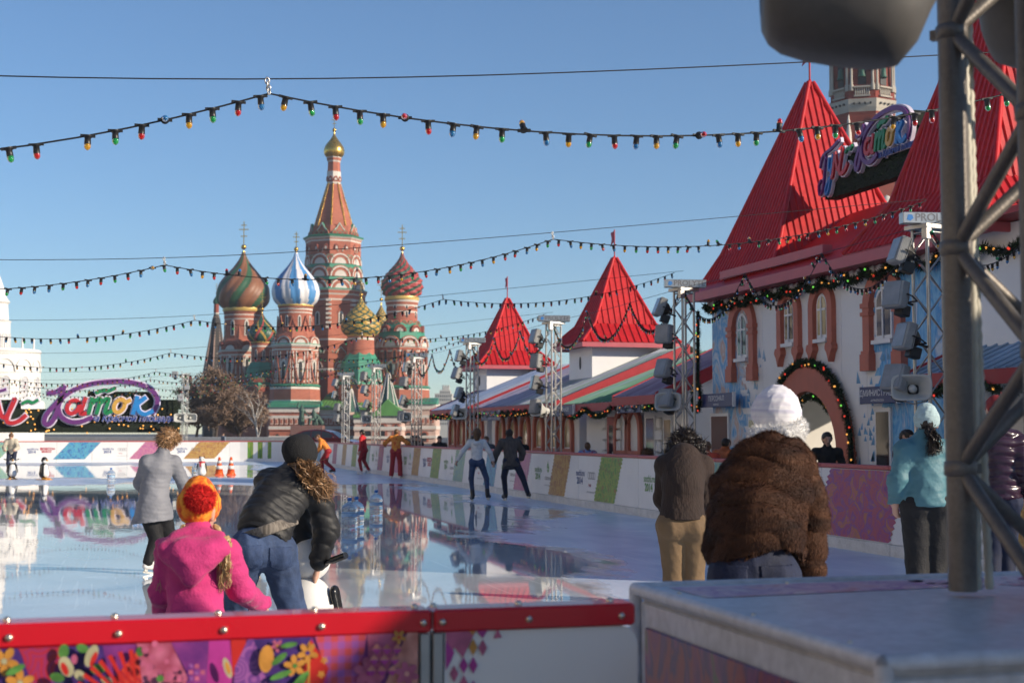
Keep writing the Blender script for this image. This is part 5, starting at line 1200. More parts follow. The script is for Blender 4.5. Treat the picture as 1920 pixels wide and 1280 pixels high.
moulded_horn('dark moulded horn speaker overhanging the top of the view before the fortress tower', atd(1600, -15, 3.55), -TH-.12, .10)
moulded_horn('dark moulded horn speaker behind the near truss at the corner of the view', atd(1965, 10, 4.3), -TH+.3, .05, -1)
# ================================================================== FLOODLIGHT TOWERS, STRINGS OF BULBS, FIR GARLANDS
TX = 11.2; TY = [18.15+9.27*k for k in range(7)]; TH_ = 4.72
where = ['half hidden behind the big foreground truss', 'before the corner of the gate house', 'beside the larger red turret', 'beside the smaller red turret', 'before the red and green studded dome', 'before the green porch tents', 'far off before the blue dome']
def fl_meshes():
    h = MB(); h.rbox(-.20, .20, -.10, .06, -.22, .22, .02, 0)
    for i in range(5): h.box(-.205, .205, -.06+.03*i, -.05+.03*i, -.19, .215, 0)
    l = MB(); l.rbox(-.175, .175, -.112, -.101, -.195, .195, .004)
    b = MB(); b.lathe([(.19,.06),(.15,.16),(.08,.24),(.0,.25)], 14, 0, RX(-pi/2)); b.rbox(-.09,.09,.10,.30,-.30,-.12,.01)
    y_ = MB(); y_.tube([(-.23,.0,0),(-.23,.12,-.0),(-.23,.26,-.05),(.23,.26,-.05),(.23,.12,0),(.23,0,0)], .014, 6); y_.tube([(0,.26,-.05),(0,.42,-.05)], .022, 6)
    return h.mesh('housing', [M['lampcase']]), l.mesh('lens', [M['lens']]), b.mesh('ballast', [M['black']]), y_.mesh('yoke', [M['black']])
FLM = fl_meshes()
ORD = ['topmost', 'second from the top', 'third from the top', 'lowest']
def floodlight(loc, rot, label):
    t_ = thing('floodlight', label, 'floodlight', 'floodlights on the truss towers', loc); t_.rotation_euler = rot; t_.scale = (.88,)*3
    for me in FLM: ob(me.name.split('.')[0], me, t_)
    return t_
def light_tower(x, y, h, label, tail, lamps, header=True, rz=.25):
    t_ = truss_tower('light_tower', label, .29, h, .025, .011, .29, (x, y, -.09), rz, M['alu'], 'floodlight truss towers')
    tp = MB(); tp.rbox(-.24, .24, -.22, .22, h+.002, h+.07, .006); tp.rbox(-.26,-.16,-.24,-.14,h-.16,h,.004); tp.build('top_plate', M['alu'], t_)
    if header:
        hb = MB(); hb.rbox(-.43, .43, -.20, -.02, h+.072, h+.235, .008); o = hb.build('header_box', M['alu'], t_, rz=-rz-TH*.6)
        ob('lettering', text_mesh('PROLYTE', .16, M['greyink'], bold=.003), o, M=T(.07, -.203, h+.155) @ RX(pi/2))
        em = MB(); em.prism([(-.05,-.03),(.0,-.05),(.05,-.01),(.03,.04),(-.03,.045)], 0, .003, 0, T(-.33, -.2005, h+.155) @ RX(pi/2)); em.build('emblem', mat('blue_emblem', (.05,.2,.5), .4, var=.1) if 'emb' not in M else M['emb'], o)
    return t_
M['emb'] = mat('blue_emblem', (.05,.2,.5), .4, var=.1)
rd = random.Random(12)
for k, y in enumerate(TY):
    light_tower(TX, y, TH_, 'aluminium floodlight truss tower ' + where[k], where[k], 4)
    for i in range(4):
        z = 4.30-.62*i+rd.uniform(-.05,.05)
        floodlight((TX-.50+rd.uniform(-.12,.04), y-.15+rd.uniform(-.1,.1), z), (radians(-14+rd.uniform(-8,6)), 0, radians(-78+rd.uniform(-22,26))), ORD[i]+' floodlight on the tower '+where[k])
    if k < 6: horn('horn_loudspeaker', 'pale grey horn loudspeaker on the tower '+where[k], (TX-.42, y-.24, 2.32), (radians(-8), 0, radians(-38 if k != 2 else -75)), .56, M['grayhorn'], 'loudspeaker', 'horn loudspeakers on the truss towers')
lp = ony(346, 800, 90.2)
light_tower(lp.x, 90.2, 5.4, 'aluminium floodlight truss tower at the end of the red lettered sign', '', 3, False)
for i, (px, py) in enumerate(((328,702),(350,725),(338,746))): floodlight(ony(px, py, 89.7), (radians(-10), 0, radians(-10+12*i)), ('topmost','middle','lowest')[i]+' floodlight beside the lettered sign')
for i, (px, py) in enumerate(((337,783),(356,783))): horn('horn_loudspeaker', ('grey horn loudspeaker against the sign, first of the low pair','grey horn loudspeaker beside the bare tree, second of the low pair')[i], ony(px, py, 89.6), (0,0,.1), .8, M['grayhorn'], 'loudspeaker', 'low pair of horns beside the sign')
# ---- strings of coloured bulbs
def glassm(name, c): return mat(name, c, .08, var=0, trans=.55, spec=.8, ior=1.4)
BC = [glassm('green_bulb_glass',(.02,.42,.10)), glassm('red_bulb_glass',(.65,.02,.02)), glassm('blue_bulb_glass',(.03,.22,.50)), glassm('yellow_bulb_glass',(.80,.42,.02))]
sk = MB(); sk.lathe([(.030,.0),(.030,-.012),(.021,-.014),(.023,-.055),(.0235,-.062)], 12, 0); sk.box(-.05,.05,-.011,.011,-.010,.006); ME_SK = sk.mesh('socket', [M['black']])
ME_GL = []
for g_ in BC:
    q = MB(); q.lathe([(.0205,-.060),(.023,-.070),(.0225,-.082),(.017,-.095),(.008,-.103),(0,-.105)], 14, 0); ME_GL.append(q.mesh('bulb', [g_]))
def zc(x):
    u = x-.5; return 3.69+.064*(u+sqrt(u*u+9))
def bulbs_on(path, spacing, parent, joined, seed, flips=0.08, a=0, b=1e9):
    rd = random.Random(seed); acc = 0; nxt = spacing*.5; k = 0; big = MB()
    for i in range(len(path)-1):
        p, q = path[i], path[i+1]; L = (q-p).length
        while acc+L > nxt:
            r = p.lerp(q, (nxt-acc)/L); nxt += spacing*rd.uniform(.90,1.10); k += 1
            if rd.random() < .015: continue
            roll = rd.gauss(0, .12) if rd.random() > flips else rd.choice([2.6, 3.14, 1.7, -1.5])
            M_ = T(*r) @ RZ(atan2((q-p).y, (q-p).x)) @ RX(roll) @ RY(rd.gauss(0,.13))
            ci = rd.randrange(4) if rd.random() < .15 else k % 4
            if joined:
                big.add([(-.022,0,0),(.022,0,0),(.022,0,-.062),(-.022,0,-.062),(0,-.022,0),(0,.022,0),(0,.022,-.062),(0,-.022,-.062)], [(0,1,2,3),(4,5,6,7)], 4, False, M_)
                big.lathe([(.022,-.062),(.022,-.085),(0,-.105)], 5, ci, M_, True, cap=False)
            else:
                s_ = ob('socket', ME_SK, parent, M=M_ @ SCL(.88)); ob('bulb', ME_GL[ci], s_)
        acc += L
    if joined: stuff(big.build('bulb', BC+[M['black']], parent))
def light_string(y, att, sags, xr, xl, label, joined, zoff=0.0, sp=.155, seed=1, r=.006, end_z=None):
    t_ = thing('light_string', label, 'light string', 'strings of coloured bulbs across the rink', loc=(0, y, 0))
    n = 60; cb = [Vector((xl+(xr-xl)*i/n, 0, zc(xl+(xr-xl)*i/n)+zoff)) for i in range(n+1)]
    mb = MB(); mb.tube(cb, r*.75, 5); mb.build('support_cable', M['cable'], t_)
    path = []; at_ = [Vector((a, 0, zc(a)+zoff-(.09 if 0 < i < len(att)-1 else .02))) for i, a in enumerate(att)]
    for i in range(len(at_)-1):
        a, b = at_[i], at_[i+1]; m = 22
        for j in range(m):
            u = j/m; p = a.lerp(b, u); p.z -= 4*sags[i]*u*(1-u); p.y += .01*sin(9*u+i); path.append(p)
    path.append(at_[-1])
    mb = MB(); mb.tube(path, r, 5); mb.build('bulb_cable', M['cable'], t_)
    for i, a in enumerate(at_[1:-1]):
        ck = MB(); top = Vector((a.x-.015, 0, zc(a.x)+zoff))
        for j in range(4):
            c_ = top.lerp(a, (j+.5)/4); ck.lathe([(.013+.0045*cos(2*pi*t/6), .0045*sin(2*pi*t/6)) for t in range(7)], 10, 0, T(*c_) @ RZ(j*1.3) @ RX(pi/2) @ SCL(1,1.5,1), cap=False)
        ck.build('hanger_chain', M['alu'], t_)
    bulbs_on(path, sp, t_, joined, seed)
    return t_
light_string(8.85, [-8.5,-5.4,.85,7.2,11.2], [.4,.52,.42,.4], 11.25, -20.5, 'nearest string of coloured bulbs sagging across the sky above the golden dome', False, 0.0, .155, 5)
light_string(18.15, [-8.6,-4.6,.48,5.54,11.2], [.3,.32,.34,.33], 11.2, -20.5, 'second string of coloured bulbs, crossing in front of the tall tent spire', False, 0.0, .155, 8)
light_string(27.42, [-12,-8.2,-3.5,1.29,6.09,11.0], [.3]*5, 11.2, -20.5, 'third string of coloured bulbs running to the tower before the gate house corner', True, -.02, .155, 11)
light_string(36.7, [-12,-8.5,-3.7,1.15,6.0,11.0], [.32]*5, 11.2, -20.5, 'fourth string of coloured bulbs running to the tower beside the larger turret', True, -.12, .155, 14)
light_string(46.0, [-14,-9,-4,1.0,6.0,11.0], [.32]*5, 11.2, -20.5, 'fifth string of coloured bulbs running to the tower beside the smaller turret', True, -.2, .155, 17)
light_string(55.2, [-14,-9,-4,1.0,6.0,11.0], [.35]*5, 11.2, -20.5, 'sixth string of bulbs, low before the studded dome and the bare tree', True, -.1, .16, 19)
light_string(64.5, [-14,-9,-4,1.0,6.0,11.0], [.35]*5, 11.2, -20.5, 'seventh string of bulbs, just above the lettered sign', True, -.1, .16, 21)
light_string(73.8, [-14,-9.2,-4.2,.6,5.8,11.0], [.5]*5, 11.2, -20.5, 'farthest string of bulbs hanging in peaks above the lettered sign', True, .0, .17, 23)
def swag(y0, y1, label, seed, z=4.70):
    t_ = thing('light_swag', label, 'light string', 'swags of bulbs between the floodlight towers', loc=(TX-.05, 0, 0))
    path = []; nsw = 3
    for i in range(nsw):
        a, b = y0+(y1-y0)*i/nsw, y0+(y1-y0)*(i+1)/nsw
        for j in range(18):
            u = j/18; path.append(Vector((.04*sin(u*pi)*(-1), a+(b-a)*u, z-.02-4*.74*u*(1-u))))
    path.append(Vector((0, y1, z-.02)))
    mb = MB(); mb.tube(path, .008, 5); mb.build('bulb_cable', M['cable'], t_)
    mb = MB(); mb.tube([(0,y0,z),(0,(y0+y1)/2,z-.04),(0,y1,z)], .005, 4); mb.build('support_cable', M['cable'], t_)
    bulbs_on(path, .12, t_, True, seed, .12)
for k in range(6): swag(TY[k]+.1, TY[k+1]-.1, 'swag of bulbs starting at the tower '+where[k], 30+k)
swag(TY[0]-9.1, TY[0]-.1, 'swag of bulbs looping from the nearest floodlight tower towards the camera', 40)
# ---- fir garlands with fairy lights
FL = [mat('fairy_light_amber', (.9,.45,.1), .3, var=0, emit=(1,.42,.08), estr=.7), mat('fairy_light_red', (.8,.08,.04), .3, var=0, emit=(1,.06,.03), estr=.55), mat('fairy_light_green', (.2,.6,.1), .3, var=0, emit=(.2,.8,.1), estr=.7)]
def needles(mb, path, r, per_m, seed, ln=.07, m=0):
    rd = random.Random(seed)
    for i in range(len(path)-1):
        p, q = path[i], path[i+1]; d = q-p; L = d.length
        if L < 1e-6: continue
        t = d/L; u = t.orthogonal().normalized(); v = t.cross(u)
        for _ in range(max(1, int(L*per_m))):
            a = rd.uniform(0, 2*pi); o_ = u*cos(a)+v*sin(a); rr = r*rd.uniform(.25,.8)
            b = p+d*rd.random()+o_*rr; tip = b+o_*ln*rd.uniform(.5,1.1)+t*ln*rd.uniform(-.6,.9)
            w_ = t.cross(o_).normalized()*.012
            mb.add([b-w_, b+w_, tip], [(0,1,2)], m)
def fir_garland(path, r, label, seed, per_m=420, lights=4, group='fir garlands with fairy lights', ln=.08, lr=.022):
    path = [Vector(p) for p in path]; o0 = path[0].copy()
    t_ = thing('fir_garland', label, 'garland', group, loc=o0); P = [p-o0 for p in path]
    mb = MB(); mb.tube(P, r*.55, 6); mb.build('core', M['firbase'], t_)
    nb_ = MB(); needles(nb_, P, r, per_m, seed, ln); nb_.build('needles', M['fir'], t_)
    rd = random.Random(seed+1); lb = MB(); tot = 0
    for i in range(len(P)-1):
        L = (P[i+1]-P[i]).length; tot += L*lights
        while tot > 1:
            tot -= 1; c_ = P[i].lerp(P[i+1], rd.random()); d = Vector((rd.uniform(-1,-.2), rd.uniform(-1,.3), rd.uniform(-.6,.6))).normalized()*r*.95
            lb.ball(c_+d, lr, 6, rd.choice([0,0,0,1,1,2]))
    stuff(lb.build('fairy_light', FL, t_)); return t_
def scallop(p0, p1, n, drop, x=0, rev=False):
    pts = []
    for i in range(n):
        a, b = Vector(p0).lerp(Vector(p1), i/n), Vector(p0).lerp(Vector(p1), (i+1)/n)
        for j in range(7):
            u = j/7; q = a.lerp(b, u); q.z -= 4*drop*u*(1-u); pts.append(q)
    pts.append(Vector(p1)); return pts
fir_garland(scallop((12.80,30.1,4.62), (12.80,20.4,4.62), 12, .16), .075, 'scalloped fir garland under the eave of the gate house', 1, 420, 3.5)
n = 20; ar = [(12.86, AC+1.78, .2)] + [(12.86, AC+1.78*cos(pi*i/n), ASP+1.78*sin(pi*i/n)) for i in range(n+1)] + [(12.86, AC-1.78, .2)]
fir_garland(ar, .085, 'fir garland with lights around the big terracotta arch', 2, 480, 5)
ar = [(12.98, AC+1.1*cos(pi*(.25+.5*i/n)), ASP+1.12*sin(pi*(.25+.5*i/n))) for i in range(n+1)]
fir_garland(ar, .06, 'short fir garland hung inside the top of the arch', 3, 420, 5)
loop = [(12.72,30.3,4.5),(12.72,30.32,3.6),(12.7,30.3,2.75)] + [(12.66+.0*sin(a), 30.3+.22*sin(a), 2.52+.30*cos(a)) for a in [2*pi*i/14 for i in range(15)]]
fir_garland(loop, .07, 'fir garland hanging down the printed corner of the gate house into a loop', 4, 420, 6)
fir_garland(scallop((12.22,34.55,2.42), (12.22,31.5,2.42), 5, .13), .06, 'scalloped fir garland under the purple pink roof', 5, 360)
fir_garland(scallop((12.22,39.3,2.38), (12.22,34.9,2.38), 2, .22), .06, 'fir garland swagged under the green striped roof', 6, 360)
fir_garland(scallop((12.22,50.2,2.42), (12.22,40.1,2.42), 14, .12), .07, 'fir garland along the eave beneath the larger turret', 7, 260)
fir_garland(scallop((12.22,57.4,2.42), (12.22,51.1,2.42), 8, .12), .07, 'fir garland along the eave beneath the smaller turret', 8, 200)
fir_garland(scallop((11.95,19.9,2.42), (11.95,10.0,2.42), 10, .14), .07, 'fir garland under the pale blue near roof', 9, 360)
fir_garland(scallop((12.86,20.3,4.6), (12.86,13.0,4.6), 7, .16), .07, 'fir garland high on the near wing behind the big truss', 10, 300)
# short white wall above the near wing that the garland hangs on
uw = thing('upper_storey', 'white upper storey of the near wing seen through the big truss', 'building', loc=(13.0, 14.0, 0)); mb = MB()
for i in range(5): q = MB(); q.box(.0,.25,-4.0+2.0*i+.006,-2.0+2.0*i-.006,2.7,4.9); q.build('wall_panel', M['facade'], uw)
mb.box(-.5,4.0,-4.2,6.2,4.92,5.02); mb.build('eave', M['fascia'], uw)
# ================================================================== THE LETTERED SIGNS (big script wordmark on fir)
LC = {'purple': mat('purple_letter', (.13,.03,.17), .4, var=.08), 'red': mat('red_letter', (.46,.02,.03), .4, var=.08), 'green': mat('green_letter', (.01,.20,.07), .4, var=.08), 'yellow': mat('ochre_letter', (.56,.32,.06), .4, var=.08),
      'blue': mat('blue_letter', (.02,.20,.52), .4, var=.08), 'lilac': mat('lilac_letter', (.42,.34,.55), .4, var=.06), 'edge': mat('pale_lilac_outline', (.66,.62,.74), .45, var=.04), 'navy': mat('navy_letter', (.05,.08,.30), .4, var=.06)}
def crom(P, k=6):
    out = []; P = [Vector((p[0], p[1], p[2] if len(p) > 2 else 0)) for p in P]
    for i in range(len(P)-1):
        a, b, c_, d = P[max(i-1,0)], P[i], P[i+1], P[min(i+2,len(P)-1)]
        for j in range(k):
            t = j/k; out.append(.5*((2*b)+(c_-a)*t+(2*a-5*b+4*c_-d)*t*t+(3*b-a-3*c_+d)*t*t*t))
    out.append(P[-1]); return out
def ribbon(mb, pts, w0, h0, h1, m, Mx):
    P = crom(pts); n = len(P); vs = []
    for i in range(n):
        t = (P[min(i+1,n-1)]-P[max(i-1,0)]); t.z = 0; t = t.normalized() if t.length > 1e-6 else Vector((1,0,0)); nn = Vector((-t.y, t.x, 0)); w_ = w0+(P[i].z if P[i].z else 0)
        e = t*(w0*.35) if i == n-1 else (-t*(w0*.35) if i == 0 else Vector((0,0,0)))
        q = Vector((P[i].x, P[i].y, 0))+e
        vs += [q+nn*w_/2+Vector((0,0,h)) if s else q-nn*w_/2+Vector((0,0,h)) for h in (h0, h1) for s in (1, 0)]
    fs = []
    for i in range(n-1):
        a, b = i*4, i*4+4; fs += [(a+2,b+2,b+3,a+3),(a,a+1,b+1,b),(a,b,b+2,a+2),(a+1,a+3,b+3,b+1)]
    fs += [(0,2,3,1),(n*4-4,n*4-3,n*4-1,n*4-2)]
    fs = [f[::-1] for f in fs]
    mb.add(vs, fs, m, False, Mx)
# glyph strokes in sign units (x to the reader's right, y up), 1 unit = 1/100 of the wordmark's cap height or so
def oval(cx, cy, rx, ry, sl=.25, n=12): return [(cx+rx*cos(2*pi*i/n+.6)+sl*ry*sin(2*pi*i/n+.6), cy+ry*sin(2*pi*i/n+.6)) for i in range(n+1)]
GL = {
 'Г': ('purple', 26, [[(-700,470),(-640,560),(-540,590),(-420,610),(-250,660)], [(-560,560),(-590,430),(-640,250),(-720,200),(-740,290),(-690,330)]]),
 'У': ('blue', 26, [[(-470,520),(-490,420),(-440,400),(-400,440)], [(-380,540),(-430,380),(-500,220),(-560,180),(-570,240),(-480,330)]]),
 'М': ('red', 40, [[(-330,540),(-390,360),(-420,330)], [(-325,545),(-280,400),(-230,400),(-160,545),(-160,560)], [(-160,560),(-230,370),(-190,330),(-110,350),(-50,400)]]),
 '-': ('green', 30, [[(-80,520),(-30,548),(20,530),(65,555)]]),
 'К': ('purple', 44, [[(170,630),(250,640),(325,690)], [(325,690),(290,560),(245,400),(190,320),(140,330),(150,400),(220,490),(300,570),(420,660),(600,725),(820,750),(1010,740),(1170,690),(1250,610),(1262,520),(1225,440)], [(270,490),(300,400),(390,345),(500,345),(600,385)]]),
 'а': ('red', 40, [oval(418,492,58,66), [(540,575),(505,470),(495,425),(540,425)]]),
 'т': ('green', 38, [[(610,575),(575,430)], [(600,520),(670,575),(690,560),(655,430)], [(680,520),(750,575),(772,560),(740,450),(760,430),(800,450)], [(650,635),(720,662),(770,655),(830,680)]]),
 'о': ('yellow', 40, [oval(880,505,52,66), [(905,565),(950,545),(985,560)]]),
 'к': ('blue', 42, [[(1060,590),(1020,430)], [(1035,500),(1090,545),(1140,585)], [(1060,515),(1080,450),(1140,420),(1215,450)]]),
}
def wordmark(name, label, loc, rz, k, depth, fir_polys, muted=False, sub=True):
    t_ = thing('lettered_sign', label, 'sign', 'wordmark signs on fir', loc, rz)
    Mx = RX(pi/2) @ SCL(k, k, 1)
    li = 0
    for ch, (col, w_, strokes) in GL.items():
        fm = MB(); em = MB()
        for s in strokes:
            li += 1; e = .0015*li
            ribbon(em, s, w_+26, 0, depth*.55+e, 0, Mx); ribbon(fm, s, w_, depth*.55+e+.0008, depth+e, 0, Mx)
        o = fm.build('letter', LC[col] if not muted else LCM[col], t_); em.build('outline', LC['edge'], o)
    if sub:
        sz = 84*k
        a = ob('lettering', text_mesh('на Красной площади', sz, LC['navy'], depth=.02, shear=.32, bold=.004*sz/.3), t_, M=T(1010*k, -depth*.7, 375*k) @ RX(pi/2) @ SCL(1.0,1,1))
        ob('lettering', text_mesh('на Красной площади', sz, LC['edge'], depth=.015, shear=.32, bold=.016*sz/.3), t_, M=T(1010*k, -depth*.55, 375*k) @ RX(pi/2))
    bb = MB(); ndl = MB(); rd = random.Random(3)
    for (x0, y0, x1, y1) in fir_polys:
        bb.box(x0*k, x1*k, .02, .30, y0*k, y1*k)
        area = (x1-x0)*(y1-y0)*k*k; cnt = min(5200, int(area*700)+200)
        for _ in range(cnt):
            edge_ = rd.random() < .35
            x = rd.uniform(x0, x1)*k; z = rd.uniform(y0, y1)*k
            if edge_: 
                if rd.random() < .5: z = (y0 if rd.random() < .5 else y1)*k
                else: x = (x0 if rd.random() < .5 else x1)*k
            b = Vector((x, .02, z)); L = .09*max(.55, k*60*.6)
            tip = b+Vector((rd.uniform(-1,1), rd.uniform(-1,-.1), rd.uniform(-1,.6))).normalized()*L; w_ = Vector((rd.uniform(-1,1),0,rd.uniform(-1,1))).normalized()*L*.16
            ndl.add([b-w_, b+w_, tip], [(0,1,2)])
    bk_ = bb.build('fir_backing', M['firbase'], t_); ndl.build('needles', M['fir'], t_)
    return t_
LCM = LC
# the sign beyond the far boards: crop pixel (cx,cy) of the enlarged view -> units
k1 = 86.6/FPX/5.333
o1 = ony(56, 690+880/5.333, 91.0)
sg = wordmark('lettered_sign', 'big coloured script sign over dark fir beyond the far boards', (o1.x, 91.0, o1.z), 0.0, k1, .30,
     [(-1060,235,1500,330),(-1060,330,420,470),(560,330,1500,380),(420,380,1480,470),(600,470,1250,640),(560,600,1180,650),(-1060,470,-100,560),(1240,470,1510,570)])
sg.scale = ((ony(335,780,91.0).x-ony(0,780,91.0).x)/335/5.333/k1,1,1)
lb = MB(); rd = random.Random(8)
for i in range(90): lb.ball((rd.uniform(-900,1490)*k1, -.05, rd.uniform(225,480)*k1), .055, 6, 0)
stuff(lb.build('fairy_light', [FL[0]], sg)); 
sp_ = MB()
for x in (-6.5,-2.0,2.6,6.0): sp_.tube([(x,.25,0.3),(x,.25,-6.0)], .07, 8)
sp_.build('support_post', M['steel'], sg)
# the roof sign between the pyramids
k2 = 4.3/2000
rs_ = wordmark('lettered_sign', 'same coloured script sign standing on the gate house roof between the red pyramids', (14.2, 25.65, 6.28), -pi/2, k2, .12,
     [(-700,150,1250,330),(-680,330,1250,470),(-560,470,1150,560),(300,560,1200,690)], sub=True)
rs_.scale = (.84,1,1)
# ================================================================== PEOPLE: one smooth surface per figure, clothing as children
def _np(v): return np.array(v, dtype=np.float32)
def sd_cap(P, a, b, ra, rb, fl=None, ff=1.0):
    a = _np(a); b = _np(b); ba = b-a; pa = P-a
    if fl is not None:
        n = _np(fl); pa = pa+(ff-1.0)*(pa@n)[..., None]*n; ba = ba+(ff-1.0)*float(ba@n)*n
    L = float(ba@ba)
    t = np.clip((pa@ba)/L, 0, 1) if L > 1e-9 else np.zeros(P.shape[:-1], np.float32)
    d = np.linalg.norm(pa-t[..., None]*ba, axis=-1)-(ra+(rb-ra)*t)
    return d/(ff**.5) if fl is not None else d
def surf(prims, h, k=.03, cuts=()):
    """smooth union of tapered capsules -> quad surface (surface nets); prims: (a, b, ra, rb[, flat_dir, flat_factor])"""
    lo = np.min([np.minimum(_np(p[0])-max(p[2],p[3]), _np(p[1])-max(p[2],p[3])) for p in prims], axis=0)-3*h
    hi = np.max([np.maximum(_np(p[0])+max(p[2],p[3]), _np(p[1])+max(p[2],p[3])) for p in prims], axis=0)+3*h
    N = np.ceil((hi-lo)/h).astype(int)+1
    F = np.full(N, .2, np.float32); mg = max(.05, 2.5*k)
    ax = [lo[i]+h*np.arange(N[i], dtype=np.float32) for i in range(3)]
    for p in prims:
        r = max(p[2], p[3])+mg; a0 = np.minimum(_np(p[0]), _np(p[1]))-r; a1 = np.maximum(_np(p[0]), _np(p[1]))+r
        i0 = np.maximum(((a0-lo)/h).astype(int), 0); i1 = np.minimum(((a1-lo)/h).astype(int)+2, N)
        if (i1 <= i0).any(): continue
        s = tuple(slice(i0[i], i1[i]) for i in range(3))
        G = np.stack(np.meshgrid(*[ax[i][s[i]] for i in range(3)], indexing='ij'), axis=-1)
        d = sd_cap(G, *p); f = F[s]
        hh = np.clip(.5+.5*(f-d)/k, 0, 1); F[s] = f+(d-f)*hh-k*hh*(1-hh)
    for c_ in cuts:
        p, n = _np(c_[0]), _np(c_[1])
        D = ((ax[0]-p[0])*n[0])[:, None, None]+((ax[1]-p[1])*n[1])[None, :, None]+((ax[2]-p[2])*n[2])[None, None, :]
        if len(c_) > 2:                                     # a local cut: only within a ball round c_[2] of radius c_[3]
            q = _np(c_[2]); R2 = ((ax[0]-q[0])**2)[:, None, None]+((ax[1]-q[1])**2)[None, :, None]+((ax[2]-q[2])**2)[None, None, :]
            D = np.where(R2 < c_[3]**2, D, -1)
        F = np.maximum(F, D)
    F[0] = F[-1] = .2; F[:, 0] = F[:, -1] = .2; F[:, :, 0] = F[:, :, -1] = .2
    S = F < 0; cs = np.zeros(N-1, np.int8); sh = [(i,j,l) for i in (0,1) for j in (0,1) for l in (0,1)]
    def sub(A, o): return A[o[0]:o[0]+N[0]-1, o[1]:o[1]+N[1]-1, o[2]:o[2]+N[2]-1]
    for o in sh: cs += sub(S, o)
    act = (cs > 0) & (cs < 8); I = np.argwhere(act); idx = np.full(N-1, -1, np.int32); idx[act] = np.arange(len(I))
    acc = np.zeros((len(I), 3), np.float32); cnt = np.zeros(len(I), np.float32)
    val = {o: sub(F, o)[act] for o in sh}
    for o in sh:
        for d in range(3):
            if o[d]: continue
            o2 = tuple(1 if q == d else o[q] for q in range(3)); a, b = val[o], val[o2]; m = (a < 0) != (b < 0)
            t = np.where(m, a/np.where(m, a-b, 1), 0)
            for q in range(3): acc[:, q] += np.where(m, (t if q == d else o[q]), 0)
            cnt += m
    V = lo+h*(I+acc/cnt[:, None]); Q = []
    for d in range(3):
        e, f = [(1,2),(2,0),(0,1)][d]
        n_ = list(N); n_[d] -= 1
        a = np.take(S, range(0, N[d]-1), axis=d); b = np.take(S, range(1, N[d]), axis=d)
        C = np.argwhere(a != b); C = C[(C[:, e] > 0) & (C[:, f] > 0) & (C[:, e] < N[e]-1) & (C[:, f] < N[f]-1)]
        if not len(C): continue
        ins = a[tuple(C.T)]
        def at(de, df):
            K = C.copy(); K[:, e] -= de; K[:, f] -= df; return idx[tuple(K.T)]
        q = np.stack([at(1,1), at(0,1), at(0,0), at(1,0)], axis=1); q[~ins] = q[~ins][:, ::-1]; Q.append(q)
    Q = np.concatenate(Q); Q = Q[(Q >= 0).all(axis=1)]
    return V.astype(np.float64), Q
def normals(V, Q):
    n = np.cross(V[Q[:, 2]]-V[Q[:, 0]], V[Q[:, 3]]-V[Q[:, 1]]); vn = np.zeros_like(V)
    for i in range(4): np.add.at(vn, Q[:, i], n)
    return vn/np.maximum(np.linalg.norm(vn, axis=1, keepdims=True), 1e-9)
def smooth(V, Q, it=2):
    for _ in range(it):
        A = np.zeros_like(V); c_ = np.zeros(len(V))
        for i in range(4):
            np.add.at(A, Q[:, i], V[Q[:, (i+1) % 4]]+V[Q[:, i-1]]); np.add.at(c_, Q[:, i], 2)
        V = .5*V+.5*A/c_[:, None]
    return V
def folds(V, Q, amp, freq, seed, dirz=1.0):
    if amp <= 0: return V
    rs = np.random.RandomState(seed); n = normals(V, Q); f = np.zeros(len(V))
    for i in range(7):
        kx = rs.randn(3); kx[2] *= dirz; kx *= freq*(.6+.5*i)/np.linalg.norm(kx); ph = rs.rand()*6.28
        w_ = V@kx+ph+1.2*np.sin(V@(rs.randn(3)*freq*.5)+ph); f += (1-2*np.abs(np.sin(w_)))/(1+.6*i)
    return V+n*(amp*f/2.2)[:, None]
def skin_mesh(name, V, Q, m, sm=True):
    me = bpy.data.meshes.new(name); me.vertices.add(len(V)); me.vertices.foreach_set('co', np.ascontiguousarray(V, dtype=np.float32).ravel())
    me.loops.add(Q.size); me.loops.foreach_set('vertex_index', Q.astype(np.int32).ravel()); me.polygons.add(len(Q))
    me.polygons.foreach_set('loop_start', np.arange(0, Q.size, 4, dtype=np.int32)); me.polygons.foreach_set('use_smooth', np.full(len(Q), sm))
    me.update(calc_edges=True)
    for q in (m if isinstance(m, (list, tuple)) else [m]): me.materials.append(q)
    return me
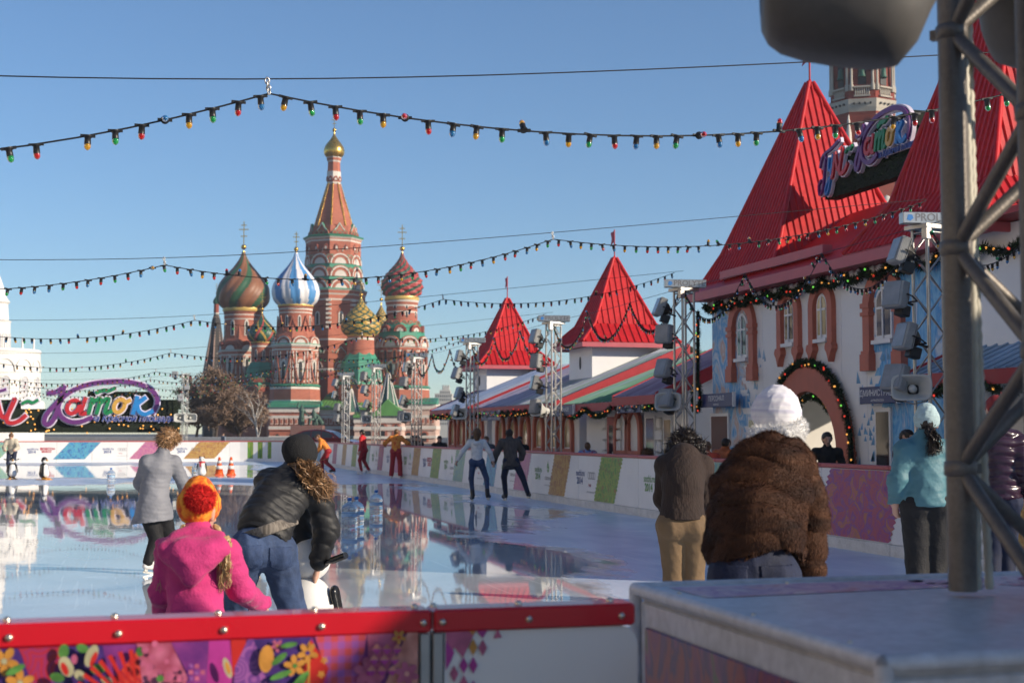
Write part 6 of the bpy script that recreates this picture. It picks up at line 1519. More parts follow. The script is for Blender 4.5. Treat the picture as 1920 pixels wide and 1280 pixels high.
def fluff(name, V, Q, m, parent, n, ln, wd, seed, down=.7, region=None, chaos=.28):
    """short hairs over a surface: one thin triangle each"""
    rs = np.random.RandomState(seed); c_ = V[Q].mean(1); nn = np.cross(V[Q[:, 2]]-V[Q[:, 0]], V[Q[:, 3]]-V[Q[:, 1]]); ar = np.linalg.norm(nn, axis=1); nn = nn/np.maximum(ar, 1e-12)[:, None]
    if region is not None: ar = ar*region(c_)
    pick = rs.choice(len(Q), n, p=ar/ar.sum()); w_ = rs.dirichlet([1,1,1,1], n); b = (V[Q[pick]]*w_[:, :, None]).sum(1); nrm = nn[pick]
    g_ = np.array([0,0,-1.0])*down+rs.randn(n,3)*chaos; g_ = g_-nrm*(g_*nrm).sum(1, keepdims=True); d = nrm*.55+g_; d /= np.linalg.norm(d, axis=1, keepdims=True)
    L = ln*(.5+rs.rand(n)); s_ = np.cross(d, nrm+rs.randn(n,3)*.3); s_ /= np.maximum(np.linalg.norm(s_, axis=1, keepdims=True), 1e-9)
    P = np.stack([b-s_*wd, b+s_*wd, b+d*L[:, None]], axis=1).reshape(-1, 3); me = bpy.data.meshes.new(name)
    me.vertices.add(3*n); me.vertices.foreach_set('co', P.astype(np.float32).ravel()); me.loops.add(3*n); me.loops.foreach_set('vertex_index', np.arange(3*n, dtype=np.int32))
    me.polygons.add(n); me.polygons.foreach_set('loop_start', np.arange(0, 3*n, 3, dtype=np.int32)); me.update(calc_edges=True); me.materials.append(m)
    return ob(name, me, parent)
def strands(name, m, parent, roots, ends, n, mid, seed, wd=.004, jit=.02):
    """long hair: ribbons swept from root points through MID to end points"""
    rd = random.Random(seed); mb = MB()
    for _ in range(n):
        a = Vector(rd.choice(roots)); e = Vector(rd.choice(ends)); md = Vector(mid)
        j = lambda q: Vector((rd.gauss(0,q), rd.gauss(0,q), rd.gauss(0,q)))
        p = [a+j(jit*.7), a.lerp(md, .5)+j(jit), md+j(jit*1.6), md.lerp(e, .5)+j(jit*1.4), e+j(jit*1.2)]; C_ = []
        for i in range(4):
            q0, q1, q2, q3 = p[max(i-1,0)], p[i], p[i+1], p[min(i+2,4)]
            for t in (0, .33, .66): C_.append(.5*((2*q1)+(q2-q0)*t+(2*q0-5*q1+4*q2-q3)*t*t+(3*q1-q0-3*q2+q3)*t**3))
        C_.append(p[-1]); s_ = Vector((rd.gauss(0,1), rd.gauss(0,1), rd.gauss(0,1))).normalized()
        vs = []; k = len(C_)
        for i, c_ in enumerate(C_):
            w_ = wd*(1-.85*i/(k-1))*rd.uniform(.8,1.2); t = (C_[min(i+1,k-1)]-C_[max(i-1,0)]); u = t.cross(s_); u = u.normalized() if u.length > 1e-6 else s_
            vs += [c_-u*w_, c_+u*w_]
        mb.add(vs, [(2*i,2*i+1,2*i+3,2*i+2) for i in range(k-1)], 0, True)
    return mb.build(name, m, parent)

def ik(a, c_, l1, l2, pole):
    a, c_, pole = Vector(a), Vector(c_), Vector(pole); d = c_-a; L = min(d.length, (l1+l2)*.999); d = d.normalized()
    x = (l1*l1-l2*l2+L*L)/(2*L); h_ = sqrt(max(0, l1*l1-x*x)); p = pole-d*pole.dot(d); p = p.normalized() if p.length > 1e-6 else d.orthogonal()
    return a+d*x+p*h_, a+d*L
def pose(s=1.0, lean=5, side=0, curve=8, headp=10, hips=.93, fl=(-.11,0,0), fr=(.11,0,0), wl=(-.10,.05,-.54), wr=(.10,.05,-.54), twist=0, skate=.06, headyaw=0, toe=0, female=False, pe=1.0):
    """joints in a frame facing +Y; feet, and wrists relative to the shoulders, in metres before scaling"""
    V3 = Vector; J = {}
    pel = V3((0, -.10*sin(radians(lean)), hips+skate)); up = V3((sin(radians(side)), sin(radians(lean)), cos(radians(lean)))).normalized()
    up2 = V3((sin(radians(side)), sin(radians(lean+curve)), cos(radians(lean+curve)))).normalized()
    J['pelvis'] = pel; J['waist'] = pel+up*.16; J['chest'] = J['waist']+up2*.20; J['neck'] = J['chest']+up2*.14
    sw = .165 if female else .185; R = V3((cos(radians(twist)), -sin(radians(twist)), -sin(radians(side))*.4)).normalized()
    hp = radians(lean+curve+headp-8); hd = V3((sin(radians(side))*.6, sin(hp), cos(hp))).normalized()
    J['head'] = J['neck']+hd*.155; J['hup'] = hd; fw = V3((sin(radians(headyaw)), cos(radians(headyaw)), 0)); fw = (fw-hd*fw.dot(hd)).normalized(); J['face'] = fw
    for q, sg, f, w_ in (('L',-1,fl,wl), ('R',1,fr,wr)):
        sh = J['neck']-up2*.055+R*sg*sw; J['sh'+q] = sh; el, wv = ik(sh, sh+V3(w_), .285, .255, V3((sg*.5,-.8*pe,-.25))); J['el'+q], J['wr'+q] = el, wv
        hp_ = pel+V3((sg*.088, 0, -.02)); J['hip'+q] = hp_; an = V3((f[0], f[1], f[2]+.085+skate)); kn, an = ik(hp_, an, .43, .42, V3((sg*.12+sin(radians(toe))*sg, 1, .1))); J['kn'+q], J['an'+q] = kn, an
        ta = radians(toe)*sg; J['toe'+q] = an+V3((sin(ta)*.15, cos(ta)*.15, -.055))
    for k in list(J):
        if k not in ('hup','face'): J[k] = J[k]*s
    J['s'] = s; return J
def body_dirs(J):
    up = (Vector(J['neck'])-Vector(J['pelvis'])).normalized(); R = (Vector(J['shR'])-Vector(J['shL'])).normalized(); fwd = up.cross(R).normalized(); return up, R, fwd
def hand_prims(wr, el, fwd, s, side, grip=None, rmin=.0):
    d = (Vector(wr)-Vector(el)).normalized(); up = Vector(fwd); th = up-d*up.dot(d); th = th.normalized() if th.length > 1e-3 else d.orthogonal().normalized()
    n = d.cross(th).normalized()                       # palm normal; th points to the thumb side
    out = [(Vector(wr), Vector(wr)+d*.085*s, .030*s, .036*s, n, 1.7)]
    cu = -n*side if grip is None else Vector(grip)
    for i in range(4):
        o_ = th*(.027-.018*i)*s; L = (.072,.080,.075,.058)[i]*s; r = max(.0088*s, rmin); b = Vector(wr)+d*.085*s+o_
        m_ = b+(d*.82+cu*.45).normalized()*L*.5; t_ = m_+(d*.35+cu*.95).normalized()*L*.5; out += [(b-d*.02*s, m_, r*1.1, r), (m_, t_, r, r*.85)]
    b = Vector(wr)+d*.03*s+th*.028*s; m_ = b+(d*.65+th*.75).normalized()*.045*s; out += [(b, m_, max(.013*s,rmin), max(.0105*s,rmin)), (m_, m_+(d*.9+th*.1+cu*.3).normalized()*.034*s, max(.0105*s,rmin), max(.009*s,rmin))]
    return out
def head_prims(J, s, child=1.0):
    c_, up, f = Vector(J['head']), Vector(J['hup']), Vector(J['face']); r = f.cross(up).normalized(); s = s*child
    P = [(c_-f*.022*s+up*.022*s, c_+f*.018*s+up*.022*s, .080*s, .076*s, r, 1.10), (c_+f*.025*s-up*.02*s, c_+f*.052*s-up*.085*s, .062*s, .030*s, r, 1.05),
         (c_+f*.088*s+up*.012*s, c_+f*.112*s-up*.025*s, .009*s, .015*s), (c_+f*.078*s+up*.03*s-r*.03*s, c_+f*.078*s+up*.03*s+r*.03*s, .016*s, .016*s), (c_+f*.082*s-up*.055*s-r*.014*s, c_+f*.082*s-up*.055*s+r*.014*s, .012*s, .012*s),
         (Vector(J['neck'])-up*.03*s, c_-up*.05*s-f*.012*s, .058*s, .052*s)]
    for sg in (-1, 1): P.append((c_+r*sg*.078*s-f*.004*s-up*.022*s, c_+r*sg*.082*s-f*.012*s+up*.022*s, .012*s, .018*s, r, 1.5))
    return P
def body_prims(J, s, hands=True, rmin=0.0, grip=None, bare_arm=False, thin=.90, child=1.0):
    up, R, fwd = body_dirs(J); P = head_prims(J, s, child); t = thin
    P += [(J['shL'], J['shR'], .062*s*t, .062*s*t), (J['chest'], J['waist'], .135*s*t, .115*s*t, fwd, 1.35), (J['waist'], J['pelvis'], .115*s*t, .13*s*t, fwd, 1.25), (J['hipL'], J['hipR'], .095*s*t, .095*s*t)]
    for q, sg in (('L',-1), ('R',1)):
        a = 1.0 if bare_arm else t
        P += [(J['sh'+q], J['el'+q], .052*s*a, .042*s*a), (J['el'+q], J['wr'+q], .042*s*a, .030*s), (J['hip'+q], J['kn'+q], .088*s*t, .060*s*t), (J['kn'+q], J['an'+q], .058*s*t, .042*s*t), (J['an'+q], J['toe'+q], .040*s, .034*s)]
        if hands: P += hand_prims(J['wr'+q], J['el'+q], fwd, s, sg, None if grip is None else grip.get(q), rmin)
    return P
def top_prims(J, s, th=.016, hem=.06, flare=0.0, sleeve=True, hood=None, short=False, bulk=1.0, arms='LR'):
    up, R, fwd = body_dirs(J); e = th; b = bulk
    hd = Vector(J['pelvis'])-up*hem
    P = [(J['shL'], J['shR'], .066*s*b+e, .066*s*b+e), (J['chest'], J['waist'], .140*s*b+e, .122*s*b+e, fwd, 1.3), (J['waist'], hd, .122*s*b+e, (.140*b+flare)*s+e, fwd, 1.2), (J['neck'], Vector(J['neck'])+(Vector(J['head'])-Vector(J['neck']))*.22, .066*s+e, .060*s+e)]
    for q in arms:
        P += [(J['sh'+q], J['el'+q], .058*s*b+e, .048*s*b+e)]
        if not short: P += [(J['el'+q], J['wr'+q], .048*s*b+e, .037*s*b+e)]
    cuts = [(hd, -up)] if True else []
    if short:
        for q in 'LR':
            d = (Vector(J['el'+q])-Vector(J['sh'+q])).normalized(); p = Vector(J['sh'+q]).lerp(Vector(J['el'+q]), .72); cuts.append((p, d, Vector(J['el'+q]), .13*s))
    return P, cuts
def bottom_prims(J, s, e=.012, slim=1.0, flare=0.0):
    up, R, fwd = body_dirs(J)
    P = [(J['waist'], J['pelvis'], .112*s+e, .135*s+e, fwd, 1.2), (J['hipL'], J['hipR'], .100*s+e, .100*s+e), (Vector(J['hipL'])-fwd*.035*s-up*.02*s, Vector(J['hipL'])-fwd*.035*s-up*.02*s, .095*s+e, .095*s+e), (Vector(J['hipR'])-fwd*.035*s-up*.02*s, Vector(J['hipR'])-fwd*.035*s-up*.02*s, .095*s+e, .095*s+e)]
    for q in 'LR': P += [(J['hip'+q], J['kn'+q], .094*s*slim+e, .064*s*slim+e), (J['kn'+q], J['an'+q], .064*s*slim+e, (.046*slim+flare)*s+e)]
    return P
def add_skate(root, J, q, s, mboot, h, skate=True):
    an, toe = Vector(J['an'+q]), Vector(J['toe'+q]); kn = Vector(J['kn'+q]); d = toe-an; d.z = 0
    d = d.normalized() if d.length > 1e-3 else Vector((0,1,0)); dn = (an-kn).normalized(); sole = an+dn*.0
    f3 = (toe-an).normalized(); heel = an-d*.035*s-Vector((0,0,.05*s))
    P = [(an-dn*.11*s, an, .056*s, .052*s), (an, toe, .050*s, .042*s), (heel, toe-Vector((0,0,.012*s)), .036*s, .036*s)]
    V, Q = surf(P, h, .015); o = ob('skate' if skate else 'shoe', skin_mesh('skate' if skate else 'shoe', V, Q, mboot), root)
    if skate:
        mb = MB(); a, b = heel-Vector((0,0,.03*s)), toe-Vector((0,0,.045*s)); ax = (b-a).normalized(); sd = ax.cross(Vector((0,0,1))).normalized(); dz = sd.cross(ax).normalized()*-1.0
        if dz.z > 0: dz = -dz
        L = (b-a).length; t = .004*s
        def bar(p, q_, w_, hh): 
            vs = [p+sd*w_, p-sd*w_, q_-sd*w_, q_+sd*w_]; vs += [v+dz*hh for v in vs]; mb.add(vs, [(0,1,2,3),(7,6,5,4),(4,5,1,0),(5,6,2,1),(6,7,3,2),(7,4,0,3)], 0)
        bar(a-ax*.02*s+dz*.030*s, b+ax*.05*s+dz*.030*s, t, .022*s)
        for p in (a+ax*.01*s, b-ax*.03*s): bar(p-ax*.02*s, p+ax*.02*s, .012*s, .034*s)
        mb.build('blade', M['steel'], o)
    return o
M['denim'] = mat('blue_denim', (.035,.06,.13), .8, var=.35, scale=9, var2=.3, bump=.2, bscale=140)
M['denimd'] = mat('dark_denim', (.011,.017,.045), .8, var=.3, scale=9, var2=.3, bump=.2, bscale=140)
M['blackcloth'] = mat('black_cloth', (.010,.010,.012), .75, var=.3, scale=8, bump=.3, bscale=60)
M['haird'] = mat('dark_hair', (.018,.012,.009), .42, var=.5, scale=30, stretch=(1,1,.25)); M['hairb'] = mat('brown_hair', (.075,.035,.016), .42, var=.5, scale=40, col2=(.14,.07,.03)); M['hairl'] = mat('light_brown_hair', (.20,.11,.05), .42, var=.4, scale=40, col2=(.30,.17,.08))
M['hairblond'] = mat('blond_hair', (.42,.28,.13), .42, var=.3, scale=40); M['bootblack'] = mat('black_boot', (.014,.014,.016), .4, var=.2, scale=8); M['bootwhite'] = mat('white_boot', (.7,.69,.67), .4, var=.06, scale=8); M['eye'] = mat('dark_eye', (.02,.012,.01), .2, var=0)

def person(name, label, J, loc, rz, spec, group=None):
    """spec keys: h (cell size), skin, top, bottom, boots, hair, extra parts"""
    s = J['s']; h = spec.get('h', .016); up, R, fwd = body_dirs(J)
    V, Q = surf(body_prims(J, s, True, .011*s if h > .011 else 0, spec.get('grip'), spec.get('short', False), child=spec.get('child', 1.0)), h, .022)
    root = ob(name, skin_mesh(name, V, Q, M['skin']), None, loc, rz); tag(root, label, 'person', group)
    if spec.get('face', False):
        c_, hu, f = Vector(J['head']), Vector(J['hup']), Vector(J['face']); r = f.cross(hu).normalized(); mb = MB()
        for sg in (-1, 1): mb.ball(c_+f*.083*s+r*sg*.031*s+hu*.012*s, .0105*s, 8)
        for sg in (-1, 1): mb.tube([c_+f*.091*s+r*sg*.018*s+hu*.034*s, c_+f*.086*s+r*sg*.044*s+hu*.034*s], .005*s, 5)
        mb.tube([c_+f*.093*s-r*.018*s-hu*.052*s, c_+f*.097*s-hu*.054*s, c_+f*.093*s+r*.018*s-hu*.052*s], .004*s, 5); mb.build('facial_feature', M['eye'], root)
    if 'bottom' in spec:
        b = spec['bottom']; V, Q = surf(bottom_prims(J, s, b.get('e',.010), b.get('slim',1.0), b.get('flare',0)), h, .025, b.get('cuts',()))
        V = folds(smooth(V, Q, 1), Q, b.get('fold',.004), 26, 3, .6); bo = ob('trousers', skin_mesh('trousers', V, Q, b['m']), root); spec['_bot'] = (V, Q, bo)
    if 'top' in spec:
        t = spec['top']; P, cuts = top_prims(J, s, t.get('e',.016), t.get('hem',.06), t.get('flare',0), short=spec.get('short', False), bulk=t.get('bulk',1.0), arms=t.get('arms','LR'))
        P += t.get('extra', []); cuts = t.get('cuts', cuts)+t.get('morecuts', [])
        V, Q = surf(P, h, t.get('k',.035), cuts); V = folds(smooth(V, Q, 1), Q, t.get('fold',.006), t.get('freq',22), t.get('seed',5), t.get('dirz',1.6))
        if 'quilt' in t: V = V+normals(V, Q)*(t['quilt'][1]*np.sqrt(np.abs(np.sin((V@np.array(up))*t['quilt'][0]+.35*np.sin(V[:, 0]*23)+.3*np.sin(V[:, 1]*19)))))[:, None]
        o = ob(t.get('name','jacket'), skin_mesh(t.get('name','jacket'), V, Q, t['m']), root)
        if 'fur' in t: fluff('fur', V, Q, t['m'], o, *t['fur'])
        spec['_top'] = (V, Q, o)
    if 'hair' in spec:
        hr = spec['hair']; c_, hu, f = Vector(J['head']), Vector(J['hup']), Vector(J['face']); r = f.cross(hu).normalized(); k = spec.get('child', 1.0)*s; e = hr.get('e', .014)*s
        P = [(c_-f*.034*k+hu*.030*k, c_+f*.008*k+hu*.042*k, .081*k+e, .074*k+e, r, 1.08), (c_-f*.05*k+hu*.0*k, c_-f*.035*k-hu*.045*k, .068*k+e, .05*k+e)]
        if hr.get('long'): P += [(c_-f*.045*k-hu*.03*k, c_-f*.06*k-hu*(.05+hr['long'])*k, .075*k+e, .05*k)]
        P += hr.get('extra', []); V, Q = surf(P, h*.8, .02); V = folds(V, Q, hr.get('fold',.006), 70, 9, .35); o = ob('hair', skin_mesh('hair', V, Q, hr['m']), root)
        if hr.get('tuft'): fluff('hair_tuft', V, Q, hr['m'], o, *hr['tuft'])
    if 'hat' in spec:
        hr = spec['hat']; c_, hu, f = Vector(J['head']), Vector(J['hup']), Vector(J['face']); r = f.cross(hu).normalized(); k = spec.get('child', 1.0)*s; e = hr.get('e', .018)*s
        P = [(c_-f*.020*k+hu*.035*k, c_+f*.010*k+hu*.040*k, .084*k+e, .080*k+e, r, 1.06), (c_-f*.01*k+hu*.06*k, c_-f*.015*k+hu*(.085+hr.get('tall',0))*k, .07*k+e, .055*k+e)]
        V, Q = surf(P+hr.get('extra', []), min(h,.010), .025, [(c_-hu*hr.get('low',.005)*k-f*.02*k, (-hu-f*.0-hr.get('tilt',.25)*-f*1.0).normalized())]); V = folds(V, Q, hr.get('fold',.003), hr.get('freq',60), 4, .3)
        o = ob('hat', skin_mesh('hat', V, Q, hr['m']), root); spec['_hat'] = (V, Q, o)
        if 'fur' in hr: fluff('fur', V, Q, hr['m'], o, *hr['fur'])
    for q in 'LR': add_skate(root, J, q, s, spec.get('boots', M['bootblack']), max(h*.7, .008), spec.get('skate', True))
    return root
def pocket(spec, c_, nrm, w_, h_, m):
    """a sewn-on patch pocket: a piece of the trouser surface lifted a few millimetres"""
    V, Q, par = spec['_bot']; n = np.array(Vector(nrm).normalized()); u = np.cross([0,0,1.0], n); u /= np.linalg.norm(u); C_ = V[Q].mean(1)-np.array(c_); vn = normals(V, Q)
    k = (np.abs(C_@u) < w_) & (np.abs(C_[:, 2]) < h_) & ((vn[Q].mean(1)@n) > .1) & (np.abs(C_@n) < .2) & (C_[:, 2] > -h_+.5*np.maximum(0, np.abs(C_@u)-.3*w_))
    if not k.any(): return
    q = Q[k]; ids, inv = np.unique(q, return_inverse=True); P = V[ids]+vn[ids]*.0055; me = skin_mesh('pocket', P, inv.reshape(q.shape), m); o = ob('pocket', me, par)
    md = o.modifiers.new('thickness', 'SOLIDIFY'); md.thickness = .005; md.offset = -1
def pxj(d, s, hd, **jt):
    """joints given as photo pixels with a depth offset -> points round a root on the ice"""
    J = {}; root = atd(*hd, d); root = Vector((root.x, root.y, 0.0))
    for k, v in jt.items():
        if k in ('hup', 'face'): J[k] = Vector(v).normalized(); continue
        J[k] = atd(v[0], v[1], d+(v[2] if len(v) > 2 else 0))-root
    J['s'] = s; return J, root
# ------------------------------------------------------------------ the seven people near the camera
AW = Vector((sin(TH), cos(TH), 0)); RT = Vector((cos(TH), -sin(TH), 0)); UP = Vector((0,0,1))
# woman in the grey coat
M['greycoat'] = mat('grey_quilted_coat', (.20,.205,.23), .62, var=.10, scale=5, bump=.35, bscale=16, sheen=.2)
J, rt = pxj(17.4, 1.05, (285,900), head=(317,826,.06), neck=(302,857,.0), chest=(297,880,0), waist=(290,915,0), pelvis=(287,950,0), shL=(277,866,-.05), shR=(326,868,.1), elL=(262,906,.08), wrL=(286,940,.25), elR=(344,905,.2), wrR=(349,945,.34),
   hipL=(277,958,-.03), hipR=(303,958,.06), knL=(293,1010,.05), knR=(318,1008,.25), anL=(278,1052,-.05), anR=(316,1046,.30), toeL=(300,1062,.05), toeR=(338,1056,.4), hup=UP+RT*.35+AW*.1, face=RT*.8+AW*.55-UP*.25)
up, R_, fw_ = body_dirs(J); hem_p = atd(290,977,17.4)-rt
ex = [(J['waist'], atd(289,960,17.4)-rt, .16, .215, fw_, 1.1), (atd(289,955,17.4)-rt, atd(284,1000,17.4)-rt, .21, .275, fw_, 1.1)]
person('person', 'woman in a long pale grey quilted coat on white skates', J, rt, 0, dict(h=.0125, top=dict(m=M['greycoat'], e=.028, hem=.0, extra=ex, cuts=[(hem_p, (.10,0,-1))], name='coat', fold=.008, freq=13, quilt=(60,.004)), bottom=dict(m=M['blackcloth'], e=.02), boots=M['bootwhite'],
   hair=dict(m=M['hairl'], e=.030, fold=.012, tuft=(900,.05,.004,3,.2)), grip=None))
# girl in pink
M['pinkwool'] = mat('pink_fleece', (.52,.035,.17), .85, var=.08, scale=12, bump=.25, bscale=90, sheen=.15)
M['orangehat'] = ramp_mat('orange_red_knit', [(.3,(.55,.02,.01)),(.42,(.72,.14,.01)),(.5,(.80,.34,.03)),(.57,(.62,.06,.01)),(.7,(.75,.40,.10))], .9, 11, (1,1,.7), bump=.6, detail=5, distort=.6)
J, rt = pxj(6.5, .80, (368,1000), head=(374,962,.05), neck=(370,1008,.0), chest=(368,1050,-.01), waist=(366,1105,-.02), pelvis=(368,1165,-.03), shL=(321,1036,-.01), shR=(423,1040,.03), elL=(306,1110,.05), wrL=(308,1170,.2), elR=(452,1104,.10), wrR=(484,1130,.30),
   hipL=(343,1185,-.02), hipR=(394,1187,.02), knL=(345,1325,.08), knR=(398,1328,.12), anL=(345,1445,-.02), anR=(402,1448,.02), toeL=(362,1470,.10), toeR=(420,1474,.14), hup=UP+RT*.05, face=AW*.9+RT*.4-UP*.1)
up, R_, fw_ = body_dirs(J); q = lambda x, y, d=0: atd(x, y, 6.5+d)-rt
ex = [(q(338,1016,-.06), q(404,1016,-.05), .058, .055), (q(316,1030,-.10), q(356,1078,-.15), .052, .042), (q(412,1026,-.09), q(360,1080,-.15), .050, .042), (q(345,1035,-.12), q(385,1036,-.12), .070, .065), (q(296,1018,-.05), q(326,1030,-.08), .016, .050), (q(352,1050,-.15), q(366,1062,-.15), .05, .045)]
girl = person('person', 'girl in a bright pink hooded fleece and orange knitted bobble hat', J, rt, 0, dict(h=.0085, child=1.22, top=dict(m=M['pinkwool'], e=.022, hem=.10, flare=.02, extra=ex, name='hoodie', fold=.006, freq=26, k=.03), bottom=dict(m=M['denimd'], e=.012), boots=M['bootwhite'],
   hat=dict(m=M['orangehat'], e=.020, tall=.02, low=.045, tilt=.1, fold=.004, freq=90)))
ob('mitten', skin_mesh('mitten', *surf([(q(478,1128,.28), q(498,1130,.36), .038, .030), (q(486,1124,.3), q(503,1122,.34), .016, .014)], .008, .015), M['pinkwool']), girl)
V, Q = surf([(q(373,934,-.07), q(377,936,-.07), .062, .060)], .008, .02); V = folds(V, Q, .006, 120, 3, 1); pom = ob('bobble', skin_mesh('bobble', V, Q, mat('red_bobble_wool', (.55,.012,.012), .9, var=.2, scale=60)), girl); fluff('wool', V, Q, mat('red_wool_strand', (.60,.02,.015), .9, var=.2, scale=60), pom, 3200, .016, .0013, 3, .0)
def braid(pts, r, parent):
    mb = MB(); P = crom([(a.x, a.z) for a in pts], 5); yy = [pts[0].y+(pts[-1].y-pts[0].y)*i/(len(P)-1) for i in range(len(P))]; C_ = [Vector((p.x, y, p.y)) for p, y in zip(P, yy)]
    for sg in (0, 2.1, 4.2): mb.tube([c_+Vector((cos(i*.9+sg), sin(i*.9+sg), 0))*r*.55 for i, c_ in enumerate(C_)], [r*.62*(1-.4*i/len(C_)) for i in range(len(C_))], 7)
    return mb.build('braid', M['hairblond'], parent)
braid([q(405,985,.0), q(412,1000,-.04), q(422,1012,-.06)], .016, girl); braid([q(346,985,-.02), q(338,998,-.04), q(330,1010,-.03)], .014, girl)
V, Q = surf([(q(424,1012,-.07), q(426,1020,-.07), .024, .024)], .007, .01); V = folds(V, Q, .006, 200, 2, 1); ob('scrunchie', skin_mesh('scrunchie', V, Q, M['hairblond']), girl)
strands('hair', M['hairblond'], girl, [q(424,1018,-.08), q(420,1016,-.08)], [q(424,1100,-.06), q(416,1105,-.05), q(430,1092,-.06)], 120, q(420,1058,-.09), 4, .004, .010)
strands('hair', M['hairblond'], girl, [q(331,1010,-.04), q(327,1014,-.03)], [q(296,1098,.0), q(292,1088,.02), q(300,1105,-.02)], 60, q(305,1050,-.03), 6, .0035, .007)
# woman in black jacket leaning on the skating aid
M['blackjacket'] = mat('black_down_jacket', (.014,.014,.015), .58, var=.25, scale=7, bump=.25, bscale=22)
J, rt = pxj(9.2, 1.06, (505,1000), head=(563,858,.34), neck=(548,892,.30), chest=(535,922,.22), waist=(505,972,.08), pelvis=(490,1018,-.02), shL=(506,905,.30), shR=(594,922,.34), elL=(562,965,.55), wrL=(577,1045,.62), elR=(613,990,.40), wrR=(599,1048,.46),
   hipL=(466,1030,-.06), hipR=(519,1034,.04), knL=(440,1140,.18), knR=(550,1150,.20), anL=(424,1262,-.05), anR=(562,1268,.0), toeL=(440,1280,.10), toeR=(590,1282,.14), hup=UP+RT*.25+AW*.35, face=AW*.75+RT*.6-UP*.35)
up, R_, fw_ = body_dirs(J); q = lambda x, y, d=0: atd(x, y, 9.2+d)-rt
wc = person('person', 'woman in black down jacket, black beanie and jeans stooping over a skating aid', J, rt, 0, (sC := dict(h=.0088, top=dict(m=M['blackjacket'], e=.026, hem=-.03, fold=.008, freq=17, dirz=2.2, quilt=(52,.011), extra=[(q(512,930,.16), q(490,975,.02), .12, .13)]), bottom=dict(m=M['denim'], e=.018, fold=.006, slim=1.08),
   hair=dict(m=M['hairl'], e=-.008), hat=dict(m=mat('black_knit_beanie', (.010,.010,.011), .9, var=.2, scale=30, bump=.5, bscale=120), e=.016, extra=[(q(556,842,.30), q(560,852,.30), .100, .100)], low=.10, tilt=-.1, fold=.002), grip={'L': -UP-AW*.3, 'R': -UP-AW*.3})))
M['denimp'] = mat('denim_pocket', (.028,.05,.115), .8, var=.3, scale=9, var2=.3, bump=.2, bscale=140)
for x_, y_ in ((474,1042),(524,1048)): pocket(sC, q(x_, y_, -.12), -AW, .062, .072, M['denimp'])
rm_ = [q(548,868,.26), q(560,868,.24), q(572,872,.24), q(580,868,.28), q(540,872,.28)]
strands('hair', M['hairl'], wc, rm_, [q(612,932,.22), q(620,925,.20), q(600,928,.20), q(588,918,.18), q(624,915,.24), q(575,905,.18)], 520, q(582,888,.16), 7, .0055, .022)
V, Q = surf([(q(455,985,-.09), q(500,985,-.13), .07, .075, fw_, 1.2), (q(500,985,-.13), q(546,1006,-.02), .075, .08, fw_, 1.2), (q(490,985,.05), q(530,990,.1), .11, .11)], .009, .03, [(q(500,1004,-.1), (q(500,1004,0)-q(490,975,0)).normalized()), (q(500,982,-.1), -(q(500,1004,0)-q(490,975,0)).normalized())])
ob('knit_waistband', skin_mesh('knit_waistband', V, Q, ramp_mat('ribbed_grey_knit', [(.4,(.10,.085,.07)),(.6,(.22,.19,.16))], .9, 60, (1,1,.05))), wc)
# person in brown sweater, head bowed
M['brownknit'] = mat('dark_brown_knit', (.030,.018,.014), .9, var=.25, scale=9, bump=.5, bscale=70, stretch=(1,1,.2)); M['khaki'] = mat('khaki_trouser', (.17,.108,.055), .8, var=.10, scale=6, bump=.15, bscale=60)
J, rt = pxj(11.0, 1.07, (1280,950), head=(1284,842,.34), neck=(1282,852,.18), chest=(1281,885,.04), waist=(1280,930,-.02), pelvis=(1280,975,-.06), shL=(1249,874,.10), shR=(1317,874,.10), elL=(1243,935,.22), wrL=(1262,975,.40), elR=(1320,935,.22), wrR=(1300,978,.40),
   hipL=(1259,985,-.05), hipR=(1301,985,-.05), knL=(1263,1085,.06), knR=(1300,1085,.06), anL=(1266,1182,-.04), anR=(1300,1182,-.04), toeL=(1262,1200,.10), toeR=(1304,1200,.10), hup=UP*.7+AW*.7, face=AW*.5-UP*.8)
q = lambda x, y, d=0: atd(x, y, 11.0+d)-rt
person('person', 'person bending forward in dark brown knitted cardigan and khaki trousers, head bowed', J, rt, 0, dict(h=.0095, top=dict(m=M['brownknit'], e=.022, hem=.03, flare=.015, name='cardigan', fold=.004, extra=[(q(1282,862,.10), q(1281,905,-.02), .135, .155)], cuts=[(q(1280,972), (0,0,-1))], freq=30, dirz=.4), bottom=dict(m=M['khaki'], e=.012, fold=.004, slim=1.02),
   hair=dict(m=M['haird'], e=.03, fold=.012, long=.05, extra=[(q(1266,836,.24), q(1310,838,.24), .065, .06), (q(1300,845,.18), q(1318,858,.14), .045, .03), (q(1258,848,.20), q(1250,858,.16), .04, .02)], tuft=(2600,.05,.003,8,.6))))
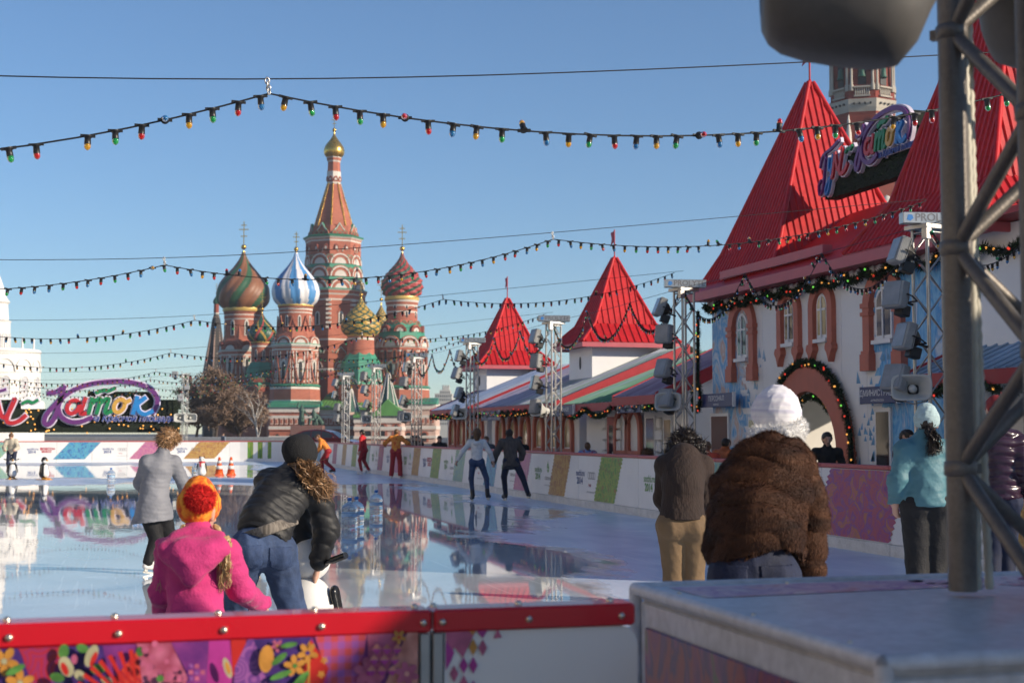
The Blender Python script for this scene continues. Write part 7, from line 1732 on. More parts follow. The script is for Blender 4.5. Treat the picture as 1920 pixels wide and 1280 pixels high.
# woman in the fur jacket
def fur_mat():
    m = ramp_mat('brown_fur', [(.28,(.014,.006,.004)),(.42,(.042,.017,.009)),(.55,(.082,.034,.016)),(.7,(.022,.009,.005))], .75, 2.6, (.8,.8,2.6), bump=.5, detail=8, distort=.8); p = m.node_tree.nodes['Principled BSDF']; p.inputs['Specular IOR Level'].default_value = .22; return m
M['fur'] = fur_mat()
J, rt = pxj(6.5, 1.08, (1420,1000), head=(1455,792,.20), neck=(1446,842,.14), chest=(1432,905,.02), waist=(1420,985,-.10), pelvis=(1412,1060,-.14), shL=(1392,885,.06), shR=(1488,872,.10), elL=(1360,975,.22), wrL=(1372,1050,.38), elR=(1521,960,.06), wrR=(1516,1062,.10),
   hipL=(1380,1085,-.12), hipR=(1448,1085,-.12), knL=(1385,1275,.02), knR=(1450,1275,.02), anL=(1388,1430,-.1), anR=(1450,1430,-.1), toeL=(1384,1462,.06), toeR=(1456,1462,.06), hup=UP+AW*.25+RT*.10, face=AW*.9-UP*.3+RT*.15)
q = lambda x, y, d=0: atd(x, y, 6.5+d)-rt
ex = [(q(1416,895,-.02), q(1412,985,-.14), .155, .19), (q(1450,885,.0), q(1440,1000,-.12), .165, .165), (q(1372,930,.0), q(1366,1020,-.02), .11, .10), (q(1470,940,-.04), q(1478,1045,-.06), .085, .07)]
fc = person('person', 'woman stooping in a thick brown fur jacket and white knitted hat', J, rt, 0, (sE := dict(h=.0092, top=dict(m=M['fur'], e=.02, hem=.06, bulk=1.0, arms='L', quilt=(27,.018), name='fur_jacket', extra=ex, cuts=[(q(1410,1042,-.2), Vector(RT*.30-UP).normalized(), q(1412,1110,-.12), .26)], fold=.026, freq=8, dirz=3.2, k=.035, fur=(60000,.012,.0012,5,.9,None,.12)), bottom=dict(m=M['denimd'], e=.02, fold=.004),
   hair=dict(m=M['haird'], e=.0), hat=dict(m=ramp_mat('white_lilac_knit', [(.35,(.62,.60,.66)),(.5,(.74,.73,.75)),(.62,(.55,.54,.64))], .9, 3.5, (.4,.4,8), bump=.3), e=.030, tall=-.012, low=.075, tilt=.1, fold=.004, freq=70, extra=[(q(1456,738,.19), q(1457,741,.19), .036, .03)]))))
for x_ in (1368,1456): pocket(sE, q(x_, 1092, -.25), -AW, .075, .075, M['denimd'])
def furpart(nm, pr, n, seed, quilt):
    V, Q = surf(pr, .0092, .03); V = folds(smooth(V, Q, 1), Q, .018, 11, seed, 3); V = V+normals(V, Q)*(.016*np.sqrt(np.abs(np.sin(V[:, 2]*quilt+V[:, 0]*5))))[:, None]; o = ob(nm, skin_mesh(nm, V, Q, M['fur']), fc); fluff('fur', V, Q, M['fur'], o, n, .012, .0012, seed, .9, None, .12)
furpart('sleeve', [(q(1488,868,.07), q(1521,958,.05), .088, .080), (q(1521,958,.05), q(1515,1056,.09), .080, .070)], 14000, 7, 24)
furpart('collar', [(q(1424,846,.06), q(1446,838,-.01), .050, .060), (q(1446,838,-.01), q(1484,850,.02), .060, .056), (q(1484,850,.02), q(1500,872,.12), .06, .05)], 9000, 9, 8)
V, Q = surf([(q(1424,822,.08), q(1470,822,.02), .06, .06), (q(1470,820,.05), q(1494,800,.16), .05, .048), (q(1490,805,.14), q(1496,830,.14), .045, .03)], .009, .03); V = folds(V, Q, .006, 60, 3, 1); sc_ = ob('scarf', skin_mesh('scarf', V, Q, M['bootwhite']), fc); fluff('wool', V, Q, mat('white_wool', (.72,.71,.70), .95, var=.05, sheen=.4), sc_, 5000, .016, .0016, 6, .2)
# woman in the pale blue jacket with the pony-tail
M['teal'] = mat('pale_teal_jacket', (.075,.19,.225), .6, var=.12, scale=5, bump=.3, bscale=26); M['tealhat'] = mat('pale_teal_knit', (.38,.50,.51), .9, var=.15, scale=24, bump=.4, bscale=60, stretch=(1,1,3))
J, rt = pxj(12.0, 1.08, (1734,950), head=(1738,795,.04), neck=(1736,826,0), chest=(1735,850,0), waist=(1735,890,0), pelvis=(1735,932,0), shL=(1699,846,-.02), shR=(1772,846,.02), elL=(1683,900,-.06), wrL=(1680,942,.05), elR=(1789,900,.06), wrR=(1786,948,.16),
   hipL=(1716,940,0), hipR=(1754,940,0), knL=(1719,1052,.05), knR=(1755,1052,.08), anL=(1724,1152,-.05), anR=(1754,1152,0), toeL=(1722,1170,.1), toeR=(1760,1170,.15), hup=UP, face=AW*.9+RT*.3)
q = lambda x, y, d=0: atd(x, y, 12.0+d)-rt
wb_ = person('person', 'woman in pale teal jacket and knitted hat with a long dark pony-tail', J, rt, 0, dict(h=.011, top=dict(m=M['teal'], e=.035, hem=.07, flare=.02, fold=.011, freq=15, extra=[(J['waist'], q(1735,935,0), .18, .195)]), bottom=dict(m=M['blackcloth'], e=.022, slim=1.1, fold=.004),
   hair=dict(m=M['haird'], e=.004), hat=dict(m=M['tealhat'], e=.022, tall=.01, low=.02, tilt=.2, fold=.004, freq=70)))
strands('hair', M['haird'], wb_, [q(1738,806,-.10), q(1744,808,-.10), q(1740,802,-.09)], [q(1752,848,-.17), q(1762,846,-.16), q(1744,850,-.18)], 260, q(1752,822,-.17), 3, .006, .016)
# person in the shiny dark puffer jacket behind the truss
J, rt = pxj(13.2, 1.06, (1872,950), head=(1866,772,.0), neck=(1868,806,0), chest=(1872,835,0), waist=(1876,880,0), pelvis=(1876,925,0), shL=(1842,828,0), shR=(1904,832,0), elL=(1836,880,.05), wrL=(1850,920,.2), elR=(1922,880,-.1), wrR=(1932,925,.0),
   hipL=(1860,938,0), hipR=(1892,938,0), knL=(1862,1035,.1), knR=(1890,1035,.1), anL=(1864,1120,-.02), anR=(1888,1120,0), toeL=(1860,1140,.12), toeR=(1892,1140,.12), hup=UP, face=AW*.9-RT*.2)
M['puffer'] = mat('plum_black_puffer', (.035,.016,.030), .22, var=.3, scale=4, bump=.2, bscale=14)
pf_ = person('person', 'person in shiny plum puffer jacket and red cap behind the big truss', J, rt, 0, dict(h=.013, top=dict(m=M['puffer'], e=.035, hem=.04, fold=.006, freq=16, dirz=3, quilt=(36,.022)), bottom=dict(m=M['denimd']), hair=dict(m=M['haird'], e=.01), hat=dict(m=mat('dark_red_cap', (.22,.02,.02), .7, var=.1), e=.012, low=.0)))

# ------------------------------------------------------------------ skaters and onlookers farther off
def put(px, py, J, face_deg, label, spec, name='person', group=None, x=None, y=None, d=None):
    p = onz(px, py) if d is None else Vector((atd(px, 812, d).x, atd(px, 812, d).y, 0)); p.z = 0.0 if p.x < XR else -.08
    return person(name, label, J, p, radians(face_deg), spec, group)
knit = lambda n, c_, sc=12: mat(n, c_, .85, var=.15, scale=sc, bump=.3, bscale=60)
# the couple holding hands (facing away from the camera; local +Y is their forward)
J = pose(1.04, lean=4, curve=4, headp=14, hips=.91, fl=(-.10,.05,0), fr=(.26,-.16,.04), wl=(-.30,.02,-.42), wr=(.22,.10,-.46), twist=4, female=True, toe=15)
put(894, 940, J, -16, 'woman in white hoodie and blue jeans skating hand in hand with a man', dict(h=.013, top=dict(m=knit('white_sweat', (.66,.65,.63)), e=.014, hem=-.01, name='hoodie', fold=.006, extra=[(Vector((-.06,-.12,1.46)), Vector((.06,-.12,1.46)), .05, .05)]), bottom=dict(m=M['denim'], e=.004, slim=.95), boots=M['bootblack'], hair=dict(m=M['hairb'], e=.02, long=.13, tuft=(700,.04,.004,2,.6))))
J = pose(1.06, lean=14, curve=8, headp=8, hips=.90, fl=(-.12,.12,0), fr=(.38,-.30,.06), wl=(-.20,.12,-.46), wr=(.12,.28,-.38), twist=-8, side=-3, toe=20)
put(958, 938, J, -12, 'man in dark ribbed cardigan and jeans skating hand in hand with a woman', dict(h=.013, top=dict(m=mat('dark_taupe_rib_knit', (.085,.070,.062), .9, var=.4, scale=16, bump=.5, bscale=50, stretch=(1,1,.1)), e=.040, hem=.20, flare=.03, name='cardigan', fold=.006), bottom=dict(m=M['denimd'], e=.012), hair=dict(m=M['haird'], e=.014, tuft=(500,.03,.004,2,.1))))
M['orangej'] = ramp_mat('orange_print_jacket', [(.32,(.50,.05,.01)),(.45,(.72,.20,.02)),(.55,(.78,.36,.05)),(.66,(.60,.10,.02))], .7, 9, (1,1,1), detail=4, distort=1.0); M['redsuit'] = mat('bright_red_suit', (.52,.012,.018), .6, var=.1, scale=6); M['redtr'] = mat('crimson_trouser', (.32,.012,.02), .65, var=.12, scale=6)
J = pose(1.05, lean=26, curve=12, headp=20, hips=.88, fl=(-.05,-.30,.07), fr=(.08,.16,0), wl=(-.06,.22,-.46), wr=(.06,.22,-.46))
put(612, 890, J, 75, 'rink attendant in orange patterned jacket and red trousers stepping forward with head bent', dict(h=.017, top=dict(m=M['orangej'], e=.024, hem=.03), bottom=dict(m=M['redtr'], e=.016), hair=dict(m=M['hairb'], e=.01)))
J = pose(1.05, lean=6, curve=4, headp=4, hips=.92, fl=(-.14,.05,0), fr=(.12,-.18,.03), wl=(-.12,.04,-.52), wr=(.10,.10,-.50))
put(682, 889, J, 62, 'skater in an all red tracksuit and dark cap', dict(h=.017, top=dict(m=M['redsuit'], e=.022, hem=.05), bottom=dict(m=M['redtr'], e=.014), boots=M['bootwhite'], hair=dict(m=M['haird'], e=.012), hat=dict(m=M['blackcloth'], e=.010, low=-.02)))
J = pose(1.06, lean=6, curve=6, headp=6, hips=.93, fl=(-.16,0,0), fr=(.16,.02,0), wl=(-.26,.24,-.24), wr=(.26,.24,-.24))
put(742, 896.5, J, -20, 'rink attendant seen from behind in orange patterned jacket, standing at the boards', dict(h=.016, top=dict(m=M['orangej'], e=.03, hem=.05, bulk=1.05), bottom=dict(m=M['redtr'], e=.024, flare=.02), boots=M['bootwhite'], hair=dict(m=M['hairb'], e=.014)))
M['cream'] = mat('cream_jacket', (.55,.49,.38), .75, var=.1, scale=6)
J = pose(1.02, lean=16, curve=10, headp=14, hips=.90, fl=(-.10,.05,0), fr=(.10,-.05,0), wl=(-.02,.30,-.34), wr=(.02,.30,-.34), female=True)
put(21, 893, J, 175, 'woman in cream jacket bending over her penguin skating aid', dict(h=.018, face=True, top=dict(m=M['cream'], e=.03, hem=.06), bottom=dict(m=M['denimd'], e=.01), hair=dict(m=M['hairb'], e=.016, long=.08)))
# behind the boards
J = pose(1.06, lean=4, curve=4, headp=6, hips=.93, wl=(-.12,.05,-.50), wr=(.14,.10,-.48), skate=0)
put(1549, 0, J, 165, 'man in black T-shirt standing inside the arch behind the boards', dict(h=.013, face=True, short=True, skate=False, top=dict(m=M['blackcloth'], e=.012, hem=.06, name='shirt'), bottom=dict(m=M['denimd']), hair=dict(m=M['haird'], e=.012)), d=24.6)
J = pose(1.06, lean=3, curve=4, headp=4, hips=.96, skate=0)
put(1696, 0, J, 200, 'man in dark maroon jumper standing behind the boards near the administration sign', dict(h=.014, face=True, skate=False, top=dict(m=mat('maroon_jumper', (.07,.014,.02), .85, var=.2, scale=8), e=.02, hem=.06), bottom=dict(m=M['blackcloth']), hair=dict(m=M['haird'], e=.012)), d=21.6)
J = pose(1.02, lean=10, curve=8, hips=.90, skate=0)
put(1352, 0, J, -60, 'person in quilted rust orange jacket by the brown door', dict(h=.016, skate=False, top=dict(m=mat('rust_quilted_jacket', (.36,.09,.02), .5, var=.3, scale=9), e=.045, hem=.04, fold=.012, freq=26), bottom=dict(m=M['blackcloth']), hair=dict(m=M['haird'], e=.012)), d=28.6)
J = pose(1.02, lean=18, curve=10, hips=.88, skate=0)
put(1322, 0, J, -30, 'person in red orange jacket half hidden behind the bowed head', dict(h=.017, skate=False, top=dict(m=mat('red_orange_jacket', (.42,.05,.02), .6, var=.25, scale=8), e=.03, hem=.04), bottom=dict(m=M['blackcloth']), hair=dict(m=M['hairb'], e=.014)), d=27.4)
J = pose(.98, lean=38, curve=16, headp=10, hips=.86, skate=0)
put(1186, 0, J, -75, 'person in dark navy coat stooping behind the boards by the red door', dict(h=.017, skate=False, top=dict(m=mat('navy_coat', (.012,.014,.03), .8, var=.2, scale=8), e=.035, hem=.06), bottom=dict(m=M['blackcloth']), hair=dict(m=M['hairb'], e=.04, tuft=(600,.06,.006,2,.2))), d=35.2)
J = pose(.92, lean=4, curve=6, hips=.90, skate=0)
put(1102, 0, J, -10, 'child in blue patterned jacket standing behind the boards', dict(h=.017, skate=False, top=dict(m=ramp_mat('blue_red_print_jacket', [(.35,(.05,.14,.50)),(.5,(.30,.42,.65)),(.6,(.45,.04,.05)),(.66,(.06,.16,.5))], .7, 10), e=.03, hem=.05), bottom=dict(m=M['denimd']), hair=dict(m=M['hairb'], e=.014, long=.06)), d=38.5)
J = pose(1.0, lean=3, curve=4, hips=.92, skate=0)
for px, d, f, m_, lab in ((824,50,170,M['blackcloth'],'onlooker in black coat behind the boards, alone beside the pavilions'),(783,58,150,M['blackjacket'],'onlooker in black jacket behind the boards next to the attendant'),(772,60,200,mat('charcoal_coat', (.03,.03,.035), .8, var=.2),'onlooker in charcoal coat behind the boards, close to another in black'),(886,45,190,mat('dark_red_coat', (.20,.02,.025), .8, var=.2),'onlooker in dark red coat behind the white hooded skater'),(912,43,160,mat('slate_coat', (.06,.07,.09), .8, var=.2),'onlooker in slate coat between the two skaters holding hands'),(974,42,170,M['blackcloth'],'onlooker in black far behind the man in ribbed cardigan')):
    put(px, 0, J, f, lab, dict(h=.02, skate=False, face=False, top=dict(m=m_, e=.03, hem=.10), bottom=dict(m=M['blackcloth']), hair=dict(m=M['haird'] if px != 912 else M['hairb'], e=.016)), d=d)
for px, d, f, m_, lab in ((420,118,120,mat('grey_jacket', (.16,.19,.24), .8, var=.2),'passer-by in blue grey jacket on the square under the bare tree'),(579,120,200,mat('tan_coat', (.30,.22,.16), .8, var=.2),'passer-by in tan coat beside the bronze monument')):
    put(px, 0, J, f, lab, dict(h=.03, skate=False, top=dict(m=m_, e=.03, hem=.10), bottom=dict(m=M['blackcloth']), hair=dict(m=M['hairb'], e=.016)), d=d)
# ================================================================== THINGS ON THE ICE
M['pblack'] = mat('black_moulded_plastic', (.014,.014,.015), .22, var=.15, scale=6); M['pwhite'] = mat('white_moulded_plastic', (.74,.73,.70), .28, var=.05, scale=6); M['porange'] = mat('orange_beak_plastic', (.70,.30,.03), .3, var=.1); M['pscarf'] = mat('red_scarf_plastic', (.55,.02,.03), .35, var=.08)
def penguin(loc, rz, s, label, scarf=False, handles=True, panda=False, h=.012):
    t_ = thing('skating_aid', label, 'skating aid', 'penguin skating aids on the ice', loc, rz)
    def part(nm, pr, m, k=.02, cuts=()):
        V, Q = surf([tuple([tuple(Vector(p[0])*s), tuple(Vector(p[1])*s), p[2]*s, p[3]*s]+list(p[4:])) for p in pr], h, k*s, cuts); return ob(nm, skin_mesh(nm, V, Q, m), t_)
    # faces local -Y
    bm_, hm = (M['pwhite'], M['pwhite']) if panda else (M['pblack'], M['pblack'])
    part('body', [((0,0,.22),(0,.01,.48),.175,.13)], bm_); part('belly', [((0,-.045,.22),(0,-.04,.47),.15,.105)], M['pwhite'])
    part('head', [((0,-.01,.70),(0,-.01,.72),.115,.105)] + ([((0,-.08,.68),(0,-.10,.68),.05,.045)] if panda else []), hm)
    if panda:
        for sg in (-1, 1): part('ear', [((sg*.085,.0,.80),(sg*.09,.0,.81),.036,.032)], M['pblack'], .01); part('eye_patch', [((sg*.048,-.095,.725),(sg*.055,-.088,.70),.026,.026)], M['pblack'], .01)
        part('nose', [((0,-.142,.695),(0,-.142,.696),.016,.016)], M['pblack'], .01)
    else:
        part('beak', [((0,-.10,.70),(0,-.20,.685),.035,.012)], M['porange'], .01)
        for sg in (-1, 1): part('eye', [((sg*.05,-.10,.745),(sg*.05,-.101,.745),.018,.018)], M['pwhite'], .01)
        part('cheek', [((-.04,-.05,.66),(.04,-.05,.66),.07,.07)], M['pwhite'], .01)
    for sg in (-1, 1): part('wing', [((sg*.15,.0,.52),(sg*.20,-.04,.26),.045,.028,(1,0,0),1.6)], M['pblack'], .01); part('foot', [((sg*.08,-.02,.03),(sg*.09,-.19,.025),.045,.04)], M['pblack'] if panda else M['porange'], .01)
    mb = MB(); mb.rbox(-.17*s,.17*s,-.26*s,.22*s,.0,.022*s,.006*s); mb.build('sledge_base', M['porange'] if not panda else M['pblack'], t_)
    if panda and not scarf:
        mb = MB(); mb.lathe([(.165*s,.37*s),(.158*s,.46*s)], 24, cap=False); mb.lathe([(.1665*s,.38*s),(.1625*s,.415*s)], 24, 1, cap=False); mb.build('label_band', [M['pwhite'], M['pscarf']], t_)
    if scarf: 
        mb = MB(); mb.lathe([(.10*s,.575*s),(.135*s,.585*s),(.138*s,.62*s),(.10*s,.635*s)], 18); o = mb.build('scarf', M['pscarf'], t_); q = MB(); q.rbox(-.08*s,-.02*s,-.165*s,-.14*s,.42*s,.60*s,.005*s); q.build('scarf_end', M['pscarf'], o)
    if handles:
        for sg in (-1, 1): mb = MB(); mb.tube([(sg*.08*s,.05*s,.68*s),(sg*.20*s,.12*s,.72*s)], .014*s, 8); o = mb.build('handle', M['pblack'], t_); q = MB(); q.tube([(sg*.17*s,.10*s,.71*s),(sg*.27*s,.15*s,.745*s)], .020*s, 8); q.build('grip', M['pblack'], o)
    return t_
penguin(onz(82,899), .9, 1.02, 'black and white penguin skating aid standing alone on the wet ice', handles=False, h=.02)
penguin(onz(22,898), .25, 1.0, 'penguin skating aid pushed by the woman in the cream jacket', h=.02)
penguin(onz(378,895), -.1, .98, 'skating aid in a red scarf standing beside the two traffic cones', scarf=True, panda=True, handles=False, h=.02)
penguin((Vector((*atd(583,812,9.75).xy, 0))), pi-.5, 1.20, 'white and black skating aid gripped by the woman in black', panda=True, h=.012)
M['cone'] = mat('orange_cone_plastic', (.75,.11,.02), .4, var=.08); M['conew'] = mat('white_cone_band', (.74,.72,.68), .4, var=.05)
def cone(loc, label):
    t_ = thing('traffic_cone', label, 'traffic cone', 'traffic cones on the ice', loc)
    R = lambda z: .15*(1-z/.80)+.028
    mb = MB(); mb.lathe([(R(.03),.03),(R(.24),.24),(R(.24)+.002,.24),(R(.38)+.002,.38),(R(.38),.38),(R(.48),.48),(R(.48)+.002,.48),(R(.60)+.002,.60),(R(.60),.60),(R(.72),.72),(.02,.735)], 20, [0,0,1,0,0,0,1,0,0,0]); mb.build('shell', [M['cone'], M['conew']], t_)
    mb = MB(); mb.rbox(-.19,.19,-.19,.19,0,.032,.008); mb.build('base', M['cone'], t_); return t_
cone(onz(411,890), 'orange and white traffic cone nearer the red-scarfed skating aid'); cone(onz(433,890), 'orange and white traffic cone farther from the red-scarfed skating aid')
M['bottle'] = mat('clear_blue_bottle_plastic', (.86,.93,.97), .06, var=0, trans=.93, ior=1.12, spec=.6); M['bcap'] = mat('blue_bottle_cap', (.03,.16,.50), .4, var=.05); M['water'] = mat('bottle_water', (.75,.9,.97), .02, var=0, trans=1.0, ior=1.1)
def bottle(loc, label, s=1.06, rz=0, tilt=0):
    t_ = thing('water_bottle', label, 'water bottle', 'big water bottles marking the lane', loc, rz); t_.rotation_euler = (tilt, 0, rz)
    mb = MB(); mb.lathe([(r*s, z*s) for r, z in ((.10,.0),(.128,.012),(.132,.05),(.126,.065),(.132,.08),(.132,.15),(.124,.165),(.132,.18),(.132,.25),(.124,.265),(.132,.28),(.130,.32),(.105,.37),(.05,.405),(.030,.42),(.028,.45))], 24); mb.build('shell', M['bottle'], t_)
    mb = MB(); mb.lathe([(.0,.44*s),(.034*s,.44*s),(.036*s,.475*s),(.03*s,.49*s),(0,.492*s)], 16); mb.build('cap', M['bcap'], t_)
    mb = MB(); mb.lathe([(.1328*s,.19*s),(.1328*s,.24*s)], 24, cap=False); mb.build('label_band', mat('pale_blue_label', (.35,.52,.70), .4, var=.3, scale=12), t_)
bottle(onz(705,965), 'blue capped water bottle standing on wet ice, nearer the boards'); bottle(onz(655,990), 'big clear water bottle, nearest of the close pair', 1.12); bottle(onz(668,986), 'clear water bottle touching the nearest bottle, just behind it', 1.10, .4)
bottle(onz(485,920), 'water bottle alone, beyond the woman in black'); bottle(onz(208,905), 'water bottle alone before the blue printed end board'); bottle(onz(366,893), 'water bottle close beside the red-scarfed skating aid')

# ================================================================== CAR, MONUMENT, TREES BEYOND THE BOARDS
def car(loc, rz):
    t_ = thing('parked_car', 'dark red estate car on show behind the far corner of the boards', 'car', loc=loc, rz=rz)
    paint = mat('dark_red_car_paint', (.10,.008,.014), .22, var=.05, coat=.8); L = 2.35
    prof = [(-L,.35),(-L,.80),(-2.25,.98),(-1.2,1.02),(1.15,.98),(1.75,.92),(2.2,.78),(L,.58),(L,.32)]
    cab = [(-2.15,.98),(-1.85,1.34),(-1.4,1.52),(-.6,1.60),(.1,1.57),(.55,1.44),(1.30,.99)]
    def loft(P, ws, name, m, par, smoothf=False):
        mb = MB(); n = len(P); vs = []
        for sg in (-1, 1): vs += [(x, sg*w_, z) for (x, z), w_ in zip(P, ws)]
        fs = [tuple(range(n))[::1], tuple(range(n, 2*n))[::-1]] + [(i, n+i, n+(i+1) % n, (i+1) % n) for i in range(n)]
        mb.add(vs, fs, 0, smoothf); return mb.build(name, m, par)
    b = loft(prof, [.84,.90,.90,.91,.91,.90,.86,.78,.78], 'body', paint, t_)
    g_ = loft(cab, [.86,.74,.66,.62,.62,.68,.86], 'cabin', paint, t_)
    for sg in (-1, 1):
        mb = MB(); W_ = lambda z: (.865-.24*(z-.98)/.62)+.012
        for seg in ([(-1.95,1.05),(-1.66,1.36),(-1.2,1.48),(-.85,1.5),(-.85,1.05)], [(-.78,1.05),(-.78,1.51),(-.1,1.52),(-.1,1.05)], [(-.03,1.05),(-.03,1.51),(.45,1.40),(1.1,1.04)]):
            q = [(x, sg*W_(z), z) for x, z in seg]; mb.add(q, [tuple(range(len(q)))[::(1 if sg < 0 else -1)]])
        mb.build('window', M['glass'], t_)
        mb = MB(); mb.ball((.85, sg*1.0, 1.08), (.09,.10,.07), 10); mb.build('mirror', paint, t_)
        for x in (-1.4, 1.45):
            wmb = MB(); wmb.lathe([(.20,-.10),(.33,-.10),(.345,-.06),(.345,.06),(.33,.10),(.20,.10)], 24, 0, T(x, sg*.80, .345) @ RX(pi/2)); wo = wmb.build('wheel', M['black'], t_); r_ = MB(); r_.lathe([(.0,.0),(.22,.0)], 16, 0, T(x, sg*.91, .345) @ RX(pi/2*sg)); r_.build('rim', M['alu'], wo)
        mb = MB(); mb.ball((2.2, sg*.66, .68), (.12,.16,.07), 10); mb.build('headlight', M['lens'], t_); mb = MB(); mb.ball((-2.33, sg*.72, .86), (.05,.13,.07), 10); mb.build('tail_light', M['redsuit'], t_)
    mb = MB(); mb.add([(.58,-.64,1.445),(.58,.64,1.445),(1.30,.82,1.01),(1.30,-.82,1.01)], [(0,3,2,1)]); mb.add([(.60,-.62,1.452),(.60,.62,1.452),(1.27,.80,1.045),(1.27,-.80,1.045)], [(0,3,2,1)]); mb.build('windscreen', M['glass'], t_)
    mb = MB(); mb.tube([(-1.7,.56,1.53),(-1.0,.56,1.63),(-.1,.56,1.63),(.2,.56,1.58)], .02, 6); mb.build('roof_rail', M['alu'], t_); return t_
cp = atd(612, 812, 97); car((cp.x, cp.y, .36), -TH-.25)
pf2 = MB(); pf2.rbox(-3.2,3.2,-1.6,1.6,-.48,.0,.05); pp_ = pf2.build('car_podium', M['panel'], None, (cp.x, cp.y, .36), -TH-.25); tag(pp_, 'low white show podium under the dark red car', 'podium')
mn = thing('monument', 'green bronze monument of a standing and a seated figure before the cathedral', 'statue', loc=Vector((*atd(577,812,238).xy, -.1)), rz=-TH)
M['bronze'] = mat('green_bronze', (.05,.10,.075), .6, metal=.2, var=.3, scale=2)
mb = MB(); mb.rbox(-3.4,3.4,-1.8,1.8,0,.9,.1); mb.rbox(-2.7,2.7,-1.3,1.3,.902,3.1,.08); mb.build('pedestal', mat('red_granite', (.20,.10,.08), .5, var=.2), mn)
st = [((-1.1,0,3.2),(-1.1,0,4.5),.28,.30),((-.8,.1,3.2),(-.95,.05,4.5),.26,.30),((-1.0,0,4.5),(-1.0,0,5.6),.40,.44),((-1.0,0,6.15),(-1.0,0,6.25),.24,.22),((-1.35,0,5.6),(-1.75,-.1,6.3),.16,.13),((-1.75,-.1,6.3),(-1.6,-.2,7.0),.13,.10),((-.6,0,5.6),(-.2,-.3,5.0),.16,.13),((-.2,-.3,5.0),(.3,-.4,4.8),.13,.11),((-1.1,.3,5.5),(-1.3,.4,3.6),.3,.42)]
V, Q = surf(st, .08, .12); ob('standing_figure', skin_mesh('standing_figure', V, Q, M['bronze']), mn)
st = [((1.2,.1,3.4),(1.15,0,4.2),.55,.42),((1.15,0,4.2),(1.0,-.1,5.1),.42,.40),((.95,-.1,5.55),(.95,-.12,5.65),.23,.21),((1.35,0,5.0),(1.8,-.3,4.4),.16,.13),((1.8,-.3,4.4),(1.6,-.6,4.0),.13,.1),((1.1,-.1,4.1),(.5,-.9,4.1),.24,.20),((.5,-.9,4.1),(.4,-1.0,3.3),.2,.15),((1.4,-.1,4.1),(1.5,-.9,3.9),.24,.2),((1.5,-.9,3.9),(1.7,-1.0,3.2),.2,.15),((1.5,.2,4.8),(2.3,.1,3.5),.3,.4),((.7,0,5.0),(.1,-.3,4.7),.15,.12)]
V, Q = surf(st, .08, .12); ob('seated_figure', skin_mesh('seated_figure', V, Q, M['bronze']), mn)
def bare_tree(label, loc, H, seed, trunk_m, twig_m, spread=.55, n1=12, tw=9000, name='tree', fan=.35):
    rd = random.Random(seed); t_ = thing(name, label, 'tree', 'bare trees on the square', loc)
    mb = MB(); tips = []
    def grow(p, d, L, r, lev):
        k = 4; pts = [p]; q = p.copy(); dd = d.copy()
        for i in range(k):
            dd = (dd+Vector((rd.gauss(0,.12), rd.gauss(0,.12), rd.gauss(.04,.08)))).normalized(); q = q+dd*L/k; pts.append(q.copy())
        mb.tube(pts, [r*(1-.55*i/k) for i in range(k+1)], 6 if lev < 2 else 4)
        if lev >= 3: tips.extend(pts[1:]); return
        for i in range(3 if lev else n1):
            u = rd.uniform(.25,1.0) if lev else rd.uniform(.22,1.0); j = min(k-1, int(u*k)); b = pts[j].lerp(pts[j+1], u*k-j)
            a = rd.uniform(0, 2*pi); o_ = Vector((cos(a), sin(a), 0)); e = rd.uniform(.5,1.0); nd = (dd*(1-spread*e)+o_*spread*e*1.5).normalized()
            grow(b, nd, L*rd.uniform(.45,.7)*(1 if lev else .85), r*.45, lev+1)
        tips.append(pts[-1])
    grow(Vector((0,0,0)), Vector((0,0,1)), H*.62, H*.022, 0); mb.build('trunk', trunk_m, t_)
    tb = MB()
    for _ in range(tw):
        b = rd.choice(tips)+Vector((rd.gauss(0,.5), rd.gauss(0,.5), rd.gauss(0,.4)))*H*.05; d = Vector((rd.gauss(0,1), rd.gauss(0,1), rd.gauss(.5,.8))).normalized(); L = H*rd.uniform(.03,.085); w_ = d.orthogonal().normalized()*H*.0016
        m_ = b+d*L*.5+Vector((rd.gauss(0,.01), rd.gauss(0,.01), 0))*H; tb.add([b-w_, b+w_, m_, b+d*L+Vector((0,0,-.01*H))], [(0,1,2),(0,2,3)])
    tb.build('crown', twig_m, t_); return t_
M['bark'] = mat('grey_brown_bark', (.07,.05,.04), .9, var=.3, scale=3); M['twig'] = mat('dry_brown_twig', (.19,.125,.085), .9, var=.35, scale=.6); M['birch'] = mat('birch_bark', (.50,.46,.42), .8, var=.4, scale=2)
def at_ground(px, d): p = atd(px, 812, d); return Vector((p.x, p.y, -.12))
bare_tree('widest bare brown tree before the dark tent belfry', at_ground(405,165), 10.6, 3, M['bark'], M['twig'], .75, 17, 15000)
bare_tree('bare brown bushy tree between the belfry and the birch', at_ground(452,172), 9.8, 5, M['bark'], M['twig'], .75, 15, 11000)
bare_tree('low bare brown tree behind the end of the sign', at_ground(368,172), 10.2, 8, M['bark'], M['twig'], .7, 13, 8000)
bare_tree('slender pale birch before the blue striped dome tower', at_ground(487,160), 7.6, 11, M['birch'], M['twig'], .35, 9, 900)
lw = MB(); lw.rbox(-14,14,-.3,.3,0,1.5,.06); lo = lw.build('low_wall', mat('grey_stone_wall', (.22,.23,.25), .8, var=.15), None, at_ground(290,128), -TH); tag(lo, 'low grey stone wall beyond the sign, before the bare trees', 'wall')
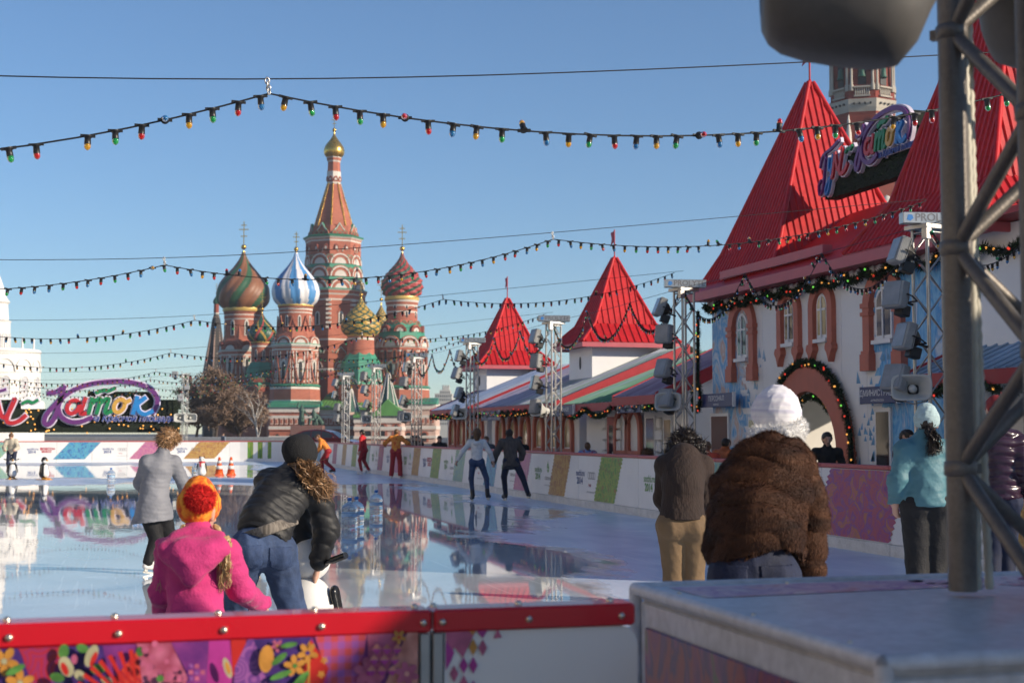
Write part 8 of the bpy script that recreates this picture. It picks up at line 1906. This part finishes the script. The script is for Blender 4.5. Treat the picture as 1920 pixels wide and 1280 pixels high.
# unseen kiosk-shaped blocker beside the camera, added to shade the plinth
kk = thing('shade_blocker', 'unseen white kiosk-shaped block with a red top, added to shade the plinth', 'shade blocker', loc=(5.35, 1.25, -.08), rz=0)
mb = MB(); mb.rbox(-.9,.9,-1.1,1.1,0,2.7,.03); mb.build('wall', M['facade'], kk); mb = MB(); mb.prism([(-1.05,2.71),(1.05,2.71),(0,3.5)], -1.25, 1.25, 0, RX(pi/2)); mb.build('roof', M['roofred'], kk); mb = MB(); mb.box(-.96,-.902,-.7,.7,1.0,2.0); mb.build('window', M['glass'], kk)

# the long sandstone shopping arcade that closes the other side of the square: outside the frame, it throws warm light back
gm = thing('arcade_building', 'long sunlit sandstone shopping arcade facing the rink', 'building', loc=(-32, 30, -.12))
M['sandstone'] = mat('pale_sandstone', (.66,.58,.48), .8, var=.08, scale=.3)
mb = MB(); mb.box(-12,0,-95,95,0,19); mb.build('wall', M['sandstone'], gm)
for z in (6.2,12.4,18.6): mb = MB(); mb.box(-.2,.7,-95.2,95.2,z,z+.7); mb.build('cornice', M['sandstone'], gm)
wm_ = MB(); wm_.prism([(-1.4,0),(1.4,0)]+arc2(0,2.6,1.4,1.2,0,pi,8), -.06, -.02, 0, Matrix(((0,0,-1,0),(1,0,0,0),(0,1,0,0),(0,0,0,1)))); wme = wm_.mesh('window', [M['glass']])
for z in (1.2,7.6,13.6):
    for i in range(36): ob('window', wme, gm, (0, -92+5.2*i, z))
# thin winter haze over the whole square
hm = bpy.data.materials.new('thin_winter_haze'); hm.use_nodes = True; hn = hm.node_tree
for n in list(hn.nodes):
    if n.type == 'BSDF_PRINCIPLED': hn.nodes.remove(n)
pv = hn.nodes.new('ShaderNodeVolumePrincipled'); pv.inputs['Color'].default_value = (.93,.96,1,1); pv.inputs['Density'].default_value = HAZE; pv.inputs['Anisotropy'].default_value = .2
hn.links.new(pv.outputs[0], hn.nodes['Material Output'].inputs['Volume'])
hb_ = MB(); hb_.box(-190,330,-130,760,-1.2,90); hz_ = stuff(hb_.build('haze', hm)); hz_.visible_shadow = True
